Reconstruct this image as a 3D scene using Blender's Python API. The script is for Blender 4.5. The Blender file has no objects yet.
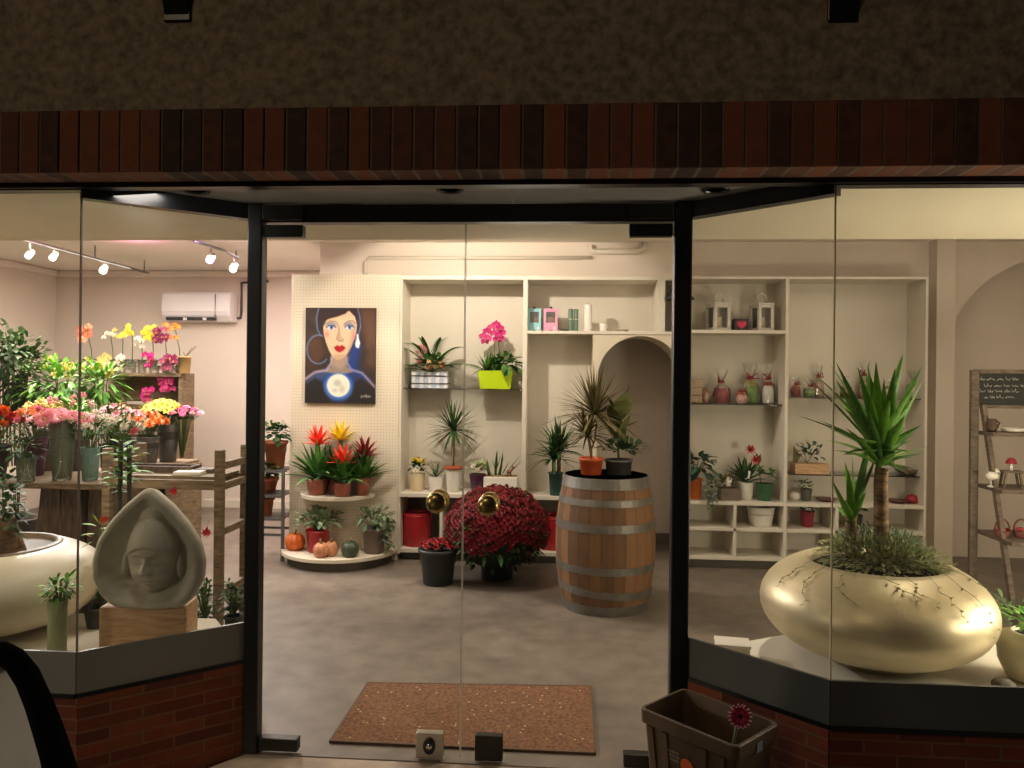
import bpy, math, random
from mathutils import Vector, Matrix
random.seed(7)
R = random.uniform
rad = math.radians
sc = bpy.context.scene
COL = sc.collection
F_PX = 769.0

# ------------------------------------------------------------------ camera
PSI, PITCH, ROLL = rad(4.0), 0.0, 0.0108
CYP = 375.3
CAM = Vector((0, 0, 1.5))
Fv = Vector((-math.sin(PSI) * math.cos(PITCH), math.cos(PSI) * math.cos(PITCH), math.sin(PITCH)))
R0 = Vector((math.cos(PSI), math.sin(PSI), 0))
U0 = R0.cross(Fv)
Rv = R0 * math.cos(ROLL) + U0 * math.sin(ROLL)
Uv = U0 * math.cos(ROLL) - R0 * math.sin(ROLL)
cd = bpy.data.cameras.new('camera')
cam = bpy.data.objects.new('camera', cd)
COL.objects.link(cam)
cd.sensor_fit = 'HORIZONTAL'
cd.sensor_width = 36.0
cd.lens = F_PX / 1024 * 36.0
cd.clip_start = 0.05
cd.shift_y = -(384 - CYP) / 1024
m = Matrix.Identity(4)
for i in range(3):
    m[i][0], m[i][1], m[i][2], m[i][3] = Rv[i], Uv[i], -Fv[i], CAM[i]
cam.matrix_world = m
sc.camera = cam


def ray(px, py):
    return Fv + Rv * ((px - 512) / F_PX) - Uv * ((py - CYP) / F_PX)


def at(px, py, Y):
    d = ray(px, py)
    return CAM + d * (Y / d.y)


def fl(px, py, z=0.0):
    d = ray(px, py)
    return CAM + d * ((z - 1.5) / d.z)


def on(px, Y, z):
    py = 384
    for _ in range(4):
        p = at(px, py, Y)
        q = Vector((p.x, Y, z)) - CAM
        zc = q.dot(Fv)
        py = CYP - q.dot(Uv) / zc * F_PX
    return Vector((at(px, py, Y).x, Y, z))


def K(p):
    return (Vector(p) - CAM).dot(Fv) / F_PX


# ------------------------------------------------------------------ materials
MATS = {}


def mat(name, col, rough=0.6, metal=0.0, var=0.12, scale=8.0, col2=None, tint=False, bump=0.0,
        emit=None, estr=0.0, stretch=None, spec=None, coat=0.0, trans=0.0):
    if name in MATS:
        return MATS[name]
    M = bpy.data.materials.new(name)
    M.use_nodes = True
    nt = M.node_tree
    N, L = nt.nodes, nt.links
    b = N['Principled BSDF']
    b.inputs['Roughness'].default_value = rough
    b.inputs['Metallic'].default_value = metal
    if spec is not None:
        b.inputs['Specular IOR Level'].default_value = spec
    if coat:
        b.inputs['Coat Weight'].default_value = coat
    tc = N.new('ShaderNodeTexCoord')
    nz = N.new('ShaderNodeTexNoise')
    nz.inputs['Scale'].default_value = scale
    nz.inputs['Detail'].default_value = 5
    if stretch:
        mp = N.new('ShaderNodeMapping')
        mp.inputs['Scale'].default_value = stretch
        L.new(tc.outputs['Object'], mp.inputs['Vector'])
        L.new(mp.outputs['Vector'], nz.inputs['Vector'])
    else:
        L.new(tc.outputs['Object'], nz.inputs['Vector'])
    c1 = Vector(col)
    c2 = Vector(col2) if col2 else c1 * (1 - 2.2 * var)
    mx = N.new('ShaderNodeMix')
    mx.data_type = 'RGBA'
    mx.inputs[6].default_value = (*c2, 1)
    mx.inputs[7].default_value = (*c1, 1)
    rp = N.new('ShaderNodeMapRange')
    rp.inputs[1].default_value = 0.3
    rp.inputs[2].default_value = 0.7
    L.new(nz.outputs['Fac'], rp.inputs[0])
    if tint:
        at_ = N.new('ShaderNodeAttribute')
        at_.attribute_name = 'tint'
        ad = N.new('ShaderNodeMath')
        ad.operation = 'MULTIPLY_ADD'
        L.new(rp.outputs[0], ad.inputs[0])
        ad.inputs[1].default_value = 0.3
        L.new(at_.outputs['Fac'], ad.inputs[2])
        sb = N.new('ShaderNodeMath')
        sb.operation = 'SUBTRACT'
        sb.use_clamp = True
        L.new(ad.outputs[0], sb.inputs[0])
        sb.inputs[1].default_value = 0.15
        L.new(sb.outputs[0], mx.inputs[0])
    else:
        L.new(rp.outputs[0], mx.inputs[0])
    L.new(mx.outputs[2], b.inputs['Base Color'])
    if bump:
        bp = N.new('ShaderNodeBump')
        bp.inputs['Strength'].default_value = bump
        bp.inputs['Distance'].default_value = 0.01
        L.new(nz.outputs['Fac'], bp.inputs['Height'])
        L.new(bp.outputs[0], b.inputs['Normal'])
    if emit:
        b.inputs['Emission Color'].default_value = (*emit, 1)
        b.inputs['Emission Strength'].default_value = estr
    if trans:
        b.inputs['Transmission Weight'].default_value = trans
    MATS[name] = M
    return M


def s2l(r, g, b):
    f = lambda c: (c / 255 / 12.92) if c < 10 else ((c / 255 + 0.055) / 1.055) ** 2.4
    return (f(r), f(g), f(b))


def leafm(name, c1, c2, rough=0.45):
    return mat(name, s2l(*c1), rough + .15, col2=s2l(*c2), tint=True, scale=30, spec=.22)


LEAF = {
    'dark': leafm('leaf_dark', (72, 112, 56), (20, 42, 24)),
    'mid': leafm('leaf_mid', (108, 156, 70), (32, 74, 34)),
    'bright': leafm('leaf_bright', (150, 200, 80), (58, 120, 45)),
    'yucca': leafm('leaf_yucca', (118, 172, 52), (26, 76, 24), 0.35),
    'grey': leafm('leaf_grey', (140, 160, 120), (66, 88, 62)),
    'bronze': leafm('leaf_bronze', (142, 134, 82), (70, 60, 40)),
    'blue': leafm('leaf_blue', (78, 112, 92), (30, 58, 50)),
    'cover': leafm('leaf_cover', (200, 198, 146), (92, 112, 60), 0.7),
    'var': leafm('leaf_variegated', (196, 206, 150), (70, 110, 60)),
}


def petal(name, c1, c2=None, rough=0.55):
    c2 = c2 or tuple(int(v * 0.7) for v in c1)
    return mat('petal_' + name, s2l(*c1), rough, col2=s2l(*c2), tint=True, scale=40)


PET = {
    'magenta': petal('magenta', (225, 12, 135), (170, 4, 95)),
    'plum': petal('plum', (175, 30, 105), (110, 8, 60)),
    'coral': petal('coral', (252, 172, 142), (235, 125, 95)),
    'white': petal('white', (245, 238, 220), (210, 195, 170)),
    'yellow': petal('yellow', (250, 232, 70), (230, 196, 30)),
    'cream': petal('cream', (240, 228, 150), (210, 190, 100)),
    'orange': petal('orange', (250, 150, 50), (215, 95, 15)),
    'red': petal('red', (225, 40, 30), (150, 10, 15)),
    'crimson': petal('crimson', (166, 16, 40), (100, 5, 20)),
    'pink': petal('pink', (240, 140, 150), (215, 95, 115)),
    'rose': petal('rose', (240, 170, 180), (225, 110, 140)),
    'peach': petal('peach', (250, 195, 150), (235, 150, 110)),
    'hotpink': petal('hotpink', (250, 130, 180), (225, 60, 130)),
    'coralred': petal('coralred', (250, 95, 70), (220, 45, 35)),
    'darkred': petal('darkred', (170, 30, 50), (100, 10, 25)),
    'centre': petal('centre', (200, 170, 60), (110, 80, 20)),
    'gerb': petal('gerb', (235, 120, 150), (120, 10, 40)),
}
white_paint = mat('white_paint', s2l(222, 214, 198), 0.55, var=0.03, scale=2)
cream_paint = mat('cream_paint', s2l(218, 206, 184), 0.7, var=0.04, scale=1.5)
wall_paint = mat('wall_paint', s2l(226, 214, 200), 0.8, var=0.04, scale=1.2)
ceil_paint = mat('ceiling_paint', s2l(230, 222, 210), 0.8, var=0.03, scale=1.0)
black_metal = mat('black_metal', (0.008, 0.009, 0.011), 0.35, var=0.2, scale=5)
dark_patch = mat('dark_patch', (0.035, 0.035, 0.028), 0.4, 0.6, var=0.15)
steel = mat('steel', (0.5, 0.48, 0.42), 0.3, 1.0, var=0.1)
chrome = mat('chrome', (0.8, 0.8, 0.78), 0.12, 1.0, var=0.02)
brass = mat('brass', (0.42, 0.31, 0.12), 0.26, 1.0, var=0.1)
soil_m = mat('soil', (0.03, 0.02, 0.013), 0.95, var=0.3, scale=60, bump=0.5)
terracotta = mat('terracotta', s2l(190, 96, 60), 0.75, var=0.12, scale=12)
orange_plastic = mat('orange_plastic', s2l(228, 102, 54), 0.35, var=0.06)
red_plastic = mat('red_plastic', s2l(178, 28, 40), 0.35, var=0.06)
black_plastic = mat('black_plastic', s2l(44, 48, 48), 0.45, var=0.1)
white_ceramic = mat('white_ceramic', s2l(232, 228, 218), 0.3, var=0.02)
cream_ceramic = mat('cream_ceramic', s2l(226, 208, 170), 0.35, var=0.03)
zinc = mat('zinc', s2l(120, 118, 116), 0.4, 0.6, var=0.15, scale=15)
old_wood = mat('old_wood', s2l(150, 128, 98), 0.75, col2=s2l(92, 76, 56), scale=6, stretch=(2, 2, 14), bump=0.2)
old_wood_h = mat('old_wood_h', s2l(150, 128, 98), 0.75, col2=s2l(92, 76, 56), scale=6, stretch=(2, 14, 14), bump=0.2)
pale_wood = mat('pale_wood', s2l(214, 176, 136), 0.6, col2=s2l(178, 136, 98), scale=6, stretch=(2, 9, 14), bump=0.08)
dark_wood = mat('dark_wood', s2l(110, 90, 74), 0.7, col2=s2l(62, 48, 39), scale=6, stretch=(8, 8, 1.5), bump=0.15)
grey_wood = mat('grey_wood', s2l(128, 112, 96), 0.8, col2=s2l(86, 74, 64), scale=8, stretch=(3, 3, 10), bump=0.15)
stemg = mat('stem_green', s2l(96, 120, 60), 0.6, var=0.2, scale=20)
bark = mat('bark', s2l(150, 118, 80), 0.85, col2=s2l(70, 50, 32), scale=22, stretch=(1, 1, 3), bump=0.6)
cardm = mat('card', s2l(235, 230, 220), 0.7, var=0.03)
pink_wrap = mat('pink_wrap', s2l(200, 90, 95), 0.5, col2=s2l(228, 206, 190), scale=28)
green_wrap = mat('green_wrap', s2l(130, 165, 80), 0.4, col2=s2l(90, 125, 55), scale=18)
red_ribbon = mat('red_ribbon', s2l(165, 35, 50), 0.4, var=0.15)
clear_film = None


def glassm(name, haze=0.02, tint=(1, 1, 1), hazecol=(0.7, 0.66, 0.56), refl=1.0, smudge=0.0):
    M = bpy.data.materials.new(name)
    M.use_nodes = True
    nt = M.node_tree
    N, L = nt.nodes, nt.links
    N.remove(N['Principled BSDF'])
    out = N['Material Output']
    tr = N.new('ShaderNodeBsdfTransparent')
    tr.inputs[0].default_value = (*tint, 1)
    gl = N.new('ShaderNodeBsdfGlossy')
    gl.inputs['Roughness'].default_value = 0.02
    fr = N.new('ShaderNodeFresnel')
    fr.inputs[0].default_value = 1.3
    mu = N.new('ShaderNodeMath')
    mu.operation = 'MULTIPLY'
    mu.inputs[1].default_value = refl
    L.new(fr.outputs[0], mu.inputs[0])
    m1 = N.new('ShaderNodeMixShader')
    L.new(mu.outputs[0], m1.inputs[0])
    L.new(tr.outputs[0], m1.inputs[1])
    L.new(gl.outputs[0], m1.inputs[2])
    df = N.new('ShaderNodeBsdfDiffuse')
    df.inputs[0].default_value = (*hazecol, 1)
    m2 = N.new('ShaderNodeMixShader')
    m2.inputs[0].default_value = haze
    if smudge:
        tc = N.new('ShaderNodeTexCoord')
        nz = N.new('ShaderNodeTexNoise')
        nz.inputs['Scale'].default_value = 3
        L.new(tc.outputs['Object'], nz.inputs['Vector'])
        mm = N.new('ShaderNodeMapRange')
        mm.inputs[1].default_value = 0.42
        mm.inputs[2].default_value = 0.75
        mm.inputs[3].default_value = haze
        mm.inputs[4].default_value = haze + smudge
        L.new(nz.outputs['Fac'], mm.inputs[0])
        L.new(mm.outputs[0], m2.inputs[0])
    L.new(m1.outputs[0], m2.inputs[1])
    L.new(df.outputs[0], m2.inputs[2])
    L.new(m2.outputs[0], out.inputs[0])
    MATS[name] = M
    return M


pane_glass = glassm('pane_glass', 0.035, (0.98, 0.985, 0.97), smudge=0.05)
door_glass = glassm('door_glass', 0.004, (0.985, 0.985, 0.975))
shelf_glass = glassm('shelf_glass', 0.012, (0.96, 0.98, 0.96))
vase_glass = glassm('vase_glass', 0.12, (0.93, 0.96, 0.9), (0.6, 0.7, 0.5))
green_glass = glassm('green_glass', 0.32, (0.6, 0.8, 0.7), (0.36, 0.55, 0.45))
film = glassm('clear_film', 0.05, (0.95, 0.95, 0.93), (0.85, 0.82, 0.76), 2.0)
edge_m = mat('glass_edge', s2l(170, 168, 150), 0.3, var=0.05)


# ------------------------------------------------------------------ mesh builder
class MB:
    def __init__(s):
        s.v, s.f, s.mi, s.sm, s.t = [], [], [], [], []
        s.M = Matrix.Identity(4)

    def add(s, vs, fs, mi=0, smooth=False, tint=0.5):
        o = len(s.v)
        for p in vs:
            s.v.append(s.M @ Vector(p))
        if isinstance(tint, (int, float)):
            s.t += [tint] * len(vs)
        else:
            s.t += list(tint)
        for f in fs:
            s.f.append([o + i for i in f])
            s.mi.append(mi)
            s.sm.append(smooth)
        return s

    def box(s, x0, x1, y0, y1, z0, z1, mi=0, tint=0.5):
        return s.add([(x0, y0, z0), (x1, y0, z0), (x1, y1, z0), (x0, y1, z0), (x0, y0, z1), (x1, y0, z1), (x1, y1, z1), (x0, y1, z1)],
                     [(3, 2, 1, 0), (4, 5, 6, 7), (0, 1, 5, 4), (1, 2, 6, 5), (2, 3, 7, 6), (3, 0, 4, 7)], mi, False, tint)

    def prism(s, pts, z0, z1, mi=0):
        n = len(pts)
        vs = [(x, y, z0) for x, y in pts] + [(x, y, z1) for x, y in pts]
        fs = [tuple(range(n - 1, -1, -1)), tuple(range(n, 2 * n))]
        fs += [(i, (i + 1) % n, n + (i + 1) % n, n + i) for i in range(n)]
        return s.add(vs, fs, mi)

    def bar(s, a, b, w, h, mi=0, tint=0.5, up=(0, 0, 1)):
        a, b = Vector(a), Vector(b)
        d = (b - a).normalized()
        u = Vector(up)
        if abs(d.dot(u)) > 0.99:
            u = Vector((0, 1, 0))
        sx = d.cross(u).normalized() * (w / 2)
        sz = sx.cross(d).normalized() * (h / 2)
        vs = []
        for p in (a, b):
            vs += [p - sx - sz, p + sx - sz, p + sx + sz, p - sx + sz]
        return s.add(vs, [(3, 2, 1, 0), (4, 5, 6, 7), (0, 1, 5, 4), (1, 2, 6, 5), (2, 3, 7, 6), (3, 0, 4, 7)], mi, False, tint)

    def lathe(s, prof, n=24, c=(0, 0, 0), mi=0, smooth=True, sx=1, sy=1, tint=0.5, lobes=0, lamp=0.0):
        vs, fs = [], []
        for r, z in prof:
            for k in range(n):
                a = 2 * math.pi * k / n
                rr = r * (1 + lamp * abs(math.sin(a * lobes / 2)) - lamp) if lobes else r
                vs.append((c[0] + rr * math.cos(a) * sx, c[1] + rr * math.sin(a) * sy, c[2] + z))
        for i in range(len(prof) - 1):
            for k in range(n):
                k2 = (k + 1) % n
                fs.append((i * n + k, i * n + k2, (i + 1) * n + k2, (i + 1) * n + k))
        if prof[0][0] > 1e-6:
            fs.append(tuple(range(n - 1, -1, -1)))
        if prof[-1][0] > 1e-6:
            fs.append(tuple(range((len(prof) - 1) * n, len(prof) * n)))
        return s.add(vs, fs, mi, smooth, tint)

    def ball(s, c, r, n=12, mi=0, sx=1, sy=1, sz=1, tint=0.5, lobes=0, lamp=0.0):
        h = max(5, n // 2 + 1)
        prof = [(max(1e-5, r * math.sin(math.pi * i / h)), -r * sz * math.cos(math.pi * i / h)) for i in range(h + 1)]
        return s.lathe(prof, n, c, mi, True, sx, sy, tint, lobes, lamp)

    def tube(s, pts, r, n=6, mi=0, tint=0.5, closed=False):
        pts = [Vector(p) for p in pts]
        m_ = len(pts)
        vs, fs = [], []
        for i, p in enumerate(pts):
            if closed:
                d = pts[(i + 1) % m_] - pts[i - 1]
            else:
                d = pts[min(i + 1, m_ - 1)] - pts[max(i - 1, 0)]
            d.normalize()
            u = Vector((0, 0, 1)) if abs(d.z) < 0.95 else Vector((0, 1, 0))
            a = d.cross(u).normalized()
            b = a.cross(d)
            rr = r[i] if isinstance(r, (list, tuple)) else r
            for k in range(n):
                t = 2 * math.pi * k / n
                vs.append(p + a * rr * math.cos(t) + b * rr * math.sin(t))
        for i in range(m_ if closed else m_ - 1):
            for k in range(n):
                k2 = (k + 1) % n
                j = (i + 1) % m_
                fs.append((i * n + k2, i * n + k, j * n + k, j * n + k2))
        if not closed:
            fs.append(tuple(range(n)))
            fs.append(tuple(range(m_ * n - 1, (m_ - 1) * n - 1, -1)))
        return s.add(vs, fs, mi, True, tint)

    def blade(s, p, d, L, W, droop=0.3, prof='strap', n=6, mi=0, tint=None, fold=0.25, twist=0.0):
        p, d = Vector(p), Vector(d).normalized()
        if tint is None:
            tint = R(0.1, 0.95)
        side = d.cross(Vector((0, 0, 1)))
        if side.length < 0.05:
            a = R(0, 6.28)
            side = Vector((math.cos(a), math.sin(a), 0))
        side.normalize()
        if twist:
            side = Matrix.Rotation(twist, 3, d) @ side
        vs, fs = [], []
        for i in range(n + 1):
            t = i / n
            c = p + d * (L * t) + Vector((0, 0, -droop * L * t * t))
            if prof == 'strap':
                w = W * (0.55 + 0.9 * t if t < 0.35 else max(0.03, (1 - ((t - 0.35) / 0.65) ** 1.8) * 0.86))
            elif prof == 'oval':
                w = W * max(0.04, math.sin(math.pi * min(1, 0.04 + t * 0.96)) ** 0.75)
            elif prof == 'petal':
                w = W * max(0.08, (t ** 0.5) * math.sqrt(max(0.0, 1 - max(0, (t - 0.55) / 0.45) ** 2 * 0.92)))
            else:
                w = W * max(0.04, 1 - t)
            nrm = side.cross(d).normalized()
            sd = side * (w / 2)
            vs += [c - sd, c - nrm * (w * fold / 2), c + sd]
        for i in range(n):
            a = i * 3
            fs += [(a, a + 1, a + 4, a + 3), (a + 1, a + 2, a + 5, a + 4)]
        tt = []
        for i in range(n + 1):
            tt += [tint, max(0, tint - 0.12), tint]
        return s.add(vs, fs, mi, True, tt)

    def build(s, name, mats, parent=None, loc=None, bevel=0.0, smooth_angle=False):
        me = s.mesh(name, mats)
        return link(name, me, parent, loc, bevel)

    def mesh(s, name, mats):
        me = bpy.data.meshes.new(name)
        me.from_pydata([tuple(v) for v in s.v], [], s.f)
        if not isinstance(mats, (list, tuple)):
            mats = [mats]
        for m_ in mats:
            me.materials.append(m_)
        me.polygons.foreach_set('material_index', s.mi)
        me.polygons.foreach_set('use_smooth', s.sm)
        a = me.attributes.new('tint', 'FLOAT', 'POINT')
        a.data.foreach_set('value', s.t)
        me.update()
        return me


def link(name, me, parent=None, loc=None, bevel=0.0, rot=None, scale=None):
    o = bpy.data.objects.new(name, me)
    COL.objects.link(o)
    if parent is not None:
        o.parent = parent
    if loc is not None:
        o.location = loc
    if rot is not None:
        o.rotation_mode = 'QUATERNION'
        o.rotation_quaternion = rot
    if scale is not None:
        o.scale = (scale,) * 3
    if bevel:
        b = o.modifiers.new('bevel', 'BEVEL')
        b.width = bevel
        b.segments = 2
        b.limit_method = 'ANGLE'
    return o


def thing(name, label, cat, loc=(0, 0, 0), rz=0.0, group=None):
    o = bpy.data.objects.new(name, None)
    o.empty_display_size = 0.05
    COL.objects.link(o)
    o.location = loc
    o.rotation_euler = (0, 0, rz)
    o['label'] = label
    o['category'] = cat
    if group:
        o['group'] = group
    return o


def tag(o, label, cat, group=None):
    o['label'] = label
    o['category'] = cat
    if group:
        o['group'] = group
    return o


def struct(o):
    o['kind'] = 'structure'
    return o


def sbox(name, x0, x1, y0, y1, z0, z1, m_, bevel=0.0):
    return struct(MB().box(x0, x1, y0, y1, z0, z1).build(name, m_, bevel=bevel))


# ------------------------------------------------------------------ flower meshes (face +Z)
BL = {}


def bloom(kind, colour, centre='centre'):
    key = (kind, colour, centre)
    if key in BL:
        return BL[key]
    b = MB()
    if kind == 'daisy':
        for L_, n, e in ((1, 20, 0.12), (0.8, 16, 0.3), (0.5, 12, 0.55)):
            for k in range(n):
                a = 6.283 * k / n + R(-0.06, 0.06)
                b.blade((0.1 * math.cos(a), 0.1 * math.sin(a), 0.02), (math.cos(a), math.sin(a), e), L_ * 0.93, 0.24, 0.15, 'petal', 3, 0)
        b.ball((0, 0, 0.06), 0.2, 10, 1, sz=0.5)
    elif kind == 'mum':
        for e, n, L_ in ((0.0, 13, 1), (0.35, 12, 0.95), (0.8, 10, 0.85), (1.6, 7, 0.7), (4, 4, 0.55)):
            for k in range(n):
                a = 6.283 * k / n + R(-0.15, 0.15) + e
                b.blade((0.05 * math.cos(a), 0.05 * math.sin(a), 0), (math.cos(a), math.sin(a), e), L_, 0.34, 0.12, 'petal', 3, 0)
    elif kind == 'orchid':
        for a in (1.57, 3.67, 5.76):
            b.blade((0, 0, 0), (math.cos(a), math.sin(a), 0.1), 1, 0.62, 0.1, 'oval', 4, 0)
        for a in (0.25, 2.9):
            b.blade((0, 0, 0.05), (math.cos(a), math.sin(a), 0.15), 1.02, 1.0, 0.15, 'oval', 4, 0)
        b.blade((0, 0, 0.08), (0, -1, 0.7), 0.5, 0.4, 0.1, 'petal', 3, 1)
        b.ball((0, 0, 0.1), 0.14, 8, 1)
    elif kind == 'lily':
        for k in range(6):
            a = 6.283 * k / 6
            b.blade((0.05 * math.cos(a), 0.05 * math.sin(a), -0.3), (math.cos(a), math.sin(a), 0.9), 1.25, 0.5, 0.55, 'oval', 5, 0)
        for k in range(5):
            a = 6.283 * k / 5 + 0.3
            b.tube([(0, 0, -0.2), (0.2 * math.cos(a), 0.2 * math.sin(a), 0.6)], 0.03, 4, 1)
    elif kind == 'rose':
        for L_, n, e, r0 in ((0.9, 6, 1.0, 0.25), (0.95, 5, 1.9, 0.2), (0.95, 4, 4, 0.12), (0.9, 3, 9, 0.05)):
            for k in range(n):
                a = 6.283 * k / n + e
                b.blade((r0 * math.cos(a), r0 * math.sin(a), -0.3), (math.cos(a), math.sin(a), e), L_, 0.9, -0.1, 'petal', 4, 0, fold=-0.3)
    elif kind == 'tulip':
        for r0, e in ((0.2, 2.2), (0.12, 4)):
            for k in range(3):
                a = 6.283 * k / 3 + e
                b.blade((r0 * math.cos(a), r0 * math.sin(a), -0.4), (math.cos(a) * 0.6, math.sin(a) * 0.6, e), 1.3, 0.9, 0.0, 'oval', 4, 0, fold=-0.35)
    elif kind == 'star':
        for e, n, L_ in ((0.35, 7, .95), (0.8, 7, 1.05), (1.6, 6, 1.2), (4, 4, 1.3)):
            for k in range(n):
                a = 6.283 * k / n + e
                b.blade((0, 0, 0), (math.cos(a), math.sin(a), e), L_, 0.26, 0.2, 'strap', 5, 0)
    elif kind == 'cluster':
        for k in range(40):
            d = Vector((R(-1, 1), R(-1, 1), R(-0.2, 1))).normalized()
            b.ball(d * R(0.6, 0.95), R(0.16, 0.24), 6, 0, tint=R(0, 1))
    me = b.mesh(kind + '_bloom', [PET[colour], PET[centre]])
    BL[key] = me
    return me


def face(d):
    return Vector(d).normalized().to_track_quat('Z', 'Y')


def add_bloom(parent, kind, colour, p, d, r, centre='centre', name='flower'):
    q = face(d)
    return link(name, bloom(kind, colour, centre), parent, p, 0, q, r)


# ------------------------------------------------------------------ foliage generators
def bush(b, c, rx, rz, n, L, W, prof='oval', mi=0, droop=0.3, lo=-0.3, ry=None, stem_from=None, stem_mi=1, inner=0.35):
    ry = ry or rx
    for _ in range(n):
        d = Vector((R(-1, 1), R(-1, 1), R(lo, 1)))
        if d.length < 0.1:
            continue
        d.normalize()
        s_ = R(inner, 1.0)
        p = Vector((c[0] + d.x * rx * s_, c[1] + d.y * ry * s_, c[2] + d.z * rz * s_))
        dd = (d + Vector((R(-.5, .5), R(-.5, .5), R(-.3, .5)))).normalized()
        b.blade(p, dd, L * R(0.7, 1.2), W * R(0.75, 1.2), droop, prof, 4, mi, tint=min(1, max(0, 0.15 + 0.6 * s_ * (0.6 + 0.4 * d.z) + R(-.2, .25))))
        if stem_from is not None and random.random() < 0.25:
            q = Vector(stem_from)
            b.tube([q, (q + p) / 2 + Vector((0, 0, rz * 0.1)), p], 0.003, 4, stem_mi)


def rosette(b, p, n, L, W, e0, e1, droop=0.35, prof='strap', mi=0, fold=0.3, seg=7, jit=0.3):
    for k in range(n):
        a = 2.39996 * k + R(-jit, jit)
        t = k / max(1, n - 1)
        e = e0 + (e1 - e0) * t + R(-0.08, 0.08)
        d = Vector((math.cos(a) * math.cos(e), math.sin(a) * math.cos(e), math.sin(e)))
        b.blade(p, d, L * R(0.8, 1.1), W * R(0.85, 1.1), droop * R(0.6, 1.3) * math.cos(e), prof, seg, mi, fold=fold)


def frond(b, p, d, L, nl, ll, mi=0, stem_mi=1, droop=0.5):
    p, d = Vector(p), Vector(d).normalized()
    pts = [p + d * L * t + Vector((0, 0, -droop * L * t * t)) for t in [i / 8 for i in range(9)]]
    b.tube(pts, [0.004 * L / 0.3 * (1.1 - i / 8) for i in range(9)], 4, stem_mi)
    for i in range(nl):
        t = 0.25 + 0.73 * i / nl
        q = p + d * L * t + Vector((0, 0, -droop * L * t * t))
        tan = (d + Vector((0, 0, -2 * droop * t))).normalized()
        sd = tan.cross(Vector((0, 0, 1)))
        sd = sd.normalized() if sd.length > 0.01 else Vector((1, 0, 0))
        for s_ in (-1, 1):
            b.blade(q, tan * 0.9 + sd * s_ + Vector((0, 0, 0.15)), ll * (1 - 0.5 * t), ll * 0.085, 0.3, 'strap', 3, mi)


def pot_mb(r0, r1, h, rim=0.0, th=0.006, n=28, sy=1.0, mi=0):
    """open pot: r0 bottom radius, r1 top radius"""
    b = MB()
    prof = [(r0 * 0.92, 0), (r0, 0.004)]
    if rim:
        prof += [(r0 + (r1 - r0) * 0.8, h - rim), (r1 * 1.05, h - rim), (r1 * 1.07, h)]
    else:
        prof += [(r0 + (r1 - r0) * 0.5, h * 0.5), (r1, h - 0.004), (r1, h)]
    prof += [(r1 - th, h), (r1 - th * 1.3, h * 0.6)]
    b.lathe(prof, n, smooth=False, sy=sy, mi=mi)
    b.sm = [len(f) == 4 for f in b.f]
    return b


def potted(name, label, cat, px0, px1, pyt, pyb, Y, z, potm, taper=0.8, rim=0.0, group=None, soil=True, n=28, rz=0.0, hmul=1.0):
    p = on((px0 + px1) / 2, Y, z)
    k = K(p)
    t = thing(name, label, cat, p, rz, group)
    r1 = (px1 - px0) * k / 2
    h = (pyb - pyt) * k * hmul
    pot_mb(r1 * taper, r1, h, rim, n=n).build('pot', potm, t)
    if soil:
        MB().lathe([(r1 * (0.93 if not rim else 0.9), h * 0.86), (1e-5, h * 0.9)], 20).build('soil', soil_m, t)
    return t, k, h, r1
# ================================================================== SETTING
ZS, ZP0 = 0.513, 0.375          # sill top / sill panel bottom
ZH = 2.165                      # soffit height
ZC = 2.62                       # ceiling
DK = 0.39                       # display deck height
YF, YD = 2.585, 2.97            # front glass plane, door plane
XL1, XL0 = at(76.5, 652, YF).x, at(243, 620, YD - .03).x + .01   # left splay front / rear
XR1, XR0 = at(830.5, 680, YF).x, at(688.5, 637, YD - .03).x - .012
XA, XB = -5.75, 4.3
YS, YB = 6.12, 6.47             # shelving front, wall behind shelving

# ---- floors
fm = bpy.data.materials.new('concrete_floor')
fm.use_nodes = True
nt = fm.node_tree
N, L = nt.nodes, nt.links
bs = N['Principled BSDF']
tc = N.new('ShaderNodeTexCoord')
n1 = N.new('ShaderNodeTexNoise'); n1.inputs['Scale'].default_value = 1.6; n1.inputs['Detail'].default_value = 8; n1.inputs['Roughness'].default_value = 0.65
n2 = N.new('ShaderNodeTexNoise'); n2.inputs['Scale'].default_value = 7; n2.inputs['Detail'].default_value = 6
L.new(tc.outputs['Object'], n1.inputs['Vector']); L.new(tc.outputs['Object'], n2.inputs['Vector'])
cr = N.new('ShaderNodeValToRGB')
cr.color_ramp.elements[0].position = 0.28; cr.color_ramp.elements[0].color = (*s2l(80, 72, 64), 1)
cr.color_ramp.elements[1].position = 0.7; cr.color_ramp.elements[1].color = (*s2l(138, 127, 113), 1)
mxx = N.new('ShaderNodeMath'); mxx.operation = 'MULTIPLY_ADD'; mxx.inputs[1].default_value = 0.45
L.new(n2.outputs['Fac'], mxx.inputs[0])
m5 = N.new('ShaderNodeMath'); m5.operation = 'MULTIPLY'; m5.inputs[1].default_value = 0.55
L.new(n1.outputs['Fac'], m5.inputs[0]); L.new(m5.outputs[0], mxx.inputs[2]); L.new(mxx.outputs[0], cr.inputs[0])
L.new(cr.outputs[0], bs.inputs['Base Color'])
bs.inputs['Roughness'].default_value = 0.42
floor = sbox('floor', XA - 0.1, XB + 0.1, YD - 0.02, 8.5, -0.12, 0.0, fm)
MB_thr = MB().prism([(XL0, YD - 0.02), (XL1, YF - 0.2), (XR1, YF - 0.2), (XR0, YD - 0.02)], -0.12, -0.004)
struct(MB_thr.build('trim_1', mat('threshold_stone', s2l(196, 178, 156), 0.6, col2=s2l(150, 132, 114), scale=5)))
pave = sbox('ground', -6, 6, -3.0, YF - 0.2, -0.14, -0.012, mat('pavement', s2l(96, 88, 80), 0.85, var=0.2, scale=6, bump=0.2))

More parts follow.
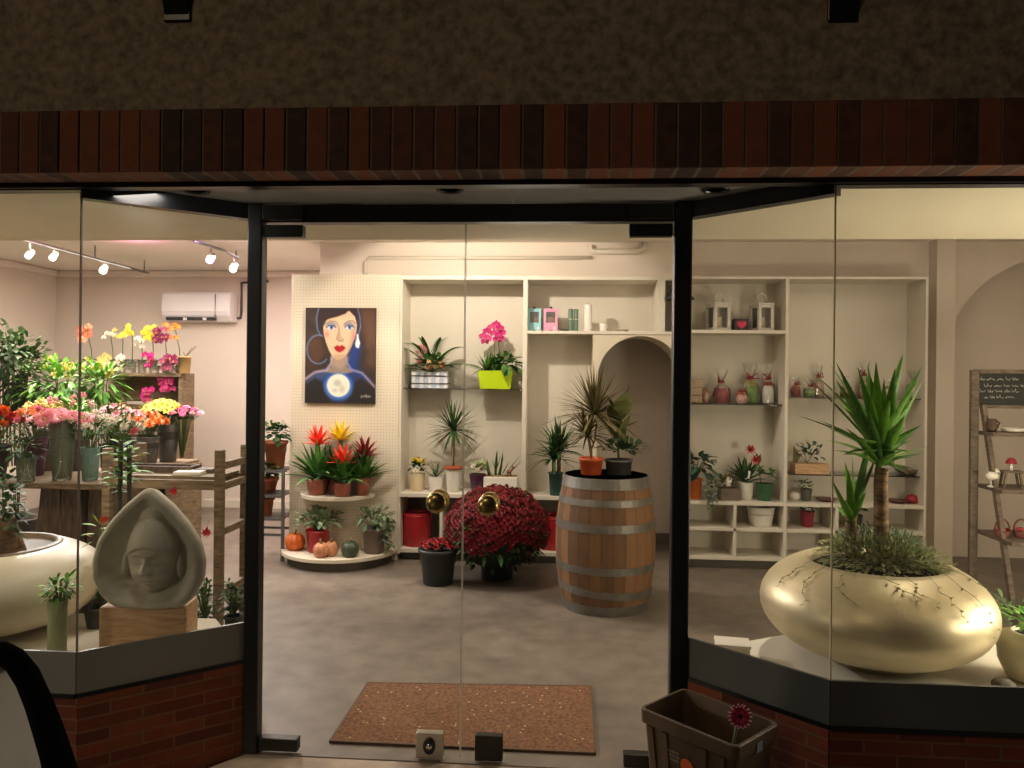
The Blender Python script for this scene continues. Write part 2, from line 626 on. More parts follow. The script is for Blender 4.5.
# ---- walls
sbox('wall_left', XA - 0.1, XA, 2.6, 8.4, 0, ZC, wall_paint)
XM = on(320, YB, 2.4).x
sbox('wall_back_left', XA - 0.1, XM + 0.1, 8.3, 8.4, 0, ZC, wall_paint)
sbox('wall_return', XM, XM + 0.1, YB + 0.1, 8.3, 0, ZC, wall_paint)
sbox('wall_right', XB, XB + 0.1, 2.6, 7.2, 0, ZC, wall_paint)
sbox('ceiling', XA - 0.1, XB + 0.1, 2.6, 8.4, ZC, ZC + 0.1, ceil_paint)
sbox('soffit', XA, XB, 2.62, 3.78, ZH + 0.003, ZC, mat('soffit_paint', s2l(232, 222, 196), 0.75, var=0.03, scale=1.0))


def arch_wall(name, x0, x1, z1, cx, r, zs, y0, y1, m_, n=28):
    b = MB()
    arc = [(cx - r, 0.0)] + [(cx + r * math.cos(math.pi - math.pi * i / n), zs + r * math.sin(math.pi * i / n)) for i in range(n + 1)] + [(cx + r, 0.0)]
    top = []
    for x, z in arc:
        top.append(x)
    k = len(arc)
    for y, flip in ((y0, False), (y1, True)):
        # jambs
        for xa, xb in ((x0, cx - r), (cx + r, x1)):
            q = [(xa, y, 0), (xb, y, 0), (xb, y, zs), (xa, y, zs)]
            b.add(q, [(0, 1, 2, 3) if not flip else (3, 2, 1, 0)])
            q = [(xa, y, zs), (xb, y, zs), (xb, y, z1), (xa, y, z1)]
            b.add(q, [(0, 1, 2, 3) if not flip else (3, 2, 1, 0)])
        for i in range(1, k - 2):
            (xa, za), (xb, zb) = arc[i], arc[i + 1]
            q = [(xa, y, za), (xb, y, zb), (xb, y, z1), (xa, y, z1)]
            b.add(q, [(0, 1, 2, 3) if not flip else (3, 2, 1, 0)])
    for i in range(k - 1):
        (xa, za), (xb, zb) = arc[i], arc[i + 1]
        b.add([(xa, y0, za), (xb, y0, zb), (xb, y1, zb), (xa, y1, za)], [(3, 2, 1, 0)], 0, 0 < i < k - 2)
    b.add([(x0, y0, 0), (x0, y1, 0), (x0, y1, z1), (x0, y0, z1)], [(3, 2, 1, 0)])
    b.add([(x1, y0, 0), (x1, y1, 0), (x1, y1, z1), (x1, y0, z1)], [(0, 1, 2, 3)])
    b.add([(x0, y0, z1), (x1, y0, z1), (x1, y1, z1), (x0, y1, z1)], [(0, 1, 2, 3)])
    return struct(b.build(name, m_))


# shelving verticals, from the photograph's pixels on the shelving front plane
xa0, xa1 = on(398.5, YS, 1).x, on(525.5, YS, 1).x
xb1 = on(592, YS, 1).x
xc0, xc1 = on(688, YS, 1).x, on(787, YS, 1).x
xd1 = on(927, YS, 1).x
ZT = at(526, 276, YS).z
zsh_b = at(590, 331, YS).z       # shelf with boxes and candles
zctr = at(460, 494, YS).z        # counter
z_arch_top = zsh_b - 0.02
sbox('wall_back_middle', XM, xb1 + 0.02, YB, YB + 0.1, 0, ZC, wall_paint)
sbox('wall_over_arch', xb1 + 0.02, xc0, YB, YB + 0.1, zsh_b, ZC, wall_paint)
xr_p0, xr_p1 = on(927, YB, 1).x, on(945, YB, 1).x
sbox('wall_back_right', xc0, xr_p1, YB, YB + 0.1, 0, ZC, wall_paint)
pc = on(640, YS, 1)
ar = 43 * K(pc)
zapex = at(640, 336, YS).z
arch_wall('wall_arch', xb1, xc0 - 0.012, z_arch_top, pc.x, ar, zapex - ar, YS + 0.01, YB + 0.1, cream_paint)
sbox('wall_alcove', xb1 - 0.3, xc0 + 0.5, 6.98, 7.08, 0, ZC, wall_paint)
sbox('baseboard_alcove', xb1 - 0.3, xc0 + 0.5, 6.96, 6.98, 0, 0.10, mat('grey_base', s2l(120, 110, 98), 0.6))
sbox('wall_alcove_left', xb1 - 0.35, xb1 - 0.3, YB + 0.1, 7.0, 0, ZC, wall_paint)
sbox('wall_alcove_right', xc0 + 0.5, xc0 + 0.55, YB + 0.1, 7.0, 0, ZC, wall_paint)
sbox('trim_2', xr_p0, xr_p1, YB - 0.14, YB, 0, ZC, wall_paint)
pr = on(1052, YB, 1)
rr = 0.82
arch_wall('wall_arch_right', xr_p1, XB, ZC, pr.x, rr, at(1040, 258, YB).z - rr, YB, YB + 0.1, wall_paint)
sbox('wall_niche_right', xr_p1, XB, YB + 0.32, YB + 0.42, 0, ZC, wall_paint)
# crown moulding along the left room's back wall
sbox('trim_3', XA, XM, 8.22, 8.3, ZC - 0.07, ZC, wall_paint, 0.02)
sbox('trim_4', XA, XA + 0.08, 3.8, 8.22, ZC - 0.07, ZC, wall_paint, 0.02)
sbox('baseboard_left', XA, XM, 8.28, 8.3, 0, 0.08, white_paint)

# ---- street facade
stucco = mat('stucco', s2l(152, 136, 112), 0.95, col2=s2l(104, 92, 74), scale=34, bump=0.6)
sbox('wall_facade', -6, 6, 2.43, 2.62, 2.357, 4.2, stucco)
bn = MB()
for sx in (-1, 1):
    pass
x = -3.2
while x < 3.2:
    w = 0.0615
    tt = random.choice([R(0, 0.3), R(0.3, 0.7), R(0.7, 1)])
    bn.box(x, x + w, 2.425 + R(-.002, .002), 2.58, 2.152, 2.357, 0, tt)
    x += 0.0695
bn.box(-3.2, 3.2, 2.432, 2.579, 2.1525, 2.3565, 1)
brick_m = mat('brick_lintel', s2l(128, 72, 46), 0.85, col2=s2l(58, 40, 34), tint=True, scale=25, bump=0.3)
mortar = mat('mortar', s2l(124, 108, 90), 0.95, var=0.15, scale=30)
struct(bn.build('trim_5', [brick_m, mortar], bevel=0.003))


def brick_wall_mat():
    M = bpy.data.materials.new('brick_wall')
    M.use_nodes = True
    nt = M.node_tree
    N, L = nt.nodes, nt.links
    b = N['Principled BSDF']
    b.inputs['Roughness'].default_value = 0.85
    tc = N.new('ShaderNodeTexCoord')
    sp = N.new('ShaderNodeSeparateXYZ')
    cb = N.new('ShaderNodeCombineXYZ')
    L.new(tc.outputs['Object'], sp.inputs[0])
    L.new(sp.outputs['X'], cb.inputs['X'])
    L.new(sp.outputs['Z'], cb.inputs['Y'])
    br = N.new('ShaderNodeTexBrick')
    br.inputs['Color1'].default_value = (*s2l(150, 74, 44), 1)
    br.inputs['Color2'].default_value = (*s2l(104, 50, 32), 1)
    br.inputs['Mortar'].default_value = (*s2l(140, 96, 66), 1)
    br.inputs['Scale'].default_value = 1.0
    br.inputs['Brick Width'].default_value = 0.215
    br.inputs['Row Height'].default_value = 0.046
    br.inputs['Mortar Size'].default_value = 0.004
    L.new(cb.outputs[0], br.inputs['Vector'])
    nz = N.new('ShaderNodeTexNoise')
    nz.inputs['Scale'].default_value = 14
    L.new(tc.outputs['Object'], nz.inputs['Vector'])
    mx = N.new('ShaderNodeMix')
    mx.data_type = 'RGBA'
    mx.blend_type = 'MULTIPLY'
    mx.inputs[0].default_value = 0.5
    L.new(br.outputs['Color'], mx.inputs[6])
    L.new(nz.outputs['Color'], mx.inputs[7])
    L.new(mx.outputs[2], b.inputs['Base Color'])
    bp = N.new('ShaderNodeBump')
    bp.inputs['Strength'].default_value = 0.6
    bp.inputs['Distance'].default_value = 0.004
    bp.invert = True
    L.new(br.outputs['Fac'], bp.inputs['Height'])
    L.new(bp.outputs[0], b.inputs['Normal'])
    return M


brick_w = brick_wall_mat()


def seg_box(name, p, q, th, z0, z1, m_, parent=None, bevel=0.0):
    """box standing along the segment p-q; its length runs on local X, thickness goes behind it (+Y side)"""
    p, q = Vector((*p, 0)), Vector((*q, 0))
    d = q - p
    o = MB().box(0, d.length, 0, th, z0, z1).build(name, m_, parent, p, bevel)
    o.rotation_euler = (0, 0, math.atan2(d.y, d.x))
    return o


XW0, XW1 = -2.75, 2.75
panel_l = mat('sill_panel', s2l(128, 126, 118), 0.5, var=0.06, scale=3)
segs = [('left_front', (XW0, YF), (XL1, YF)), ('left_splay', (XL1, YF), (XL0, YD)),
        ('right_splay', (XR0, YD), (XR1, YF)), ('right_front', (XR1, YF), (XW1, YF))]
for i, (nm, p, q) in enumerate(segs):
    dx, dy = q[0] - p[0], q[1] - p[1]
    ln = math.hypot(dx, dy)
    e_ = .045 / ln
    bp_, bq_ = p, q
    if nm == 'left_splay':
        bq_ = (q[0] + dx * e_, q[1] + dy * e_)
    elif nm == 'right_splay':
        bp_ = (p[0] - dx * e_, p[1] - dy * e_)
    ou = .012 if 'splay' in nm else .0
    bo = (dy / ln * ou, -dx / ln * ou)
    struct(seg_box('wall_' + nm, (bp_[0] + bo[0], bp_[1] + bo[1]), (bq_[0] + bo[0], bq_[1] + bo[1]), 0.1, -0.1, ZP0 - 0.022, brick_w))
    ox, oy = dy / ln * 0.012, -dx / ln * 0.012
    struct(seg_box('trim_%d' % (10 + i), (p[0] + ox, p[1] + oy), (q[0] + ox, q[1] + oy), 0.1, ZP0 - 0.022, ZP0 - 0.008, black_metal))
    struct(seg_box('trim_%d' % (20 + i), (p[0] + ox * .4, p[1] + oy * .4), (q[0] + ox * .4, q[1] + oy * .4), 0.012, ZP0 - 0.008, ZS, panel_l if i < 2 else mat('sill_panel_dark', s2l(84, 87, 84), 0.5, var=0.06, scale=3)))
    w = bpy.data.objects.new('window_%d' % (i + 1), None)
    COL.objects.link(w)
    struct(w)
    pn = MB().add([(0, .005, ZS), (ln, .005, ZS), (ln, .005, 2.13), (0, .005, 2.13)], [(0, 1, 2, 3)]).build('pane', pane_glass, w, (p[0], p[1], 0))
    pn.rotation_euler = (0, 0, math.atan2(dy, dx))
    hd = 0.034 if 'front' in nm else 0.06
    seg_box('window_frame', (p[0] + ox, p[1] + oy), (q[0] + ox, q[1] + oy), 0.05, ZH - hd, ZH, black_metal, w)
    MBe = MB().box(-0.0022, 0.0022, -0.002, 0.006, ZS, 2.128)
    if i in (0, 2):
        MBe.build('joint', mat('joint_dark', s2l(120, 110, 104), 0.4) if i == 0 else mat('joint_pale', s2l(226, 214, 170), 0.3), w, (q[0], q[1], 0))
sbox('trim_6', XW0, XW1, YF - 0.03, YF + 0.02, ZH - 0.03, ZH, black_metal)
sbox('wall_pier_left', -6, XW0, 2.43, 2.62, -0.1, 2.2, stucco)
sbox('wall_pier_right', XW1, 6, 2.43, 2.62, -0.1, 2.2, stucco)
# entry soffit of glossy sheet metal
sof_m = mat('soffit_metal', s2l(206, 204, 200), 0.22, 0.25, var=0.16, scale=2.2)
mid = on(508, 2.7, ZH).x
for i, (a, b_) in enumerate((((XL0, XL1), mid - 0.002), ((XR0, XR1), mid + 0.002))):
    struct(MB().prism([(a[0], YD), (a[1], YF), (b_, YF), (b_, YD)][::1 if i == 0 else -1], ZH, ZH + 0.04).build('trim_%d' % (30 + i), sof_m))
# posts and transom
struct(MB().box(XL0 - 0.01, at(265, 500, YD + .03).x, YD - 0.03, YD + 0.03, 0, ZH).build('trim_7', black_metal, bevel=0.006))
xrp = at(669.5, 500, YD + .03).x
struct(MB().box(xrp, XR0 + 0.012, YD - 0.03, YD + 0.03, 0, ZH).build('trim_8', black_metal, bevel=0.006))
ZD = 2.092
sbox('trim_9', XL0, XR0, YD - 0.012, YD + 0.04, ZD, ZH - .004, black_metal)

# ---- doors
xd_l, xd_r, xd_m = at(266, 500, YD + .03).x, xrp - 0.004, at(463, 500, YD).x
bevel_box = lambda nm, x0, x1, y0, y1, z0, z1, m_, par: MB().box(x0, x1, y0, y1, z0, z1).build(nm, m_, par, bevel=0.004)
for i, (x0, x1) in enumerate(((xd_l, xd_m - 0.002), (xd_m + 0.002, xd_r))):
    d = bpy.data.objects.new('door_%d' % (i + 1), None)
    COL.objects.link(d)
    struct(d)
    MB().add([(x0, YD, .015), (x1, YD, .015), (x1, YD, ZD - .004), (x0, YD, ZD - .004)], [(0, 1, 2, 3)]).build('pane', door_glass, d)
    xe = x1 if i == 0 else x0
    MB().box(xe - 0.001, xe + 0.001, YD - 0.004, YD + 0.004, 0.015, ZD - 0.008).build('glass_edge', mat('door_edge', s2l(226, 220, 204), .3, var=.03), d)
    hx0, hx1 = (x0, x0 + 0.155) if i == 0 else (x1 - 0.165, x1)
    bevel_box('hinge', hx0, hx1, YD - 0.02, YD + 0.02, ZD - 0.058, ZD - 0.01, dark_patch, d)
    bevel_box('hinge', hx0, hx1, YD - 0.022, YD + 0.022, 0.012, 0.062, dark_patch, d)
    bevel_box('transom_patch', hx0 if i == 0 else hx0, hx1, YD - 0.044, YD + 0.044, ZD + 0.005, ZH - 0.01, dark_patch, d)
    kx = at(430 if i == 0 else 489, 748, YD).x
    pl = bevel_box('lock_plate', kx - 0.054, kx + 0.054, YD - 0.018, YD + 0.018, 0.01, 0.108, steel if i == 0 else dark_patch, d)
    lk = MB()
    lk.M = Matrix.Translation((kx, YD - 0.019, 0.06)) @ Matrix.Rotation(rad(90), 4, 'X')
    if i == 0:
        lk.lathe([(0.024, -0.002), (0.024, 0.004), (0.02, 0.006), (1e-5, 0.006)], 20, sy=1.35, mi=1)
        lk.lathe([(0.012, 0.006), (0.012, 0.01), (1e-5, 0.012)], 16)
    else:
        lk.lathe([(0.007, -0.002), (0.007, 0.003), (1e-5, 0.003)], 12, mi=1)
    lk.build('lock_cylinder', [chrome, black_metal], pl)
    kp = at(438 if i == 0 else 489, 501 if i == 0 else 504, YD)
    kb = MB()
    for s_ in (-1, 1):
        kb.M = Matrix.Translation((kp.x, YD, kp.z)) @ Matrix.Rotation(rad(90) * s_, 4, 'X')
        kb.lathe([(0.018, 0.004), (0.018, 0.009), (0.013, 0.012), (0.013, 0.02), (0.026, 0.024), (0.039, 0.032), (0.041, 0.042), (0.036, 0.051), (0.02, 0.057), (1e-5, 0.059)], 28)
    kb.build('door_knob', brass, d)

# recessed lights in the soffit, out
for i, (px, py) in enumerate(((345, 208), (580, 209), (450, 188), (196, 189), (716, 188))):
    p = fl(px, py, ZH)
    lab = ['unlit round recessed light above left glass door', 'unlit round recessed light above right glass door',
           'unlit recessed light at front edge over door centre', 'unlit recessed light near left corner of soffit', 'unlit recessed light near right corner of soffit'][i]
    if p.y < YF + 0.03:
        p.y = YF + 0.045
    t = thing('recessed_light', lab, 'light', (p.x, p.y, ZH - 0.012), 0, 'recessed soffit lights')
    MB().lathe([(0.045, 0.012), (0.05, 0.004), (0.046, 0), (0.04, 0.004), (0.04, 0.0115)], 24).build('ring', black_metal, t)
    MB().lathe([(0.04, 0.0085), (1e-5, 0.0085)], 20).build('lens', mat('dark_lens', (0.02, 0.02, 0.02), 0.2), t)

# dark iron brackets high on the facade
for px, lab in ((178, 'dark iron bracket on plaster wall, upper left'), (842, 'dark iron bracket on plaster wall, upper right')):
    p = at(px, 22, 2.43)
    t = thing('wall_bracket', lab, 'bracket', (p.x, 2.43, p.z), 0, 'iron brackets on the facade')
    MB().box(-0.045, 0.045, -0.01, 0, 0, 0.25).build('wall_plate', black_metal, t, bevel=0.003)
    MB().add([(-.04, -.01, .02), (.04, -.01, .02), (.04, -.01, .25), (-.04, -.01, .25), (-.04, -.09, .2), (.04, -.09, .2), (.04, -.12, .25), (-.04, -.12, .25)],
             [(0, 1, 5, 4), (4, 5, 6, 7), (0, 4, 7, 3), (1, 2, 6, 5), (3, 7, 6, 2)]).build('arm', black_metal, t)

# ---- display decks behind the windows
deck_m = mat('deck_white', s2l(236, 230, 214), 0.14, var=0.03, scale=3)
dl = MB().prism([(XW0, YF + .02), (XL1, YF + .02), (XL0 - .02, YD + .01), (XL0 - .06, YD + .06), (-1.50, 3.28), (-1.56, 3.36), (XW0, 3.38)], DK - 0.04, DK)
struct(dl.build('trim_40', deck_m))
dr = MB().prism([(XR0 + .02, YD + .01), (XR1, YF + .02), (XW1, YF + .02), (XW1, 3.4), (0.95, 3.4), (0.66, 3.24)], DK - 0.04, DK)
struct(dr.build('trim_41', deck_m))
struct(MB().prism([(XW0, YF + .12), (XL1, YF + .12), (XL0 - .12, YD + .06), (-1.56, 3.24), (-1.6, 3.3), (XW0, 3.32)], 0, DK - 0.04).build('trim_42', white_paint))
struct(MB().prism([(XR0 + .1, YD + .06), (XR1, YF + .12), (XW1, YF + .12), (XW1, 3.34), (1.0, 3.34), (0.74, 3.2)], 0, DK - 0.04).build('trim_43', white_paint))

# ---- doormat
mm = mat('coir', s2l(140, 98, 64), 0.95, col2=s2l(82, 54, 34), scale=70, bump=0.6)
cs = [fl(330, 743), fl(595, 755), fl(591, 688), fl(368, 684.5)]
b = MB()
b.prism([(c.x, c.y) for c in cs], 0.0, 0.010)
dm = b.build('coir_field', mm)
t = thing('doormat', 'large brown coir doormat flush with floor inside the glass doors', 'doormat', (0, 0, 0))
dm.parent = t
cc = sum(cs, Vector()) / 4
b = MB()
for i in range(4):
    a, c2 = cs[i], cs[(i + 1) % 4]
    b.bar((a.x, a.y, 0.005), (c2.x, c2.y, 0.005), 0.008, 0.012)
b.build('mat_frame', mat('mat_edge', s2l(96, 72, 52), .7), t)
bits = MB()
for _ in range(60):
    u, v = R(0.03, .97), R(0.03, .97)
    p = (cs[0] * (1 - u) + cs[1] * u) * (1 - v) + (cs[3] * (1 - u) + cs[2] * u) * v
    bits.box(p.x - .004, p.x + .004, p.y - .003, p.y + .003, 0.010, 0.0115)
ob = bits.build('plant_debris', mat('debris', s2l(220, 190, 140), 0.8), t)
ob['kind'] = 'stuff'

# ================================================================== FURNITURE: SHELVING
TH = 0.03


def unit(name, label, x0, x1, z1=None):
    t = thing(name, label, 'shelving', ((x0 + x1) / 2, YS, 0), 0, 'white wall shelving bays')
    return t, (x0 + x1) / 2


def ub(t, cx, nm, x0, x1, y0, y1, z0, z1, m_=None, bev=0.002):
    return MB().box(x0 - cx, x1 - cx, y0 - YS, y1 - YS, z0, z1).build(nm, m_ or white_paint, t, bevel=bev)


def glass_shelf(t, cx, x0, x1, z, y0=YS + 0.06):
    s_ = ub(t, cx, 'glass_shelf', x0, x1, y0, YB - 0.022, z - 0.008, z, shelf_glass, 0)
    for x in (x0 + 0.02, x1 - 0.02):
        for y in (y0 + 0.05, YB - 0.08):
            MB().lathe([(0.007, -0.022), (0.007, -0.008)], 10, (x - cx, y - YS, z)).build('shelf_pin', steel, s_)
    return s_


z_low = at(415, 549, YS).z
# bay A
tA, cx = unit('display_shelving', 'white shelving bay with glass shelf next to pegboard', xa0, xa1)
ub(tA, cx, 'back_panel', xa0, xa1, YB - 0.02, YB, 0.05, ZT)
ub(tA, cx, 'back_panel', xa0 + .02, xa1 - TH, YB - 0.026, YB - .02, z_low, zctr - TH, mat('cubby_shade', s2l(122, 114, 104), .7))  # grey sheet over the back, colouring in the shade below the counter
ub(tA, cx, 'top_board', xa0, xa1, YS, YB - 0.02, ZT - TH, ZT)
ub(tA, cx, 'side_panel', xa0, xa0 + 0.02, YS, YB - 0.02, 0.05, ZT - TH)
ub(tA, cx, 'side_panel', xa1 - TH, xa1, YS, YB - 0.02, 0.05, ZT - TH)
ub(tA, cx, 'counter', xa0 + 0.02, xa1 - TH, YS - 0.02, YB - 0.02, zctr - TH, zctr)
ub(tA, cx, 'bottom_board', xa0 + 0.02, xa1 - TH, YS, YB - 0.02, z_low - TH, z_low)
xm = on(441, YS, 0.3).x
ub(tA, cx, 'divider', xm - .012, xm + .012, YS, YB - 0.02, z_low, zctr - TH)
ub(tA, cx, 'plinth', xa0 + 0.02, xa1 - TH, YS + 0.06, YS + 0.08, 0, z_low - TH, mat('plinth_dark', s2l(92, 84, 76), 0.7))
zga = at(460, 388.5, YS + 0.06).z
glass_shelf(tA, cx, xa0 + 0.022, xa1 - TH - .002, zga)
# bay B
tB, cx = unit('display_shelving', 'white shelving bay holding candles and boxed candles', xa1, xb1)
xbr = on(656, YS, 1).x
ub(tB, cx, 'back_panel', xa1, xb1, YB - 0.02, YB, 0.05, zsh_b - TH)
ub(tB, cx, 'back_panel', xa1, xbr, YB - 0.02, YB, zsh_b - TH, ZT)
ub(tB, cx, 'back_panel', xa1 + .006, xb1, YB - 0.026, YB - .02, z_low, zctr - TH, MATS['cubby_shade'])  # counter shade put into the panel colour here as well
ub(tB, cx, 'top_board', xa1, xc0 - .005, YS, YB - 0.02, ZT - TH, ZT)
ub(tB, cx, 'upright', xbr - 0.0, xbr + 0.06, YS, YB, zsh_b, ZT - TH)
ub(tB, cx, 'shelf', xa1, xc0 - .005, YS, YB - 0.02, zsh_b - TH * .8, zsh_b)
ub(tB, cx, 'side_panel', xa1, xa1 + 0.006, YS, YB - 0.02, 0.05, ZT - TH)
ub(tB, cx, 'counter', xa1, xb1, YS - 0.02, YB - 0.02, zctr - TH, zctr)
ub(tB, cx, 'bottom_board', xa1, xb1, YS, YB - 0.02, z_low - TH, z_low)
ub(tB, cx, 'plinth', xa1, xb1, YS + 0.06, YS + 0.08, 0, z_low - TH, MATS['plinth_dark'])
# bay C
zc_s1, zc_g, zc_b, zc_r, zc_l = at(735, 330, YS).z, at(735, 404, YS + .06).z, at(735, 502, YS).z, at(735, 528, YS).z, at(735, 557, YS).z
tC, cx = unit('display_shelving', 'white shelving bay with lanterns on top shelf', xc0, xc1)
ub(tC, cx, 'back_panel', xc0, xc1, YB - 0.02, YB, 0.05, ZT)
ub(tC, cx, 'top_board', xc0, xc1, YS, YB - 0.02, ZT - .02, ZT)
ub(tC, cx, 'side_panel', xc0, xc0 + 0.02, YS, YB - 0.02, 0.05, ZT - .02)
ub(tC, cx, 'side_panel', xc1 - 0.02, xc1, YS, YB - 0.02, 0.05, ZT - .02)
for nm, z in (('shelf', zc_s1), ('counter', zc_b), ('shelf', zc_r), ('bottom_board', zc_l)):
    ub(tC, cx, nm, xc0 + 0.02, xc1 - 0.02, YS, YB - 0.02, z - 0.026, z)
xm = on(735, YS, 0.4).x
ub(tC, cx, 'divider', xm - .012, xm + .012, YS, YB - 0.02, zc_l, zc_b - .026)
ub(tC, cx, 'plinth', xc0 + 0.02, xc1 - 0.02, YS + 0.06, YS + 0.08, 0, zc_l - .026, MATS['plinth_dark'])
glass_shelf(tC, cx, xc0 + 0.022, xc1 - 0.022, zc_g)
# bay D
zd_g, zd_g2 = at(850, 398, YS + .06).z, at(810, 474.5, YS + .06).z
tD, cx = unit('display_shelving', 'white shelving bay at far right behind the yucca', xc1, xd1)
ub(tD, cx, 'back_panel', xc1, xd1, YB - 0.02, YB, 0.05, ZT)
ub(tD, cx, 'top_board', xc1, xd1, YS, YB - 0.02, ZT - .02, ZT)
ub(tD, cx, 'side_panel', xc1, xc1 + 0.006, YS, YB - 0.02, 0.05, ZT - .02)
ub(tD, cx, 'side_panel', xd1 - 0.02, xd1, YS, YB - 0.02, 0.05, ZT - .02)
for nm, z in (('counter', zc_b), ('shelf', zc_r), ('bottom_board', zc_l)):
    ub(tD, cx, nm, xc1 + 0.006, xd1 - 0.02, YS, YB - 0.02, z - 0.026, z)
xm = on(837, YS, 0.4).x
ub(tD, cx, 'divider', xm - .012, xm + .012, YS, YB - 0.02, zc_l, zc_b - .026)
ub(tD, cx, 'plinth', xc1 + 0.006, xd1 - 0.02, YS + 0.06, YS + 0.08, 0, zc_l - .026, MATS['plinth_dark'])
glass_shelf(tD, cx, xc1 + 0.008, xd1 - 0.022, zd_g)
glass_shelf(tD, cx, xc1 + 0.008, xd1 - 0.022, zd_g2)

# ---- pegboard display with half-round shelves
xp0, xp1 = on(290, YS, 1).x, xa0 - 0.002
pegm = bpy.data.materials.new('pegboard')
pegm.use_nodes = True
nt = pegm.node_tree
N, L = nt.nodes, nt.links
bs = N['Principled BSDF']
bs.inputs['Roughness'].default_value = 0.6
tc = N.new('ShaderNodeTexCoord')
sp = N.new('ShaderNodeSeparateXYZ')
L.new(tc.outputs['Object'], sp.inputs[0])
sq = []
for ax in ('X', 'Z'):
    a = N.new('ShaderNodeMath'); a.operation = 'PINGPONG'; a.inputs[1].default_value = 0.0125
    L.new(sp.outputs[ax], a.inputs[0])
    c_ = N.new('ShaderNodeMath'); c_.operation = 'POWER'; c_.inputs[1].default_value = 2
    L.new(a.outputs[0], c_.inputs[0])
    sq.append(c_)
ad = N.new('ShaderNodeMath'); ad.operation = 'ADD'
L.new(sq[0].outputs[0], ad.inputs[0]); L.new(sq[1].outputs[0], ad.inputs[1])
lt = N.new('ShaderNodeMath'); lt.operation = 'LESS_THAN'; lt.inputs[1].default_value = 0.0034 ** 2
L.new(ad.outputs[0], lt.inputs[0])
mx = N.new('ShaderNodeMix'); mx.data_type = 'RGBA'
mx.inputs[6].default_value = (*s2l(226, 214, 192), 1); mx.inputs[7].default_value = (*s2l(168, 152, 126), 1)
L.new(lt.outputs[0], mx.inputs[0]); L.new(mx.outputs[2], bs.inputs['Base Color'])
pcx = (xp0 + xp1) / 2
tP = thing('pegboard_display', 'tall cream pegboard panel with two half-round shelves and painting on it', 'display panel', (pcx, YS, 0))
MB().box(xp0 - pcx, xp1 - pcx, 0, 0.04, 0.0, ZT + 0.01).build('pegboard', pegm, tP)
MB().box(xp0 - pcx, xp1 - pcx, 0.04, YB - YS, 0.0, ZT + 0.008).build('cabinet_body', cream_paint, tP)


def half_disc(r, z0, z1, cxl):
    n = 32
    return MB().prism([(cxl + r * math.cos(math.pi + math.pi * i / n), r * math.sin(math.pi + math.pi * i / n) - 0.001) for i in range(n + 1)], z0, z1)


dlo = on(341, YS, 0.1)
zlo = 0.10
rlo = 57.5 * K(dlo)
half_disc(rlo, zlo - 0.03, zlo, dlo.x - pcx).build('half_round_shelf', cream_paint, tP, bevel=0.004)
half_disc(rlo - 0.05, 0.0, zlo - 0.03, dlo.x - pcx).build('plinth', MATS['plinth_dark'], tP)
dup_ = on(339, YS, 0.6)
zup = at(339, 498, YS - 0.3).z
rup = 37 * K(dup_)
half_disc(rup, zup - 0.03, zup, dup_.x - pcx).build('half_round_shelf', cream_paint, tP, bevel=0.004)
# ================================================================== CENTRE OF THE SHOP
# ---- painting on the pegboard
pa, pb = at(305, 403, YS - 0.02), at(376, 308, YS - 0.02)
pw, ph = pb.x - pa.x, pb.z - pa.z
t = thing('painting', 'unframed canvas of dark-haired woman above a glowing moon on pegboard', 'painting', ((pa.x + pb.x) / 2, YS - 0.001, pa.z))
PW, PH = 490.0, 655.0


def psd(poly, x, y):
    ins, best = False, 1e9
    n = len(poly)
    for i in range(n):
        ax, ay = poly[i]
        bx_, by = poly[(i + 1) % n]
        ex, ey = bx_ - ax, by - ay
        u = max(0, min(1, ((x - ax) * ex + (y - ay) * ey) / (ex * ex + ey * ey + 1e-9)))
        dd = (x - ax - u * ex) ** 2 + (y - ay - u * ey) ** 2
        best = min(best, dd)
        if (ay > y) != (by > y) and x < ex * (y - ay) / (by - ay) + ax:
            ins = not ins
    return (-1 if ins else 1) * math.sqrt(best)


def lsd(pts, x, y):
    best = 1e9
    for i in range(len(pts) - 1):
        ax, ay = pts[i]
        bx_, by = pts[i + 1]
        ex, ey = bx_ - ax, by - ay
        u = max(0, min(1, ((x - ax) * ex + (y - ay) * ey) / (ex * ex + ey * ey + 1e-9)))
        best = min(best, (x - ax - u * ex) ** 2 + (y - ay - u * ey) ** 2)
    return math.sqrt(best)


def esd(cx, cy, rx, ry, x, y):
    q = math.hypot((x - cx) / rx, (y - cy) / ry)
    return (q - 1) * min(rx, ry)


def arc_pts(cx, cy, rx, ry, a0, a1, n=22):
    return [(cx + rx * math.cos(a0 + (a1 - a0) * i / n), cy + ry * math.sin(a0 + (a1 - a0) * i / n)) for i in range(n + 1)]


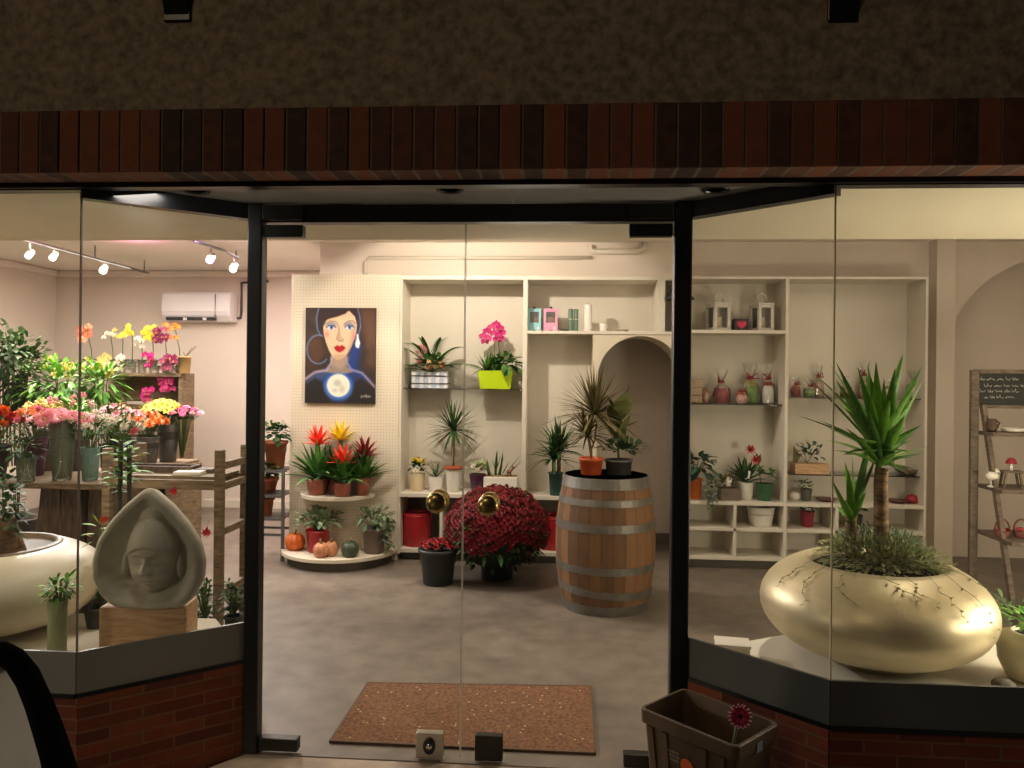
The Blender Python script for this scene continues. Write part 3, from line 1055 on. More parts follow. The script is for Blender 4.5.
FACEP = [(165, 190), (168, 240), (185, 300), (205, 350), (230, 395), (262, 417), (295, 412), (330, 385), (360, 330), (378, 280), (395, 230), (400, 170), (385, 120), (345, 80), (300, 105), (230, 120), (180, 150)]
LAYERS = [  # kind, data, colour, feather, opacity
    ('p', [(420, 62), (528, 62), (528, 300), (470, 330), (440, 200)], (96, 62, 44), 50, .8),
    ('p', [(480, 180), (528, 200), (528, 480), (470, 420)], (92, 66, 48), 30, .6),
    ('e', (110, 350, 60, 70), (92, 62, 40), 40, .6),
    ('p', [(328, 480), (345, 360), (400, 260), (430, 330), (410, 470), (500, 560), (410, 540)], (26, 60, 140), 45, .85),
    ('e', (275, 590, 120, 105), (24, 70, 170), 60, 1),
    ('p', [(42, 560), (120, 500), (215, 470), (225, 500), (140, 560), (45, 610)], (70, 92, 140), 25, .7),
    ('p', [(38, 720), (38, 590), (110, 540), (165, 575), (180, 640), (240, 720)], (34, 30, 32), 20, .95),
    ('p', [(310, 720), (365, 650), (385, 575), (430, 540), (532, 610), (532, 720)], (34, 30, 32), 20, .95),
    ('p', [(225, 390), (218, 465), (180, 498), (285, 520), (380, 498), (335, 465), (326, 390)], (150, 130, 118), 12, .95),
    ('p', [(240, 400), (232, 455), (285, 480), (318, 455), (322, 395)], (176, 152, 134), 18, .7),
    ('p', [(135, 58), (120, 130), (128, 220), (150, 262), (175, 300), (200, 340), (300, 300), (400, 240), (432, 180), (425, 100), (415, 58)], (48, 32, 38), 6, 1),
    ('p', FACEP, (222, 188, 156), 5, 1),
    ('e', (285, 400, 60, 24), (176, 138, 114), 20, .5),
    ('p', [(360, 200), (398, 170), (392, 240), (350, 350), (320, 395), (350, 300)], (178, 142, 120), 22, .6),
    ('e', (190, 242, 14, 20), (226, 130, 130), 18, .8),
    ('e', (380, 258, 10, 20), (226, 130, 130), 16, .8),
    ('p', [(140, 262), (165, 185), (190, 140), (260, 122), (320, 100), (352, 58), (180, 58), (135, 58), (118, 160)], (50, 32, 36), 6, 1),
    ('p', [(345, 60), (385, 118), (402, 170), (414, 120), (404, 60)], (50, 32, 36), 5, 1),
    ('p', [(276, 180), (270, 240), (258, 276), (282, 290), (302, 282), (290, 250)], (186, 150, 128), 9, .8),
    ('e', (220, 182, 38, 26), (128, 132, 150), 14, .85),
    ('e', (347, 182, 36, 26), (128, 132, 150), 14, .85),
    ('e', (220, 196, 28, 13), (226, 228, 232), 4, 1),
    ('e', (347, 195, 26, 13), (226, 228, 232), 4, 1),
    ('e', (222, 195, 13, 13), (62, 104, 176), 4, 1),
    ('e', (349, 194, 13, 13), (62, 104, 176), 4, 1),
    ('e', (222, 195, 5, 6), (16, 16, 24), 3, 1),
    ('e', (349, 194, 5, 6), (16, 16, 24), 3, 1),
    ('l', ([(188, 196), (206, 182), (232, 182), (252, 196)], 3), (50, 34, 40), 3, 1),
    ('l', ([(318, 194), (334, 181), (358, 181), (378, 193)], 3), (50, 34, 40), 3, 1),
    ('l', ([(178, 172), (212, 150), (250, 152), (270, 176), (272, 230), (258, 272), (276, 288), (300, 288), (308, 272)], 2.5), (120, 92, 84), 4, .85),
    ('l', ([(308, 176), (334, 152), (370, 148), (394, 166)], 3), (110, 84, 80), 4, .85),
    ('p', [(240, 332), (262, 316), (280, 324), (298, 314), (324, 334), (304, 356), (280, 366), (256, 356)], (178, 18, 28), 4, 1),
    ('l', ([(242, 334), (270, 339), (290, 337), (322, 335)], 2), (90, 6, 14), 3, .9),
    ('l', ([(132, 58), (116, 130), (124, 210), (145, 246)], 3), (112, 156, 220), 9, .95),
    ('l', ([(402, 58), (420, 120), (425, 190), (412, 235)], 3), (112, 156, 220), 9, .9),
    ('l', (arc_pts(132, 346, 80, 98, 0.75, 5.1), 3), (120, 160, 220), 8, .95),
    ('p', [(400, 238), (412, 240), (414, 270), (424, 300), (415, 335), (395, 332), (388, 306), (398, 268)], (222, 228, 236), 5, 1),
    ('l', ([(40, 550), (110, 502), (190, 488), (222, 440), (226, 400)], 7), (188, 172, 196), 14, .9),
    ('l', ([(330, 400), (336, 440), (362, 482), (440, 505), (530, 600)], 6), (168, 160, 200), 14, .9),
    ('e', (275, 598, 98, 92), (84, 140, 220), 26, .8),
    ('e', (275, 592, 80, 78), (236, 234, 216), 5, 1),
    ('e', (268, 575, 26, 22), (176, 178, 182), 20, .7),
    ('e', (300, 615, 20, 26), (190, 186, 170), 18, .6),
    ('e', (250, 625, 18, 12), (180, 184, 196), 14, .6),
    ('l', ([(432, 668), (440, 655), (438, 675), (452, 660), (460, 672), (468, 652), (474, 672), (486, 655), (490, 670), (504, 658)], 1.5), (224, 224, 214), 3, 1),
]
GX, GY = 84, 112
vs, cols, fs = [], [], []
for j in range(GY + 1):
    for i in range(GX + 1):
        x_, y_ = 40 + PW * i / GX, 60 + PH * j / GY
        n_ = .5 + .5 * math.sin(x_ * .031 + 2 * math.sin(y_ * .017)) * math.sin(y_ * .023 + 1.3)
        c = [46 + 26 * n_, 36 + 14 * n_, 36 + 4 * n_]
        for kind, dt, co, fe, op in LAYERS:
            if kind == 'e':
                sd = esd(*dt, x_, y_)
            elif kind == 'p':
                xs_ = [q[0] for q in dt]
                ys_ = [q[1] for q in dt]
                if x_ < min(xs_) - fe or x_ > max(xs_) + fe or y_ < min(ys_) - fe or y_ > max(ys_) + fe:
                    continue
                sd = psd(dt, x_, y_)
            else:
                sd = lsd(dt[0], x_, y_) - dt[1]
            a = op * max(0, min(1, .5 - sd / fe))
            if a > 0:
                c = [c[q] * (1 - a) + co[q] * a for q in range(3)]
        vs.append(((x_ - 285) / PW * pw, -.025, (715 - y_) / PH * ph))
        cols += [*s2l(*c), 1.0]
for j in range(GY):
    for i in range(GX):
        a = j * (GX + 1) + i
        fs.append((a, a + GX + 1, a + GX + 2, a + 1))
me = MB().add(vs, fs).mesh('painted_face', [])
ca = me.color_attributes.new('paint', 'FLOAT_COLOR', 'POINT')
ca.data.foreach_set('color', cols)
pmt = bpy.data.materials.new('oil_paint')
pmt.use_nodes = True
nt = pmt.node_tree
N, L = nt.nodes, nt.links
va = N.new('ShaderNodeVertexColor')
va.layer_name = 'paint'
nz = N.new('ShaderNodeTexNoise')
nz.inputs['Scale'].default_value = 60
mx = N.new('ShaderNodeMix')
mx.data_type = 'RGBA'
mx.blend_type = 'OVERLAY'
mx.inputs[0].default_value = .12
L.new(va.outputs[0], mx.inputs[6])
L.new(nz.outputs['Color'], mx.inputs[7])
L.new(mx.outputs[2], N['Principled BSDF'].inputs['Base Color'])
N['Principled BSDF'].inputs['Roughness'].default_value = .45
me.materials.append(pmt)
link('painted_face', me, t)
MB().box(-pw / 2, pw / 2, -.0248, 0, 0, ph).build('canvas', mat('canvas_edge', s2l(40, 34, 36), .7), t)

# ---- wine barrel
p0 = fl(606, 617)
bc = Vector((p0.x, p0.y + 0.27, 0))
bc = on(604.5, p0.y + 0.26, 0)
kz = K(bc)
bh = at(606, 474, bc.y).z
t = thing('wine_barrel', 'big oak wine barrel with grey steel hoops on the shop floor', 'barrel', bc)
rb, rm = 41 * kz, 49.5 * kz


def brad(f):
    return rb + (rm - rb) * (1 - (2 * f - 1) ** 2)


b = MB()
ns = 26
for k in range(ns):
    a0, a1 = 2 * math.pi * k / ns, 2 * math.pi * (k + 1) / ns - 0.006
    tt = R(0.1, 1)
    vs, fs = [], []
    for i in range(15):
        f = i / 14
        r = brad(f)
        for a in (a0, (a0 + a1) / 2, a1):
            vs.append((r * math.cos(a), r * math.sin(a), f * bh))
    for i in range(14):
        fs += [(i * 3, i * 3 + 1, i * 3 + 4, i * 3 + 3), (i * 3 + 1, i * 3 + 2, i * 3 + 5, i * 3 + 4)]
    b.add(vs, fs, 0, True, tt)
b.lathe([(rb, bh), (rb - 0.022, bh), (rb - 0.03, bh - 0.035), (1e-4, bh - 0.035)], 40, mi=1, smooth=False)
b.lathe([(rb - .01, 0.004), (rb - 0.012, bh - 0.04)], 40, mi=1)
oak = mat('oak_stave', s2l(136, 98, 64), 0.7, col2=s2l(84, 60, 41), tint=True, scale=7, stretch=(4, 4, 0.8), bump=0.15)
b.build('staves', [oak, mat('barrel_head', s2l(72, 56, 42), 0.7, var=.15)], t)
hoopm = mat('hoop_steel', s2l(128, 124, 116), 0.45, 0.55, var=0.12, scale=14)
for f0, f1, tilt in ((0.92, 1.0, 0), (0.80, 0.85, 0.0), (0.615, 0.675, 0), (0.31, 0.365, 0), (0.135, 0.19, -0.06), (0.0, 0.075, 0)):
    h_ = MB()
    h_.M = Matrix.Translation((0, 0, (f0 + f1) / 2 * bh)) @ Matrix.Rotation(tilt * -1, 4, 'Y') @ Matrix.Translation((0, 0, -(f0 + f1) / 2 * bh))
    ex = 0.004 if not tilt else 0.008
    h_.lathe([(brad(f0) + 0.001, f0 * bh), (brad(f0) + ex, f0 * bh), (brad(f1) + ex, f1 * bh), (brad(f1) + 0.001, f1 * bh)], 48, smooth=False)
    h_.build('hoop', hoopm, t)
zb = bh - 0.035
# plants on the barrel
t, k, h, r1 = potted('dracaena', 'bronze dragon tree in orange pot on the wine barrel', 'plant', 579, 603, 452, 474, bc.y - 0.02, zb, orange_plastic, 0.8, 0.02)
b = MB()
b.tube([(0, 0, h * .8), (0, 0, h + 6 * k), (-.01, 0, h + 14 * k), (-0.025, 0, h + 24 * k)], 0.008, 6)
b.tube([(0, 0, h + 8 * k), (0.02, 0, h + 16 * k), (0.03, 0.01, h + 30 * k), (.04, .01, h + 44 * k)], 0.007, 6)
b.build('stem', bark, t)
b = MB()
rosette(b, (-0.025, 0, h + 22 * k), 70, 38 * k, 0.017, -0.25, 1.35, 0.35, fold=.4)
rosette(b, (0.02, .01, h + 43 * k), 120, 54 * k, 0.018, -0.2, 1.5, 0.35, fold=.4)
b.build('foliage', LEAF['bronze'], t)
t, k, h, r1 = potted('rubber_plant', 'tall broad-leaved plant in dark grey pot on the wine barrel', 'plant', 605, 632, 454, 474, bc.y + 0.02, zb, zinc, 0.88, 0.015)
b = MB()
b.tube([(0, 0, h * .8), (-.01, 0, h + 30 * k), (0.0, 0, h + 58 * k)], 0.007, 6, 1)
for i, (dx, z, L_, W_, e) in enumerate(((-6, 18, 24, 15, 1.0), (4, 22, 28, 17, 1.2), (-4, 30, 30, 17, 1.2), (10, 30, 22, 9, .5), (2, 38, 36, 19, 1.4), (6, 44, 36, 18, 1.3), (-8, 42, 28, 14, 1.1), (3, 12, 26, 15, 1.35))):
    s_ = 1 if dx > 0 else -1
    b.blade((0, 0, h + z * k), (s_ * math.cos(e), R(-.4, .1), math.sin(e)), L_ * k, W_ * k * 1.1, 0.1, 'oval', 6, 2, tint=R(0.2, .9))
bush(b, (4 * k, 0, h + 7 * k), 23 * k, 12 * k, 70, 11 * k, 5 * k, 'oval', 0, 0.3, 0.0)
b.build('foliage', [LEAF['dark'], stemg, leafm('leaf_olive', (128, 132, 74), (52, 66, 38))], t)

# ---- giant red chrysanthemum
p0 = fl(497, 583.5)
cc_ = on(497, p0.y + 0.14, 0)
t = thing('chrysanthemum', 'giant dome of dark red chrysanthemums in black bucket on floor', 'plant', cc_)
k = K(cc_)
pot_mb(15.5 * k, 18 * k, 34 * k, 0.03).build('pot', black_plastic, t)
zcn = 48.5 * k
rx, rz_ = 51 * k, 43 * k
b = MB()
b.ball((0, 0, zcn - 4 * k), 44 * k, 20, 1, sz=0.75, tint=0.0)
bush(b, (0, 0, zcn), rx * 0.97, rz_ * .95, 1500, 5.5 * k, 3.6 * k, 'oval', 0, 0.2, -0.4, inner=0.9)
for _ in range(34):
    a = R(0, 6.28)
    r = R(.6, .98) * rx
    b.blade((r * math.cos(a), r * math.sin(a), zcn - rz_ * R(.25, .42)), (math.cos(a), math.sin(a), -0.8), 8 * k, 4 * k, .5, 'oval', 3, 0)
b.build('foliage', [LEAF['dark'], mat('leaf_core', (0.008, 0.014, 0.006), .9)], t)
pts = []
N_ = 820
for i in range(N_):
    z = 1 - 1.33 * (i + .5) / N_
    a = 2.39996 * i
    q = math.sqrt(max(0, 1 - z * z))
    j = 1 + R(-.05, .04)
    pts.append((Vector((q * math.cos(a) * rx * j, q * math.sin(a) * rx * j, zcn + z * rz_ * j)), Vector((q * math.cos(a), q * math.sin(a), z * 1.1))))
pts = [p for p in pts if random.random() < (1 if p[1].z > 0.05 else max(0.0, .9 + p[1].z * 1.1))]
front = sorted(pts, key=lambda p: (p[0] - Vector((0, -3, 1.0))).length)
st = MB()
me = bloom('mum', 'crimson')
for i, (p, d) in enumerate(front):
    rr_ = R(2.6, 3.8) * k
    if i < 100:
        link('flower', me, t, p, 0, face(d + Vector((R(-.3, .3), R(-.3, .3), R(-.2, .3)))), rr_)
    else:
        st.M = Matrix.Translation(p) @ face(d + Vector((R(-.3, .3), R(-.3, .3), R(-.2, .3)))).to_matrix().to_4x4() @ Matrix.Scale(rr_, 4)
        for e, n, L_ in ((0.0, 9, 1), (0.5, 8, 0.95), (1.4, 6, 0.75)):
            for q in range(n):
                a = 6.283 * q / n + e
                st.blade((0, 0, 0), (math.cos(a), math.sin(a), e), L_, 0.42, 0.12, 'petal', 2, 0)
o = st.build('flowers', PET['crimson'], t)
o['kind'] = 'stuff'
# small pot heaped with red flowers
p0 = fl(437, 588)
t, k, h, r1 = potted('cyclamen', 'black bucket topped with red flowers, left of the chrysanthemum dome', 'plant', 419, 457, 553, 588, p0.y + 0.13, 0, black_plastic, 0.78, 0.025)
b = MB()
bush(b, (0, 0, h), 13 * k, 6 * k, 60, 7 * k, 5 * k, 'oval', 0, 0.2, 0.0)
b.build('foliage', LEAF['dark'], t)
for i in range(42):
    a, q = 2.4 * i, math.sqrt((i + .5) / 42)
    dd = Vector((q * math.cos(a) * .8, q * math.sin(a) * .8, 1))
    add_bloom(t, 'mum', 'red' if i % 3 == 0 else 'crimson', (q * math.cos(a) * 17 * k, q * math.sin(a) * 14 * k, h + (9 - 6 * q * q) * k), dd, 3.2 * k)


# ---- red containers under the counters
def red_tub(px0, px1, pyt, Y, lab):
    p = on((px0 + px1) / 2, Y, z_low)
    k = K(p)
    r, h = (px1 - px0) / 2 * k, (549 - pyt) * k
    t = thing('flower_tub', lab, 'tub', p, 0, 'red tubs under the counter')
    MB().lathe([(r * .9, 0), (r * .96, .01), (r, h * .9), (r, h - .01), (r * .93, h), (r * .9, h - 0.01), (r * .86, h * .5)], 28, smooth=True).build('body', red_plastic, t)
    MB().lathe([(r * 1.0, h * .88), (r * 1.03, h * .885), (r * 1.03, h * .92), (r, h * .925)], 28).build('rim_band', red_plastic, t)


red_tub(402, 431, 516, YS + 0.17, 'glossy red round tub in open cubby below the counter')
red_tub(538, 566, 515, YS + 0.17, 'red round tub partly hidden between chrysanthemum and barrel')

# ================================================================== SHELF CONTENTS, BAY A
Y1 = YS + 0.15
# counter
t, k, h, r1 = potted('potted_flower', 'yellow and white flowers in cream pot on counter', 'plant', 409, 425, 477, 494, Y1, zctr, cream_ceramic, 0.88)
b = MB(); bush(b, (0, 0, h + 5 * k), 9 * k, 7 * k, 70, 5 * k, 3 * k, 'oval', 0, .2, -.2); b.build('foliage', LEAF['dark'], t)
for i in range(11):
    a = R(0, 6.28); q = R(0.2, 1)
    add_bloom(t, 'mum', 'yellow', (q * 9 * k * math.cos(a), q * 8 * k * math.sin(a), h + R(11, 15) * k), (math.cos(a) * q, math.sin(a) * q - .3, 1), 2.3 * k)
add_bloom(t, 'orchid', 'white', (0, -9 * k, h + 4 * k), (0, -1, .2), 3.2 * k)
t, k, h, r1 = potted('aloe', 'spiky grey-green aloe in white pot on counter', 'plant', 428, 444, 479, 494, Y1 - .02, zctr, white_ceramic, 0.85)
b = MB(); rosette(b, (0, 0, h * .9), 14, 19 * k, 2.6 * k, .3, 1.4, .12, fold=.5); b.build('foliage', LEAF['grey'], t)
t, k, h, r1 = potted('dracaena', 'slender dragon tree with spiky crown in tall white pot on counter', 'plant', 445, 461, 470, 494, Y1 - .03, zctr, white_ceramic, 0.8)
MB().lathe([(r1 * 1.04, h - .012), (r1 * 1.15, h - .01), (r1 * 1.15, h + .01), (r1, h + .012)], 24).build('rim_band', terracotta, t)
b = MB(); b.tube([(0, 0, h * .8), (.005, 0, h + 20 * k), (0, 0, h + 44 * k)], .007, 6); b.build('stem', bark, t)
b = MB(); rosette(b, (0, -.03, h + 38 * k), 74, 34 * k, .019, -.75, 1.45, .22, fold=.4); b.build('foliage', LEAF['dark'], t)
t, k, h, r1 = potted('potted_flower', 'small plant with whitish leaves in purple pot on counter', 'plant', 469, 486, 476, 494, Y1 - .02, zctr, mat('purple_pot', s2l(74, 32, 62), .35), 0.7)
b = MB(); bush(b, (0, 0, h + 3 * k), 10 * k, 8 * k, 36, 7 * k, 4 * k, 'oval', 0, .3, 0); b.build('foliage', LEAF['var'], t)
for i in range(4):
    add_bloom(t, 'orchid', 'white', (R(-5, 5) * k, -5 * k, h + R(3, 9) * k), (R(-.4, .4), -1, .5), 3 * k)
p = on(501, Y1, zctr); k = K(p)
t = thing('planter_trough', 'white oblong trough of striped snake plants on counter', 'plant', p)
w, h = 34 * k, 16 * k
b = MB(); b.prism([(-w / 2, -.07), (w / 2, -.07), (w / 2, .07), (-w / 2, .07)], 0, h); b.build('pot', white_ceramic, t, bevel=.01)
MB().box(-w / 2 + .01, w / 2 - .01, -.06, .06, h, h + .004).build('gravel', mat('gravel', s2l(190, 160, 110), .9, var=.25, scale=80), t)
b = MB()
for x_, L_, tx in ((-10, 22, -.35), (-6, 27, .05), (-3, 22, .25), (0, 18, .5), (2, 30, .75), (-8, 17, -.6), (5, 24, .9), (-12, 18, -.1), (-7, 24, .3), (-4, 19, -.3), (-1, 26, .1)):
    b.blade((x_ * k, R(-.02, .02), h), (tx, R(-.15, 0), 1), L_ * k, 5.6 * k, .05, 'strap', 6, 0, fold=.3)
b.build('foliage', leafm('leaf_sansevieria', (150, 170, 96), (44, 84, 44)), t)
p = on(509, Y1 - .05, zctr + h + .004)
t = thing('deer_figurine', 'tiny brown deer figurine in the white trough', 'figurine', p)
b = MB()
k = K(p)
b.ball((0, 0, 5 * k), 2 * k, 10, sx=1.5, sz=.8)
for x_ in (-1.8, -1.2, 1.2, 1.9):
    b.tube([(x_ * k, R(-.5, .5) * k, 5 * k), (x_ * k, 0, 0)], .4 * k, 5)
b.tube([(2 * k, 0, 5 * k), (3.4 * k, 0, 9 * k)], .9 * k, 6)
b.ball((4 * k, 0, 9.4 * k), 1.1 * k, 8, sx=1.5)
for s_ in (-1, 1):
    b.tube([(3.4 * k, s_ * .4 * k, 10 * k), (3.2 * k, s_ * 1.5 * k, 12.5 * k)], .3 * k, 4)
b.build('body', mat('deer_brown', s2l(150, 96, 60), .6), t)
# glass shelf
p = on(431, Y1 + .02, zga); k = K(p)
t = thing('planter_box', 'striped white wooden box of palm and pink flowers on glass shelf', 'plant', p)
w, h = 36 * k, 16 * k
b = MB()
for i in range(9):
    x0 = -w / 2 + w * i / 9
    b.box(x0 + .001, x0 + w / 9 - .001, -.075, .075, 0, h, i % 2)
b.build('box', [mat('slat_white', s2l(226, 226, 226), .6), mat('slat_blue', s2l(178, 190, 210), .6)], t)
for z in (.25, .72):
    MB().box(-w / 2 - .004, w / 2 + .004, -.08, .08, h * z, h * z + .008).build('wire_band', mat('wire', s2l(90, 80, 70), .5, .6), t)
b = MB()
for a, e in ((2.6, .9), (.5, .95), (1.0, 1.2), (2.1, 1.25), (3.4, .45), (.2, .5), (4.4, .7), (3.0, .3)):
    frond(b, (0, 0, h), (math.cos(a) * math.cos(e), -abs(math.sin(a)) * .3 * math.cos(e), math.sin(e)), 54 * k, 11, 22 * k, 0, 1, .38)
bush(b, (2 * k, 0, h + 6 * k), 17 * k, 10 * k, 80, 9 * k, 5 * k, 'oval', 0, .3, -.1)
b.build('foliage', [LEAF['mid'], stemg], t)
for i in range(12):
    add_bloom(t, 'orchid', 'rose', (R(-13, -5) * k, -4 * k, h + R(8, 27) * k), (R(-.4, .2), -1, .2), 2.7 * k)
for i in range(7):
    add_bloom(t, 'mum', 'peach' if i % 2 else 'coral', (R(-8, 15) * k, -8 * k, h + R(2, 11) * k), (R(-.4, .4), -1, .6), 2.3 * k)
p = on(496, Y1 + .02, zga); k = K(p)
t = thing('orchid_planter', 'bright magenta orchid in lime green square pot on glass shelf', 'plant', p)
w, h = 34 * k, 18 * k
lime = mat('lime_plastic', s2l(196, 226, 30), .35, var=.03)
b = MB()
w0 = w * .88
b.add([(-w0 / 2, -.09, 0), (w0 / 2, -.09, 0), (w0 / 2, .09, 0), (-w0 / 2, .09, 0), (-w / 2, -.105, h), (w / 2, -.105, h), (w / 2, .105, h), (-w / 2, .105, h),
       (-w / 2 + .008, -.097, h), (w / 2 - .008, -.097, h), (w / 2 - .008, .097, h), (-w / 2 + .008, .097, h), (-w / 2 + .01, -.095, h * .8), (w / 2 - .01, -.095, h * .8), (w / 2 - .01, .095, h * .8), (-w / 2 + .01, .095, h * .8)],
      [(3, 2, 1, 0), (0, 1, 5, 4), (1, 2, 6, 5), (2, 3, 7, 6), (3, 0, 4, 7), (4, 5, 9, 8), (5, 6, 10, 9), (6, 7, 11, 10), (7, 4, 8, 11), (8, 9, 13, 12), (9, 10, 14, 13), (10, 11, 15, 14), (11, 8, 12, 15)])
b.build('pot', lime, t)
MB().box(-w / 2 + .012, w / 2 - .012, -.09, .09, h * .78, h * .82).build('soil', soil_m, t)
b = MB()
rosette(b, (-9 * k, 0, h * .9), 40, 24 * k, 2.6 * k, .3, 1.35, .4)
rosette(b, (0, 0, h * .9), 14, 22 * k, 4 * k, .6, 1.4, .3)
bush(b, (10 * k, -2 * k, h + 6 * k), 13 * k, 11 * k, 80, 11 * k, 5 * k, 'oval', 0, .5, -.2)
b.build('foliage', LEAF['mid'], t)
b = MB()
b.tube([(-1 * k, 0, h * .8), (-2 * k, 0, h + 20 * k), (-1 * k, -.02, h + 38 * k), (-10 * k, -.05, h + 42 * k)], .004, 5)
b.tube([(1 * k, 0, h * .8), (3 * k, 0, h + 20 * k), (0, -.02, h + 44 * k)], .004, 5)
b.build('stem', stemg, t)
for x_, z_ in ((-13, 38), (-9, 43), (-4, 47), (0, 50), (4, 46), (-2, 41), (3, 39), (6, 42), (-8, 36), (1, 35), (-11, 33), (5, 36)):
    add_bloom(t, 'orchid', 'magenta', (x_ * k, -.04 - R(0, .03), h + (z_ - 4) * k), (R(-.3, .3), -1, R(-.1, .3)), 4.6 * k)

# ================================================================== BAY B: candles and boxes
Y2 = YS + 0.10


def candle_box(px0, px1, pyt, col, lab):
    p = on((px0 + px1) / 2, Y2, zsh_b); k = K(p)
    w, h = (px1 - px0) * k, (330 - pyt) * k
    t = thing('gift_box', lab, 'box', p, 0, 'boxed candles on the upper shelf')
    b = MB()
    m_ = mat('box_' + lab[:4], s2l(*col), .5, var=.05)
    # front face with a window opening
    x0, x1, z0, z1 = -w * .32, w * .32, h * .38, h * .85
    for a in ((-w / 2, x0, 0, h), (x1, w / 2, 0, h), (x0, x1, 0, z0), (x0, x1, z1, h)):
        b.box(a[0], a[1], -.004, 0, a[2], a[3])
    for a in ((-w / 2, -w / 2 + .003), (w / 2 - .003, w / 2)):
        b.box(a[0], a[1], 0, .1, 0, h)
    b.box(-w / 2, w / 2, .097, .1, 0, h); b.box(-w / 2, w / 2, 0, .1, h - .003, h); b.box(-w / 2, w / 2, 0, .1, 0, .003)
    b.build('carton', m_, t)
    MB().box(x0, x1, -.0015, -.0005, z0, z1).build('window_film', film, t)
    MB().box(-w / 2 + .004, w / 2 - .004, .085, .088, .004, h - .004).build('inner_card', mat('dark_card', s2l(40, 32, 30), .8), t)
    c = MB(); c.lathe([(.03, .004), (.034, .01), (.034, h * .62), (.03, h * .64), (1e-4, h * .64)], 20, (0, .045, 0))
    c.build('candle', mat('candle_brown', s2l(150, 110, 88), .5), t)
    MB().box(w * .22, w * .36, -.006, -.004, h * .1, h * .2).build('sticker', cardm, t)
    MB().box(-w * .08, w * .12, -.006, -.004, 0.004, h * .06).build('print', black_plastic, t)
    MB().lathe([(.012, 0), (.012, .012), (1e-4, .012)], 12, (0, 0.0, h)).build('tab', black_plastic, t)


candle_box(527.5, 541, 307, (150, 205, 210), 'pale cyan gift box with window on upper shelf')
candle_box(543.5, 557.5, 307, (226, 160, 190), 'pink gift box with window on upper shelf')
p = on(564, Y2, zsh_b); k = K(p)
tag(MB().box(-4 * k, 4 * k, -.03, .03, 0, 2.2 * k).build('small_case', black_plastic, None, p, .004), 'small flat dark case beside the pink box', 'case')
jade = mat('jade_wax', s2l(106, 132, 110), .5, var=.06)
for i, px in enumerate((570.5, 575.8)):
    p = on(px, Y2 + .02 * i, zsh_b); k = K(p)
    t = thing('pillar_candle', ['left tall green candle of the tied pair on upper shelf', 'right tall green candle of the tied pair on upper shelf'][i], 'candle', p, 0, 'green candles')
    MB().lathe([(2.3 * k, 0), (2.4 * k, .005), (2.4 * k, 22 * k), (2.2 * k, 22.6 * k), (1e-4, 22.4 * k)], 20).build('wax', jade, t)
    MB().lathe([(2.5 * k, 12 * k), (2.5 * k, 12.6 * k)], 20).build('cord', cardm, t)
    MB().tube([(0, 0, 22.3 * k), (.002, 0, 24 * k)], .0015, 4).build('wick', black_plastic, t)
for px, r, h, lab in ((588, 4, 27, 'tall white pillar candle on upper shelf'), (603.5, 3.6, 8, 'short white stub candle on upper shelf')):
    p = on(px, Y2, zsh_b); k = K(p)
    t = thing('pillar_candle', lab, 'candle', p, 0, 'white candles')
    MB().lathe([(r * k * .96, 0), (r * k, .006), (r * k, h * k - .006), (r * k * .93, h * k), (1e-4, h * k - .004)], 24).build('wax', white_ceramic, t)
    MB().tube([(0, 0, h * k - .005), (.002, 0, h * k + .012)], .0015, 4).build('wick', black_plastic, t)
p = on(622.5, Y2, zsh_b); k = K(p)
tag(MB().lathe([(3 * k, 0), (6 * k, .008), (6.4 * k, 2.4 * k), (5.8 * k, 2.6 * k), (4 * k, .016), (1e-4, .014)], 28).build('dish', mat('dish_grey', s2l(168, 158, 140), .4), None, p), 'low greyish dish on upper shelf above the arch', 'dish')
# hanging black shade in the dark bay
p = at(679, 300, YS + .02); k = K(p)
t = thing('pendant_lamp', 'black cone pendant shade hanging in bay behind right door post', 'lamp', p)
MB().lathe([(15 * k, 0), (15.3 * k, .004), (4 * k, 17 * k), (1.5 * k, 19 * k)], 28).build('lamp_shade', black_metal, t)
MB().tube([(0, 0, 18.5 * k), (0, 0, ZT - TH - p.z)], .003, 5).build('cord', black_metal, t)
# green yucca on counter B
t, k, h, r1 = potted('yucca', 'young yucca in dark green pot on counter behind the barrel', 'plant', 548, 563, 473, 496, YS + .05, zctr, mat('teal_pot', s2l(22, 84, 78), .4), 0.75, .012)
b = MB()
for x_, z_ in ((-2, 14), (3, 20)):
    b.tube([(x_ * k, 0, h * .8), (x_ * k, 0, h + z_ * k)], .016, 8)
b.build('stem', bark, t)
b = MB()
rosette(b, (-2 * k, -.06, h + 14 * k), 36, 32 * k, 4.2 * k, -.1, 1.45, .4)
rosette(b, (3 * k, -.06, h + 22 * k), 44, 36 * k, 4.4 * k, 0.0, 1.5, .35)
b.build('foliage', LEAF['dark'], t)
# small pale bowl-like disc behind plants on counter right
# ================================================================== pegboard shelves
def clear_pot_brom(px0, px1, pyt, lab, bl, pyb, Lk, spread, Y):
    t, k, h, r1 = potted('bromeliad', lab, 'plant', px0, px1, pyt, 498, Y, zup, orange_plastic, .85, 0, 'bromeliads on the half-round shelf')
    MB().lathe([(r1 * .9, .001), (r1 * 1.08, h * 1.04)], 24).build('film_sleeve', film, t)
    b = MB()
    rosette(b, (0, 0, h * .9), 46, Lk * 1.12 * k, 7 * k, .42, 1.3, .45)
    b.tube([(0, 0, h), (spread * k * .5, 0, h + (pyt - pyb) * k * .6), (spread * k, 0, h + (pyt - pyb - 6) * k)], .008, 6, 1)
    b.build('foliage', [LEAF['mid'], stemg], t)
    q = link('flower_spike', bloom('star', bl), t, (spread * k, 0, h + (pyt - pyb - 9) * k), 0, None, 21 * k)


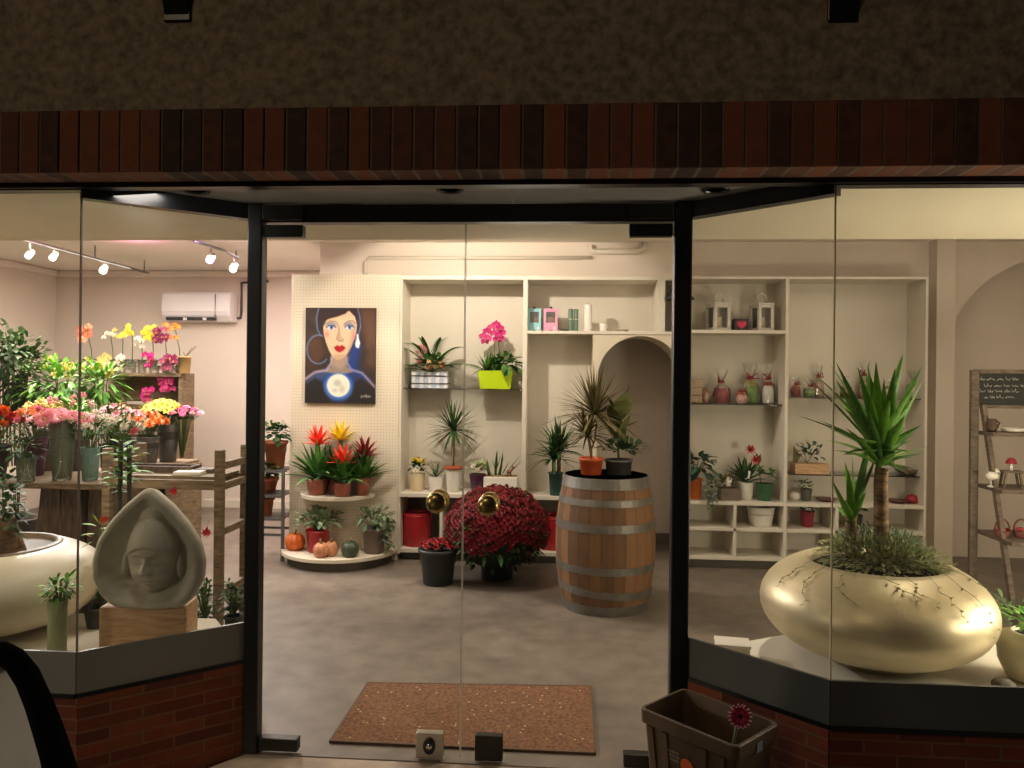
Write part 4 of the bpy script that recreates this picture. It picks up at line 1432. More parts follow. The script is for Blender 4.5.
clear_pot_brom(307, 328, 482, 'bromeliad with tall red spike, left of upper half-round shelf', 'coralred', 440, 42, 0, YS - .14)
clear_pot_brom(329, 346, 483, 'bromeliad with yellow spike at back of upper half-round shelf', 'yellow', 436, 40, 2, YS - .09)
clear_pot_brom(334, 351, 484, 'bromeliad with low coral spike at front of upper half-round shelf', 'coralred', 457, 34, 0, YS - .21)
clear_pot_brom(355, 370, 481, 'bromeliad with dark red spike, right of upper half-round shelf', 'darkred', 451, 34, 2, YS - .12)
t, k, h, r1 = potted('potted_plant', 'leafy green plant in red pot on lower half-round shelf', 'plant', 306, 330, 534, 556, YS - .2, zlo, red_plastic, .8, .015)
b = MB(); bush(b, (0, 0, h + 10 * k), 23 * k, 13 * k, 110, 8 * k, 4.6 * k, 'oval', 0, .3, -.25, stem_from=(0, 0, h * .9), stem_mi=1); b.build('foliage', [LEAF['grey'], stemg], t)
t, k, h, r1 = potted('potted_plant', 'trailing pale leafy plant in taupe pot on lower half-round shelf', 'plant', 362, 386, 531, 556, YS - .18, zlo, mat('taupe_pot', s2l(132, 112, 104), .45), .8, .015)
b = MB(); bush(b, (0, 0, h + 10 * k), 20 * k, 14 * k, 100, 8 * k, 4.4 * k, 'oval', 0, .5, -.4, stem_from=(0, 0, h * .9), stem_mi=1)
for i in range(6):
    a = R(-.6, .6)
    for j in range(8):
        b.blade(((14 + 3 * math.sin(j)) * k, a * 12 * k, h + (10 - 4 * j) * k), (R(-1, 1), R(-1, .5), -.2), 6 * k, 4 * k, .4, 'oval', 3, 0)
b.build('foliage', [LEAF['grey'], stemg], t)
for px, py0, py1, wd, Y, m_, lab, lob in ((295, 536, 553, 21, YS - .16, 'orange', 'orange pumpkin at left of lower half-round shelf', 10),
                                         (321, 546, 561, 16, YS - .38, 'salmon', 'pale salmon ribbed gourd, left of the pair at shelf front', 8),
                                         (331, 544, 559, 15, YS - .33, 'salmon', 'pale salmon ribbed gourd, right of the pair at shelf front', 8),
                                         (350, 544, 560, 18, YS - .34, 'green', 'dark green ribbed gourd at front of lower half-round shelf', 9)):
    p = on(px, Y, zlo); k = K(p)
    t = thing('pumpkin', lab, 'pumpkin', p, R(0, 3), 'pumpkins and gourds')
    c = {'orange': (226, 112, 44), 'salmon': (206, 140, 100), 'green': (60, 74, 48)}[m_]
    r, h = wd / 2 * k, (py1 - py0) * k
    prof = [(1e-4, h * .06), (r * .55, 0), (r * .85, h * .16), (r, h * .45), (r * .9, h * .75), (r * .5, h * .95), (r * .12, h * .88), (1e-4, h * .86)]
    MB().lathe(prof, 40, lobes=lob, lamp=.13).build('body', mat('pumpkin_' + m_, s2l(*c), .5, var=.15, scale=20), t)
    MB().tube([(0, 0, h * .85), (.004, 0, h * 1.05), (.015, 0, h * 1.18)], [.012, .008, .009], 7).build('stalk', mat('stalk', s2l(120, 104, 62), .8), t)

# ---- metal plant stand beside the left door post
pf = fl(283, 562)
SY = pf.y + .02
t = thing('plant_stand', 'grey metal tiered plant stand beside left door post', 'plant stand', on(270, SY, 0))
ox = t.location.x
xr_ = on(283, SY, .5).x - ox
xl_ = on(246, SY, .5).x - ox
iron = mat('grey_iron', s2l(118, 116, 112), .45, .5)
tops = [at(270, y_, SY).z for y_ in (470, 495, 518)]
for x_ in (xl_, xr_):
    for y_ in (0, .28):
        MB().bar((x_, y_, 0), (x_, y_, tops[0]), .022, .022).build('leg', iron, t)
for z in (tops[0], tops[1], tops[2], .22):
    b = MB()
    b.bar((xl_, 0, z - .01), (xr_, 0, z - .01), .018, .02); b.bar((xl_, .28, z - .01), (xr_, .28, z - .01), .018, .02)
    if z > .3:
        for j in range(7):
            b.bar((xl_, .02 + .04 * j, z - .006), (xr_, .02 + .04 * j, z - .006), .022, .01)
    b.build('shelf_frame', iron, t)
tc2 = mat('terracotta2', s2l(176, 96, 62), .75, var=.15)
for (px0, px1, pyt, pyb, tz, lab, fr, bl) in ((264, 287, 443, 470, 0, 'white cyclamen in terracotta pot, top of metal stand', (18, 12), 'white'),
                                         (256, 278, 480, 495, 1, 'pink cyclamen in terracotta pot on middle tier of metal stand', (20, 12), 'rose'),
                                         (256, 274, 500, 518, 2, 'leafy plant in terracotta pot on lowest tier of metal stand', (13, 5), None)):
    t, k, h, r1 = potted('potted_plant', lab, 'plant', px0, px1, pyt, pyb, SY + .14, tops[tz], tc2, .72, .025)
    b = MB(); bush(b, (0, 0, h + fr[1] * .6 * k), fr[0] * .85 * k, fr[1] * k, 100, 7 * k, 6 * k, 'oval', 0, .4, -.35); b.build('foliage', LEAF['dark'], t)
    if bl:
        for i in range(8):
            add_bloom(t, 'tulip', bl, (R(-10, 10) * k, R(-8, 2) * k, h + fr[1] * R(1.1, 1.7) * k), (R(-.3, .3), -.3, 1), 2.2 * k)

# ---- pipes on the wall above
pz = at(480, 258, YB).z
xq0, xq1 = on(366, YB, 2.4).x, on(592, YB, 2.4).x
b = MB(); b.tube([(xq0, YB - .018, ZT + .02), (xq0, YB - .018, pz - .03), (xq0 + .03, YB - .018, pz), (xq1, YB - .018, pz)], .014, 8)
tag(b.build('conduit_pipe', white_paint), 'thin white conduit pipe running along wall above shelving', 'pipe')
b = MB(); pe0, pe1 = at(590, 246, YB), at(645, 252, YB)
b.tube([(pe0.x, YB - .03, pe0.z), (pe0.x + .02, YB - .03, pe1.z), (pe1.x - .06, YB - .03, pe1.z), (pe1.x - .01, YB - .03, pe1.z + .03), (pe1.x, YB - .03, pe1.z + .12)], .024, 10)
tag(b.build('drain_pipe', white_paint), 'thicker white pipe bend high on wall above arch', 'pipe')
# ================================================================== BAY C
Y3 = YS + 0.14
lw = mat('lantern_white', s2l(222, 214, 202), .6, var=.08, scale=14)


def lantern(px0, px1, pyt, pyh, lab):
    p = on((px0 + px1) / 2, Y3, zc_s1); k = K(p)
    w, h = (px1 - px0) * k, (329 - pyt) * k
    t = thing('lantern', lab, 'lantern', p, rad(18), 'white wooden lanterns')
    w *= .8
    f = w / 2 - .012
    b = MB()
    for x_ in (-f, f):
        for y_ in (-f, f):
            b.box(x_ - .012, x_ + .012, y_ - .012, y_ + .012, 0, h)
    for z in (0.012, h - .012):
        for y_ in (-f, f):
            b.box(-f, f, y_ - .012, y_ + .012, z - .012, z + .012)
            b.box(y_ - .012, y_ + .012, -f, f, z - .012, z + .012)
    b.box(-f, f, -f, f, 0, .01)
    b.build('frame', lw, t)
    MB().box(-w / 2 - .006, w / 2 + .006, -w / 2 - .006, w / 2 + .006, h, h + .014).build('roof', lw, t, bevel=.003)
    hh = (pyt - pyh) * k
    MB().tube([(-.04, 0, h + .014), (-.035, 0, h + hh * .8), (0, 0, h + hh), (.035, 0, h + hh * .8), (.04, 0, h + .014)], .008, 7).build('handle', lw, t)
    for sx, sy in ((0, -1), (-1, 0), (1, 0), (0, 1)):
        if sx == 0:
            MB().box(-f + .012, f - .012, sy * f - .001, sy * f + .001, .024, h - .024).build('pane', film, t)
        else:
            MB().box(sx * f - .001, sx * f + .001, -f + .012, f - .012, .024, h - .024).build('pane', film, t)
    MB().lathe([(.028, .01), (.028, h * .52), (.024, h * .54), (1e-4, h * .53)], 18).build('candle', cream_ceramic, t)


lantern(707, 729, 303, 291, 'white wooden lantern at left of top shelf')
lantern(751, 772, 303, 291, 'white wooden lantern at right of top shelf, beside dark cube')
p = on(740, Y3, zc_s1); k = K(p)
t = thing('gift_box', 'small black cube box with pink heart between two lanterns', 'box', p)
s_ = 14 * k
MB().box(-s_ / 2, s_ / 2, -s_ / 2, s_ / 2, 0, 12 * k).build('carton', mat('black_box', s2l(28, 22, 26), .5), t, bevel=.003)
hp = []
for i in range(32):
    a = 6.283 * i / 32
    hp.append((.0032 * 16 * math.sin(a) ** 3 * .75, -s_ / 2 - .002, 6 * k + .0024 * (13 * math.cos(a) - 5 * math.cos(2 * a) - 2 * math.cos(3 * a) - math.cos(4 * a))))
MB().add(hp, [tuple(range(31, -1, -1))]).build('heart', mat('heart_pink', s2l(210, 40, 90), .4), t)


def wrapped(px0, px1, pyt, pyb, Y, z, body, lab, top='white', ribbon=True, hgt=.45):
    """gift wrapped in clear film: small base object, gathered film on top, ribbon"""
    p = on((px0 + px1) / 2, Y, z); k = K(p)
    r, h = (px1 - px0) / 2 * k, (pyb - pyt) * k
    t = thing('wrapped_gift', lab, 'gift', p, R(0, 6), 'film-wrapped gifts on the glass shelves')
    MB().lathe([(r * .6, .003), (r * .8, .01), (r * .85, h * hgt * .6), (r * .6, h * hgt), (1e-4, h * hgt)], 14).build('basket', body, t)
    b = MB()
    n = 20
    prof = [(r * .9, 0), (r, h * .25), (r * .85, h * .45), (r * .25, h * .62), (r * .2, h * .66), (r * .6, h * .85), (r * .75, h)]
    b.lathe(prof, n, smooth=False)
    b.f = [f for f in b.f if len(f) == 4]; b.mi = b.mi[:len(b.f)]; b.sm = b.sm[:len(b.f)]
    b.v = [Vector((v.x * R(.85, 1.12), v.y * R(.85, 1.12), v.z * R(.96, 1.04))) for v in b.v]
    b.build('film_wrap', film, t)
    if ribbon:
        c = MB()
        c.lathe([(r * .3, h * .6), (r * .32, h * .64), (r * .3, h * .68)], 12)
        for s in (-1, 1):
            c.tube([(0, -r * .25, h * .64), (s * r * .5, -r * .4, h * .76), (s * r * .7, -r * .4, h * .62), (0, -r * .3, h * .63)], .006, 5)
        c.build('ribbon', red_ribbon, t)
    for i in range(5):
        a = 6.283 * i / 5
        add_bloom(t, 'mum', top, (r * .4 * math.cos(a), r * .4 * math.sin(a), h * (hgt + .05)), (math.cos(a), math.sin(a), 1.2), r * .4)


YG = YS + .2
p = on(695, YG, zc_g); k = K(p)
t = thing('wicker_box', 'pale stacked box with woven sides at left of glass shelf', 'box', p)
for i in range(3):
    MB().box(-5 * k, 6 * k, -.05, .05, i * 8 * k, (i + 1) * 8 * k - .004).build('drawer', mat('wicker', s2l(206, 178, 150), .8, var=.2, scale=60, bump=.4), t, bevel=.004)
wrapped(700, 711, 380, 404, YG + .04, zc_g, pink_wrap, 'dusky pink film-wrapped gift beside woven box', 'peach', False)
wrapped(713, 730, 370, 404, YG - .02, zc_g, red_ribbon, 'clear film-wrapped gift with red base on glass shelf', 'white')
wrapped(735, 748, 384, 404, YG - .06, zc_g, pink_wrap, 'small pink patterned wrapped gift in front of green one', 'coral')
wrapped(740, 760, 364, 404, YG + .04, zc_g, green_wrap, 'tall light green wrapped gift on glass shelf', 'cream')
wrapped(761, 775, 364, 404, YG, zc_g, white_ceramic, 'white wrapped gift with red ribbon at right end of glass shelf', 'red')

t, k, h, r1 = potted('potted_plant', 'bluish leafy plant in bright orange pot at left of counter', 'plant', 688, 702, 480, 500, Y3, zc_b, mat('bright_orange', s2l(240, 120, 30), .4), .85, .01)
b = MB(); bush(b, (3 * k, 0, h + 14 * k), 15 * k, 15 * k, 60, 11 * k, 7 * k, 'oval', 0, .4, -.5, stem_from=(0, 0, h)); b.build('foliage', [LEAF['blue'], stemg], t)
t, k, h, r1 = potted('potted_plant', 'small grey-green trailing plant spilling over counter edge', 'plant', 706, 717, 490, 500, Y3 - .1, zc_b, zinc, .8)
b = MB(); bush(b, (0, 0, h + 5 * k), 8 * k, 9 * k, 60, 4.5 * k, 3 * k, 'oval', 0, .4, -.2)
for i in range(7):
    a = R(-1, 1)
    for j in range(7):
        b.blade((a * 6 * k, -r1 - .02 - .012 * min(j, 4), h + (2 - 2.6 * j) * k), (R(-1, 1), -.5, R(-.5, .3)), 4 * k, 2.6 * k, .4, 'oval', 3, 0)
b.build('foliage', LEAF['grey'], t)
p = on(729, Y3 - .02, zc_b); k = K(p)
t = thing('planter_box', 'grey weathered oblong planter with dark plants on counter', 'plant', p)
MB().box(-10 * k, 9 * k, -.06, .06, 0, 12 * k).build('box', grey_wood, t, bevel=.004)
b = MB(); bush(b, (-3 * k, 0, 15 * k), 9 * k, 9 * k, 46, 7 * k, 4 * k, 'oval', 0, .3, 0); b.build('foliage', LEAF['bronze'], t)
MB().add([(-4 * k, -.05, 15 * k), (0, -.05, 14 * k), (2 * k, -.03, 22 * k), (-3 * k, -.03, 23 * k)], [(0, 1, 2, 3)]).build('tag', cardm, t)
t, k, h, r1 = potted('bromeliad', 'dark bromeliad with red flowers in whitish pot on counter', 'plant', 738, 753, 483, 500, Y3 + .02, zc_b, white_ceramic, .85)
b = MB(); rosette(b, (0, 0, h), 34, 30 * k, 5 * k, .3, 1.4, .25); b.build('foliage', LEAF['dark'], t)
for x_, z_ in ((2, 32), (7, 22)):
    link('flower_spike', bloom('star', 'red'), t, (x_ * k, -.05, h + z_ * k), 0, face((.2, -.6, .6)), 7 * k)
MB().add([(-3 * k, -r1 - .02, h + 4 * k), (1.5 * k, -r1 - .02, h + 5 * k), (3 * k, -r1, h + 12 * k), (-1 * k, -r1, h + 12 * k)], [(0, 1, 2, 3)]).build('tag', cardm, t)
t, k, h, r1 = potted('potted_plant', 'green leafy plant in green glazed pot at right of counter', 'plant', 756, 773, 483, 500, Y3 - .02, zc_b, mat('green_glaze', s2l(50, 100, 62), .3), .75)
b = MB(); bush(b, (0, 0, h + 7 * k), 10 * k, 9 * k, 50, 7 * k, 4 * k, 'oval', 0, .4, 0)
b.tube([(-4 * k, 0, h), (-6 * k, 0, h + 20 * k)], .004, 5, 1)
for j in range(6):
    b.blade((-6 * k, 0, h + (18 + j) * k), (R(-1, 1) * .4, -.2, 1), 9 * k, 3.5 * k, .1, 'oval', 4, 2)
b.build('foliage', [LEAF['mid'], stemg, LEAF['bronze']], t)
t, k, h, r1 = potted('planter_pot', 'empty white rounded square pot in cubby hole', 'pot', 747, 774, 510, 529, Y3, zc_r, white_ceramic, .78, 0, None, False)
# ================================================================== BAY D
wrapped(790, 801, 378, 398, YG, zd_g, red_ribbon, 'small red and green wrapped gift at left of rear glass shelf', 'coral')
wrapped(803, 816, 380, 398, YG - .05, zd_g, green_wrap, 'green wrapped gift second on rear glass shelf', 'white')
wrapped(812, 824, 366, 398, YG + .05, zd_g, pink_wrap, 'tall pink and white wrapped gift on rear glass shelf', 'white')
wrapped(840, 852, 376, 398, YG, zd_g, red_ribbon, 'red wrapped gift behind yucca leaves on rear glass shelf', 'coral')
wrapped(858, 871, 362, 398, YG + .05, zd_g, pink_wrap, 'tall rose wrapped gift behind middle yucca leaves', 'white')
wrapped(882, 894, 378, 398, YG, zd_g, white_ceramic, 'whitish wrapped gift behind right yucca leaves', 'cream', False)
wrapped(906, 920, 370, 398, YG, zd_g, white_ceramic, 'white wrapped gift at right end of rear glass shelf', 'white', False)
p = on(810, YG - .06, zd_g2); k = K(p)
t = thing('planter_box', 'pale raw wood tray planter on lower glass shelf', 'plant', p)
MB().box(-17 * k, 16 * k, -.07, .07, 0, 10 * k).build('box', pale_wood, t, bevel=.003)
b = MB(); bush(b, (0, .02, 15 * k), 15 * k, 16 * k, 36, 9 * k, 4 * k, 'oval', 0, .4, .1)
for a in (1.0, 1.8, 2.3):
    frond(b, (-3 * k, 0, 10 * k), (math.cos(a), .1, 1), 26 * k, 8, 7 * k, 0, 1, .3)
b.build('foliage', [LEAF['blue'], stemg], t)
MB().add([(-16 * k, .03, 8 * k), (-13 * k, .03, 8 * k), (-8 * k, .04, 16 * k), (-15 * k, .04, 28 * k)], [(0, 1, 2, 3)]).build('leaf', LEAF['bronze'], t)
t, k, h, r1 = potted('potted_plant', 'tiny grey-leaved plant in small pot on counter', 'plant', 800, 812, 492, 504, Y3, zc_b, zinc, .7)
b = MB(); bush(b, (0, 0, h + 3 * k), 8 * k, 6 * k, 50, 4 * k, 2.6 * k, 'oval', 0, .4, -.1); b.build('foliage', LEAF['grey'], t)
for px, lab in ((826, 'shallow dark red dish near divider on counter'), (898, 'shallow dark red dish to right of yucca trunk')):
    p = on(px, Y3, zc_b); k = K(p)
    tag(MB().lathe([(5 * k, 0), (9 * k, 2 * k), (11 * k, 3 * k), (8 * k, 2.4 * k), (1e-4, 1.2 * k)], 24).build('dish', mat('dish_red', s2l(112, 58, 56), .4), None, p), lab, 'dish', 'shallow dishes on the counter')
p = on(912, Y3, zc_b); k = K(p)
t = thing('red_ornament', 'small red round ornament pot at right end of counter', 'ornament', p)
MB().lathe([(3 * k, 0), (6 * k, 2 * k), (6.2 * k, 5 * k), (4 * k, 8 * k), (1e-4, 8.2 * k)], 22).build('body', red_ribbon, t)
MB().ball((0, 0, 8.6 * k), 1.2 * k, 8).build('knob', red_ribbon, t)
p = on(795, Y3 + .03, zc_b); k = K(p)
tag(MB().lathe([(3 * k, 0), (5 * k, 2 * k), (5 * k, 6 * k), (3 * k, 8 * k), (2.4 * k, 8 * k), (2.4 * k, 3 * k), (1e-4, 2 * k)], 20).build('vase', white_ceramic, None, p), 'small white vase left of tiny grey-leaved plant', 'vase')
p = on(908, YG, zd_g2); k = K(p)
tag(MB().lathe([(6 * k, 0), (11 * k, 3 * k), (13 * k, 6 * k), (12.4 * k, 6 * k), (9 * k, 2.6 * k), (1e-4, 1.4 * k)], 24).build('bowl', mat('bowl_brown', s2l(112, 92, 74), .4), None, p), 'brown bowl on lower glass shelf right of yucca', 'bowl')
t, k, h, r1 = potted('potted_plant', 'small plant in round crimson pot inside cubby hole', 'plant', 800, 814, 515, 530, Y3, zc_r, mat('crimson_glaze', s2l(150, 26, 58), .3), .8)
b = MB(); bush(b, (0, 0, h + 3 * k), 8 * k, 8 * k, 40, 6 * k, 3.4 * k, 'oval', 0, .4, 0); b.build('foliage', LEAF['dark'], t)
t, k, h, r1 = potted('potted_plant', 'dark bushy plant in cubby hole behind yucca', 'plant', 845, 862, 517, 530, Y3, zc_r, black_plastic, .8)
b = MB(); bush(b, (0, 0, h + 3 * k), 14 * k, 9 * k, 60, 7 * k, 4 * k, 'oval', 0, .4, 0); b.build('foliage', LEAF['dark'], t)

# ================================================================== RIGHT WINDOW
gold = mat('gold_satin', s2l(212, 198, 162), .44, .58, var=.05, scale=3, stretch=(1, 1, 12))
BY = 3.14
bcx = on(873, BY, DK).x
bp = Vector((bcx, BY, DK)); k = K(bp)
t = thing('bowl_planter', 'huge flattened gold bowl planted with yucca in right window', 'planter', bp)
rB = 0.430
b = MB()
prof = [(0.17, 0), (0.172, 0.02)]
hB = 0.385
for i in range(1, 25):
    a = -1.25 + (1.25 + 1.0) * i / 24
    prof.append((rB * math.cos(a) ** .82, 0.028 + hB * (0.5 + 0.535 * math.sin(a) / 1.0)))
prof += [(0.225, hB * .945), (.22, hB * .9)]
b.lathe(prof, 72)
print('bowl', prof[-3])
b.build('bowl', gold, t)
top = prof[-3][1]
MB().lathe([(0.25, top - .03), (1e-4, top - .02)], 32).build('soil', soil_m, t)
b = MB()
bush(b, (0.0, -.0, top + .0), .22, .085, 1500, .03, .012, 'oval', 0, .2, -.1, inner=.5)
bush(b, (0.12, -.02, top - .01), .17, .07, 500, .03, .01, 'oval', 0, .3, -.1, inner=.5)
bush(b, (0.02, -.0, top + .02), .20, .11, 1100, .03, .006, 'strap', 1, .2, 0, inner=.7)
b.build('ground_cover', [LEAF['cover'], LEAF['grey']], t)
b = MB()
for a0, ln in ((-2.6, .22), (-2.3, .16), (-1.9, .12), (-1.2, .22), (-.9, .32), (-.6, .24), (-1.55, .15), (-2.9, .18)):
    pts = []
    a = a0
    for j in range(9):
        f = j / 8
        ang = 1.0 - ln * f * 3.4
        r = rB * math.cos(ang) ** .82 + .006
        z = .028 + hB * (.5 + .535 * math.sin(ang)) + .006
        pts.append((r * math.cos(a), r * math.sin(a), z))
        a += R(-.05, .09)
        if j > 1:
            for q in range(2):
                b.blade(pts[-1], (R(-1, 1), R(-1, -.1), R(-.2, .5)), .014, .009, .2, 'oval', 3, 1)
    b.tube(pts, .0009, 4, 0)
b.build('trailing_vine', [stemg, LEAF['cover']], t)
# trunks and crowns
tr1 = on(881, BY, .8).x - bcx
zt1 = at(881, 468, BY).z - DK
MB().tube([(tr1 + .01, 0, top - .03), (tr1, 0, top + .08), (tr1 - .004, 0, zt1 - .06), (tr1, 0, zt1)], [.034, .028, .026, .025], 14).build('trunk', bark, t)
b = MB()


def px_leaf(x0, y0, x1, y1, dy, W, bend=0.1, Y=BY):
    a = at(x0, y0, Y)
    c = at(x1, y1, Y + dy)
    d = c - a
    L_ = d.length
    d2 = d / L_ + Vector((0, 0, bend))
    b.blade(a - Vector((bcx, BY, DK)), d2, L_ * d2.length, W, bend / d2.length, 'strap', 9, 0, fold=.35, tint=R(.25, .95))


tips = [(812, 372, -.05), (818, 420, -.25), (804, 417, .05), (830, 365, .15), (858, 368, -.1), (866, 372, .2), (876, 362, -.2), (903, 357, -.15), (899, 372, .2), (912, 392, .1),
        (924, 378, -.1), (922, 366, .25), (930, 446, -.1), (918, 428, .2), (908, 452, -.25), (914, 440, .1), (838, 398, .25), (850, 400, -.25), (846, 428, -.3), (860, 440, -.3), (890, 400, -.3),
        (872, 395, .3), (905, 415, -.3), (825, 440, .25), (895, 455, -.3), (884, 380, .05), (836, 380, -.2), (868, 410, -.33), (915, 470, .1), (842, 455, .2)]
tips += [(x_ + R(-9, 9), y_ + R(-4, 14), -dy * R(.6, 1.2)) for x_, y_, dy in tips]
for (x_, y_, dy) in tips:
    px_leaf(880 + R(-5, 5), 462 + R(-14, 6), x_, y_, dy, R(.038, .052), R(.04, .2))
b.build('yucca_crown', LEAF['yucca'], t)
tr2 = on(851, BY, DK).x - bcx
zt2 = at(851, 500, BY + .1).z - DK
MB().tube([(tr2 + .03, .08, top - .03), (tr2 + .02, .08, zt2)], [.026, .022], 10).build('trunk', bark, t)
b = MB()
for (x_, y_, dy) in ((832, 480, -.1), (838, 520, -.15), (845, 462, .1), (852, 455, 0), (872, 430, -.15), (862, 470, .1), (836, 505, .1), (866, 492, -.2), (848, 470, -.2), (856, 478, .2), (878, 452, -.1), (844, 500, -.25)):
    px_leaf(853 + R(-3, 3), 522, x_, y_, dy, R(.03, .042), .08, BY + .08)
b.build('yucca_crown', LEAF['yucca'], t)
# white flat box
p = on(732, 3.12, DK); k = K(p)
t = thing('display_box', 'small low white box at left end of right window deck', 'box', p, rad(-8))
MB().box(-.065, .065, -.05, .05, 0, .05).build('body', cream_paint, t, bevel=.003)
MB().box(-.068, .068, -.053, .053, .05, .06).build('lid', white_paint, t, bevel=.002)
# cream jar with bright leaves at the right edge
p = on(1034, 2.98, DK); k = K(p)
t = thing('jar_planter', 'pale cream round jar with bright green leaves at right edge of window', 'planter', p)
MB().lathe([(.06, 0), (.09, .01), (.118, .07), (.12, .12), (.1, .165), (.075, .18), (.07, .18), (.07, .15)], 36).build('pot', mat('jar_cream', s2l(222, 212, 176), .4, var=.04), t)
MB().lathe([(.07, .165), (1e-4, .17)], 20).build('soil', soil_m, t)
b = MB()
b.blade((-.01, -.04, .17), (-.4, -.75, .45), .24, .016, .95, 'strap', 9, 0, tint=.9)
b.blade((.02, -.04, .17), (.1, -.75, .5), .22, .016, .9, 'strap', 9, 0, tint=.9)
bush(b, (0, 0, .2), .09, .07, 40, .06, .02, 'oval', 0, .3, 0)
b.build('foliage', LEAF['bright'], t)
p = on(1003, 2.86, DK); k = K(p)
tag(MB().lathe([(.02, 0), (.038, .012), (.04, .028), (.028, .042), (1e-4, .044)], 18, lobes=7, lamp=.12).build('pebble', mat('stone_grey', s2l(130, 124, 112), .8, var=.2, scale=20, bump=.3), None, p), 'grey stone on white deck in front of cream jar', 'stone')
# ---- ladder shelf with chalkboard
LY = 4.75
lx0, lx1 = on(973.5, LY, 1).x, on(1052, LY, 1).x
lw2 = lx1 - lx0
lt_ = at(975, 370, LY).z
t = thing('ladder_shelf', 'weathered grey wooden ladder shelf with chalkboard against right wall', 'shelf', ((lx0 + lx1) / 2, LY, 0))
hw = lw2 / 2
kl = K((lx0, LY, 1))
for s in (-1, 1):
    MB().bar((s * hw, 0.0, 0), (s * hw, 0.0, lt_), .045, .028, up=(0, 1, 0)).build('rail', grey_wood, t, bevel=.003)
    zt_ = at(984, 405, LY).z
    MB().bar((s * (hw - .04), -.42, 0), (s * (hw - .04), -.02, zt_), .035, .025, up=(1, 0, 0)).build('front_leg', grey_wood, t, bevel=.003)
cz1, cz0 = at(1000, 373.5, LY).z, at(1000, 405, LY).z
MB().box(-hw, hw, -.012, .012, cz1, lt_ + .005).build('crosspiece', grey_wood, t)
MB().box(-hw + .022, hw - .022, -.014, .008, cz0 - .02, cz0).build('crosspiece', grey_wood, t)
cb = MB().box(-hw + .022, hw - .022, -.006, .004, cz0, cz1).build('chalkboard', mat('slate', s2l(38, 40, 38), .6, var=.15, scale=6), t)
chalk = mat('chalk', s2l(196, 192, 180), .9)
b = MB()
for row, (x0, x1, yy) in enumerate(((978.5, 1016, 379.5), (984, 1022, 386), (980, 1017, 391.5), (984, 1008, 397.5))):
    x_ = x0
    while x_ < x1:
        wd = R(4, 9)
        pts = []
        n = int(wd * 2.2)
        for i in range(n + 1):
            q = at(x_ + wd * i / n, yy + R(-1.1, 1.1) - (2 if i in (0, n // 2) and R(0, 1) < .5 else 0), LY - .008)
            pts.append((q.x - t.location.x, -.0085, q.z))
        b.tube(pts, .0018, 4)
        x_ += wd + 2
b.build('chalk_writing', chalk, cb)
shelf_z = [at(1000, y_, LY).z for y_ in (431, 484, 530)]
for z, dp in zip(shelf_z, (.16, .26, .36)):
    MB().box(-hw + .024, hw - .024, -dp, .01, z - .022, z).build('shelf', grey_wood, t, bevel=.003)
# objects on the ladder shelf
LYs = LY - .09
p = on(992, LYs, shelf_z[0]); k = K(p)
t = thing('small_pot', 'small dark brown pot at left of ladder shelf top tier', 'pot', p)
MB().lathe([(3 * k, 0), (4.4 * k, .01), (5 * k, 6 * k), (3.4 * k, 11 * k), (3.8 * k, 13 * k), (3.2 * k, 13 * k), (3 * k, 8 * k)], 20).build('body', mat('pot_brown', s2l(96, 74, 56), .6, var=.2), t)
MB().tube([(4 * k, 0, 11 * k), (7 * k, 0, 9 * k), (4.6 * k, 0, 4 * k)], .006, 6).build('handle', MATS['pot_brown'], t)
p = on(1013, LYs, shelf_z[0]); k = K(p)
tag(MB().lathe([(6 * k, 0), (10 * k, 1.5 * k), (11 * k, 4 * k), (10.4 * k, 4 * k), (8 * k, 2 * k), (1e-4, 1.2 * k)], 24).build('bowl', white_ceramic, None, p), 'white shallow bowl on ladder shelf top tier', 'bowl')
p = on(992, LYs - .05, shelf_z[1]); k = K(p)
t = thing('bird_figurine', 'white bird-like figurine on middle tier of ladder shelf', 'figurine', p)
b = MB(); b.ball((0, 0, 11 * k), 5 * k, 12, sx=1.3, sz=.9); b.ball((4 * k, 0, 16 * k), 2.6 * k, 10)
b.blade((-3 * k, 0, 11 * k), (-1, 0, 1.6), 17 * k, 6 * k, .1, 'oval', 5); b.tube([(6 * k, 0, 16 * k), (8.4 * k, 0, 15.4 * k)], [.8 * k, .2 * k], 6)
b.build('body', white_ceramic, t)
MB().lathe([(4.4 * k, 0), (4.6 * k, .004), (2 * k, 2 * k), (1.6 * k, 7 * k)], 16).build('foot', white_ceramic, t)
p = on(1011, LYs - .06, shelf_z[1]); k = K(p)
t = thing('toy_bench', 'tiny pale wooden bench on middle tier of ladder shelf', 'ornament', p)
MB().box(-10 * k, 10 * k, -.03, .03, 15 * k, 17 * k).build('seat', grey_wood, t)
for sx in (-1, 1):
    for y_ in (-.02, .02):
        MB().bar((sx * 9 * k, y_, 0), (sx * 6.5 * k, y_, 15 * k), .01, .01).build('leg', grey_wood, t)
p2 = p + Vector((.0, 0, 17 * k))
t = thing('toadstool', 'small red-capped toadstool ornament standing on the tiny bench', 'ornament', p2)
MB().lathe([(1.6 * k, 0), (1.2 * k, 5 * k), (1 * k, 8 * k)], 12).build('stem', white_ceramic, t)
MB().lathe([(5 * k, 7 * k), (4.8 * k, 9 * k), (3 * k, 12 * k), (1e-4, 13 * k)], 18).build('cap', red_ribbon, t)


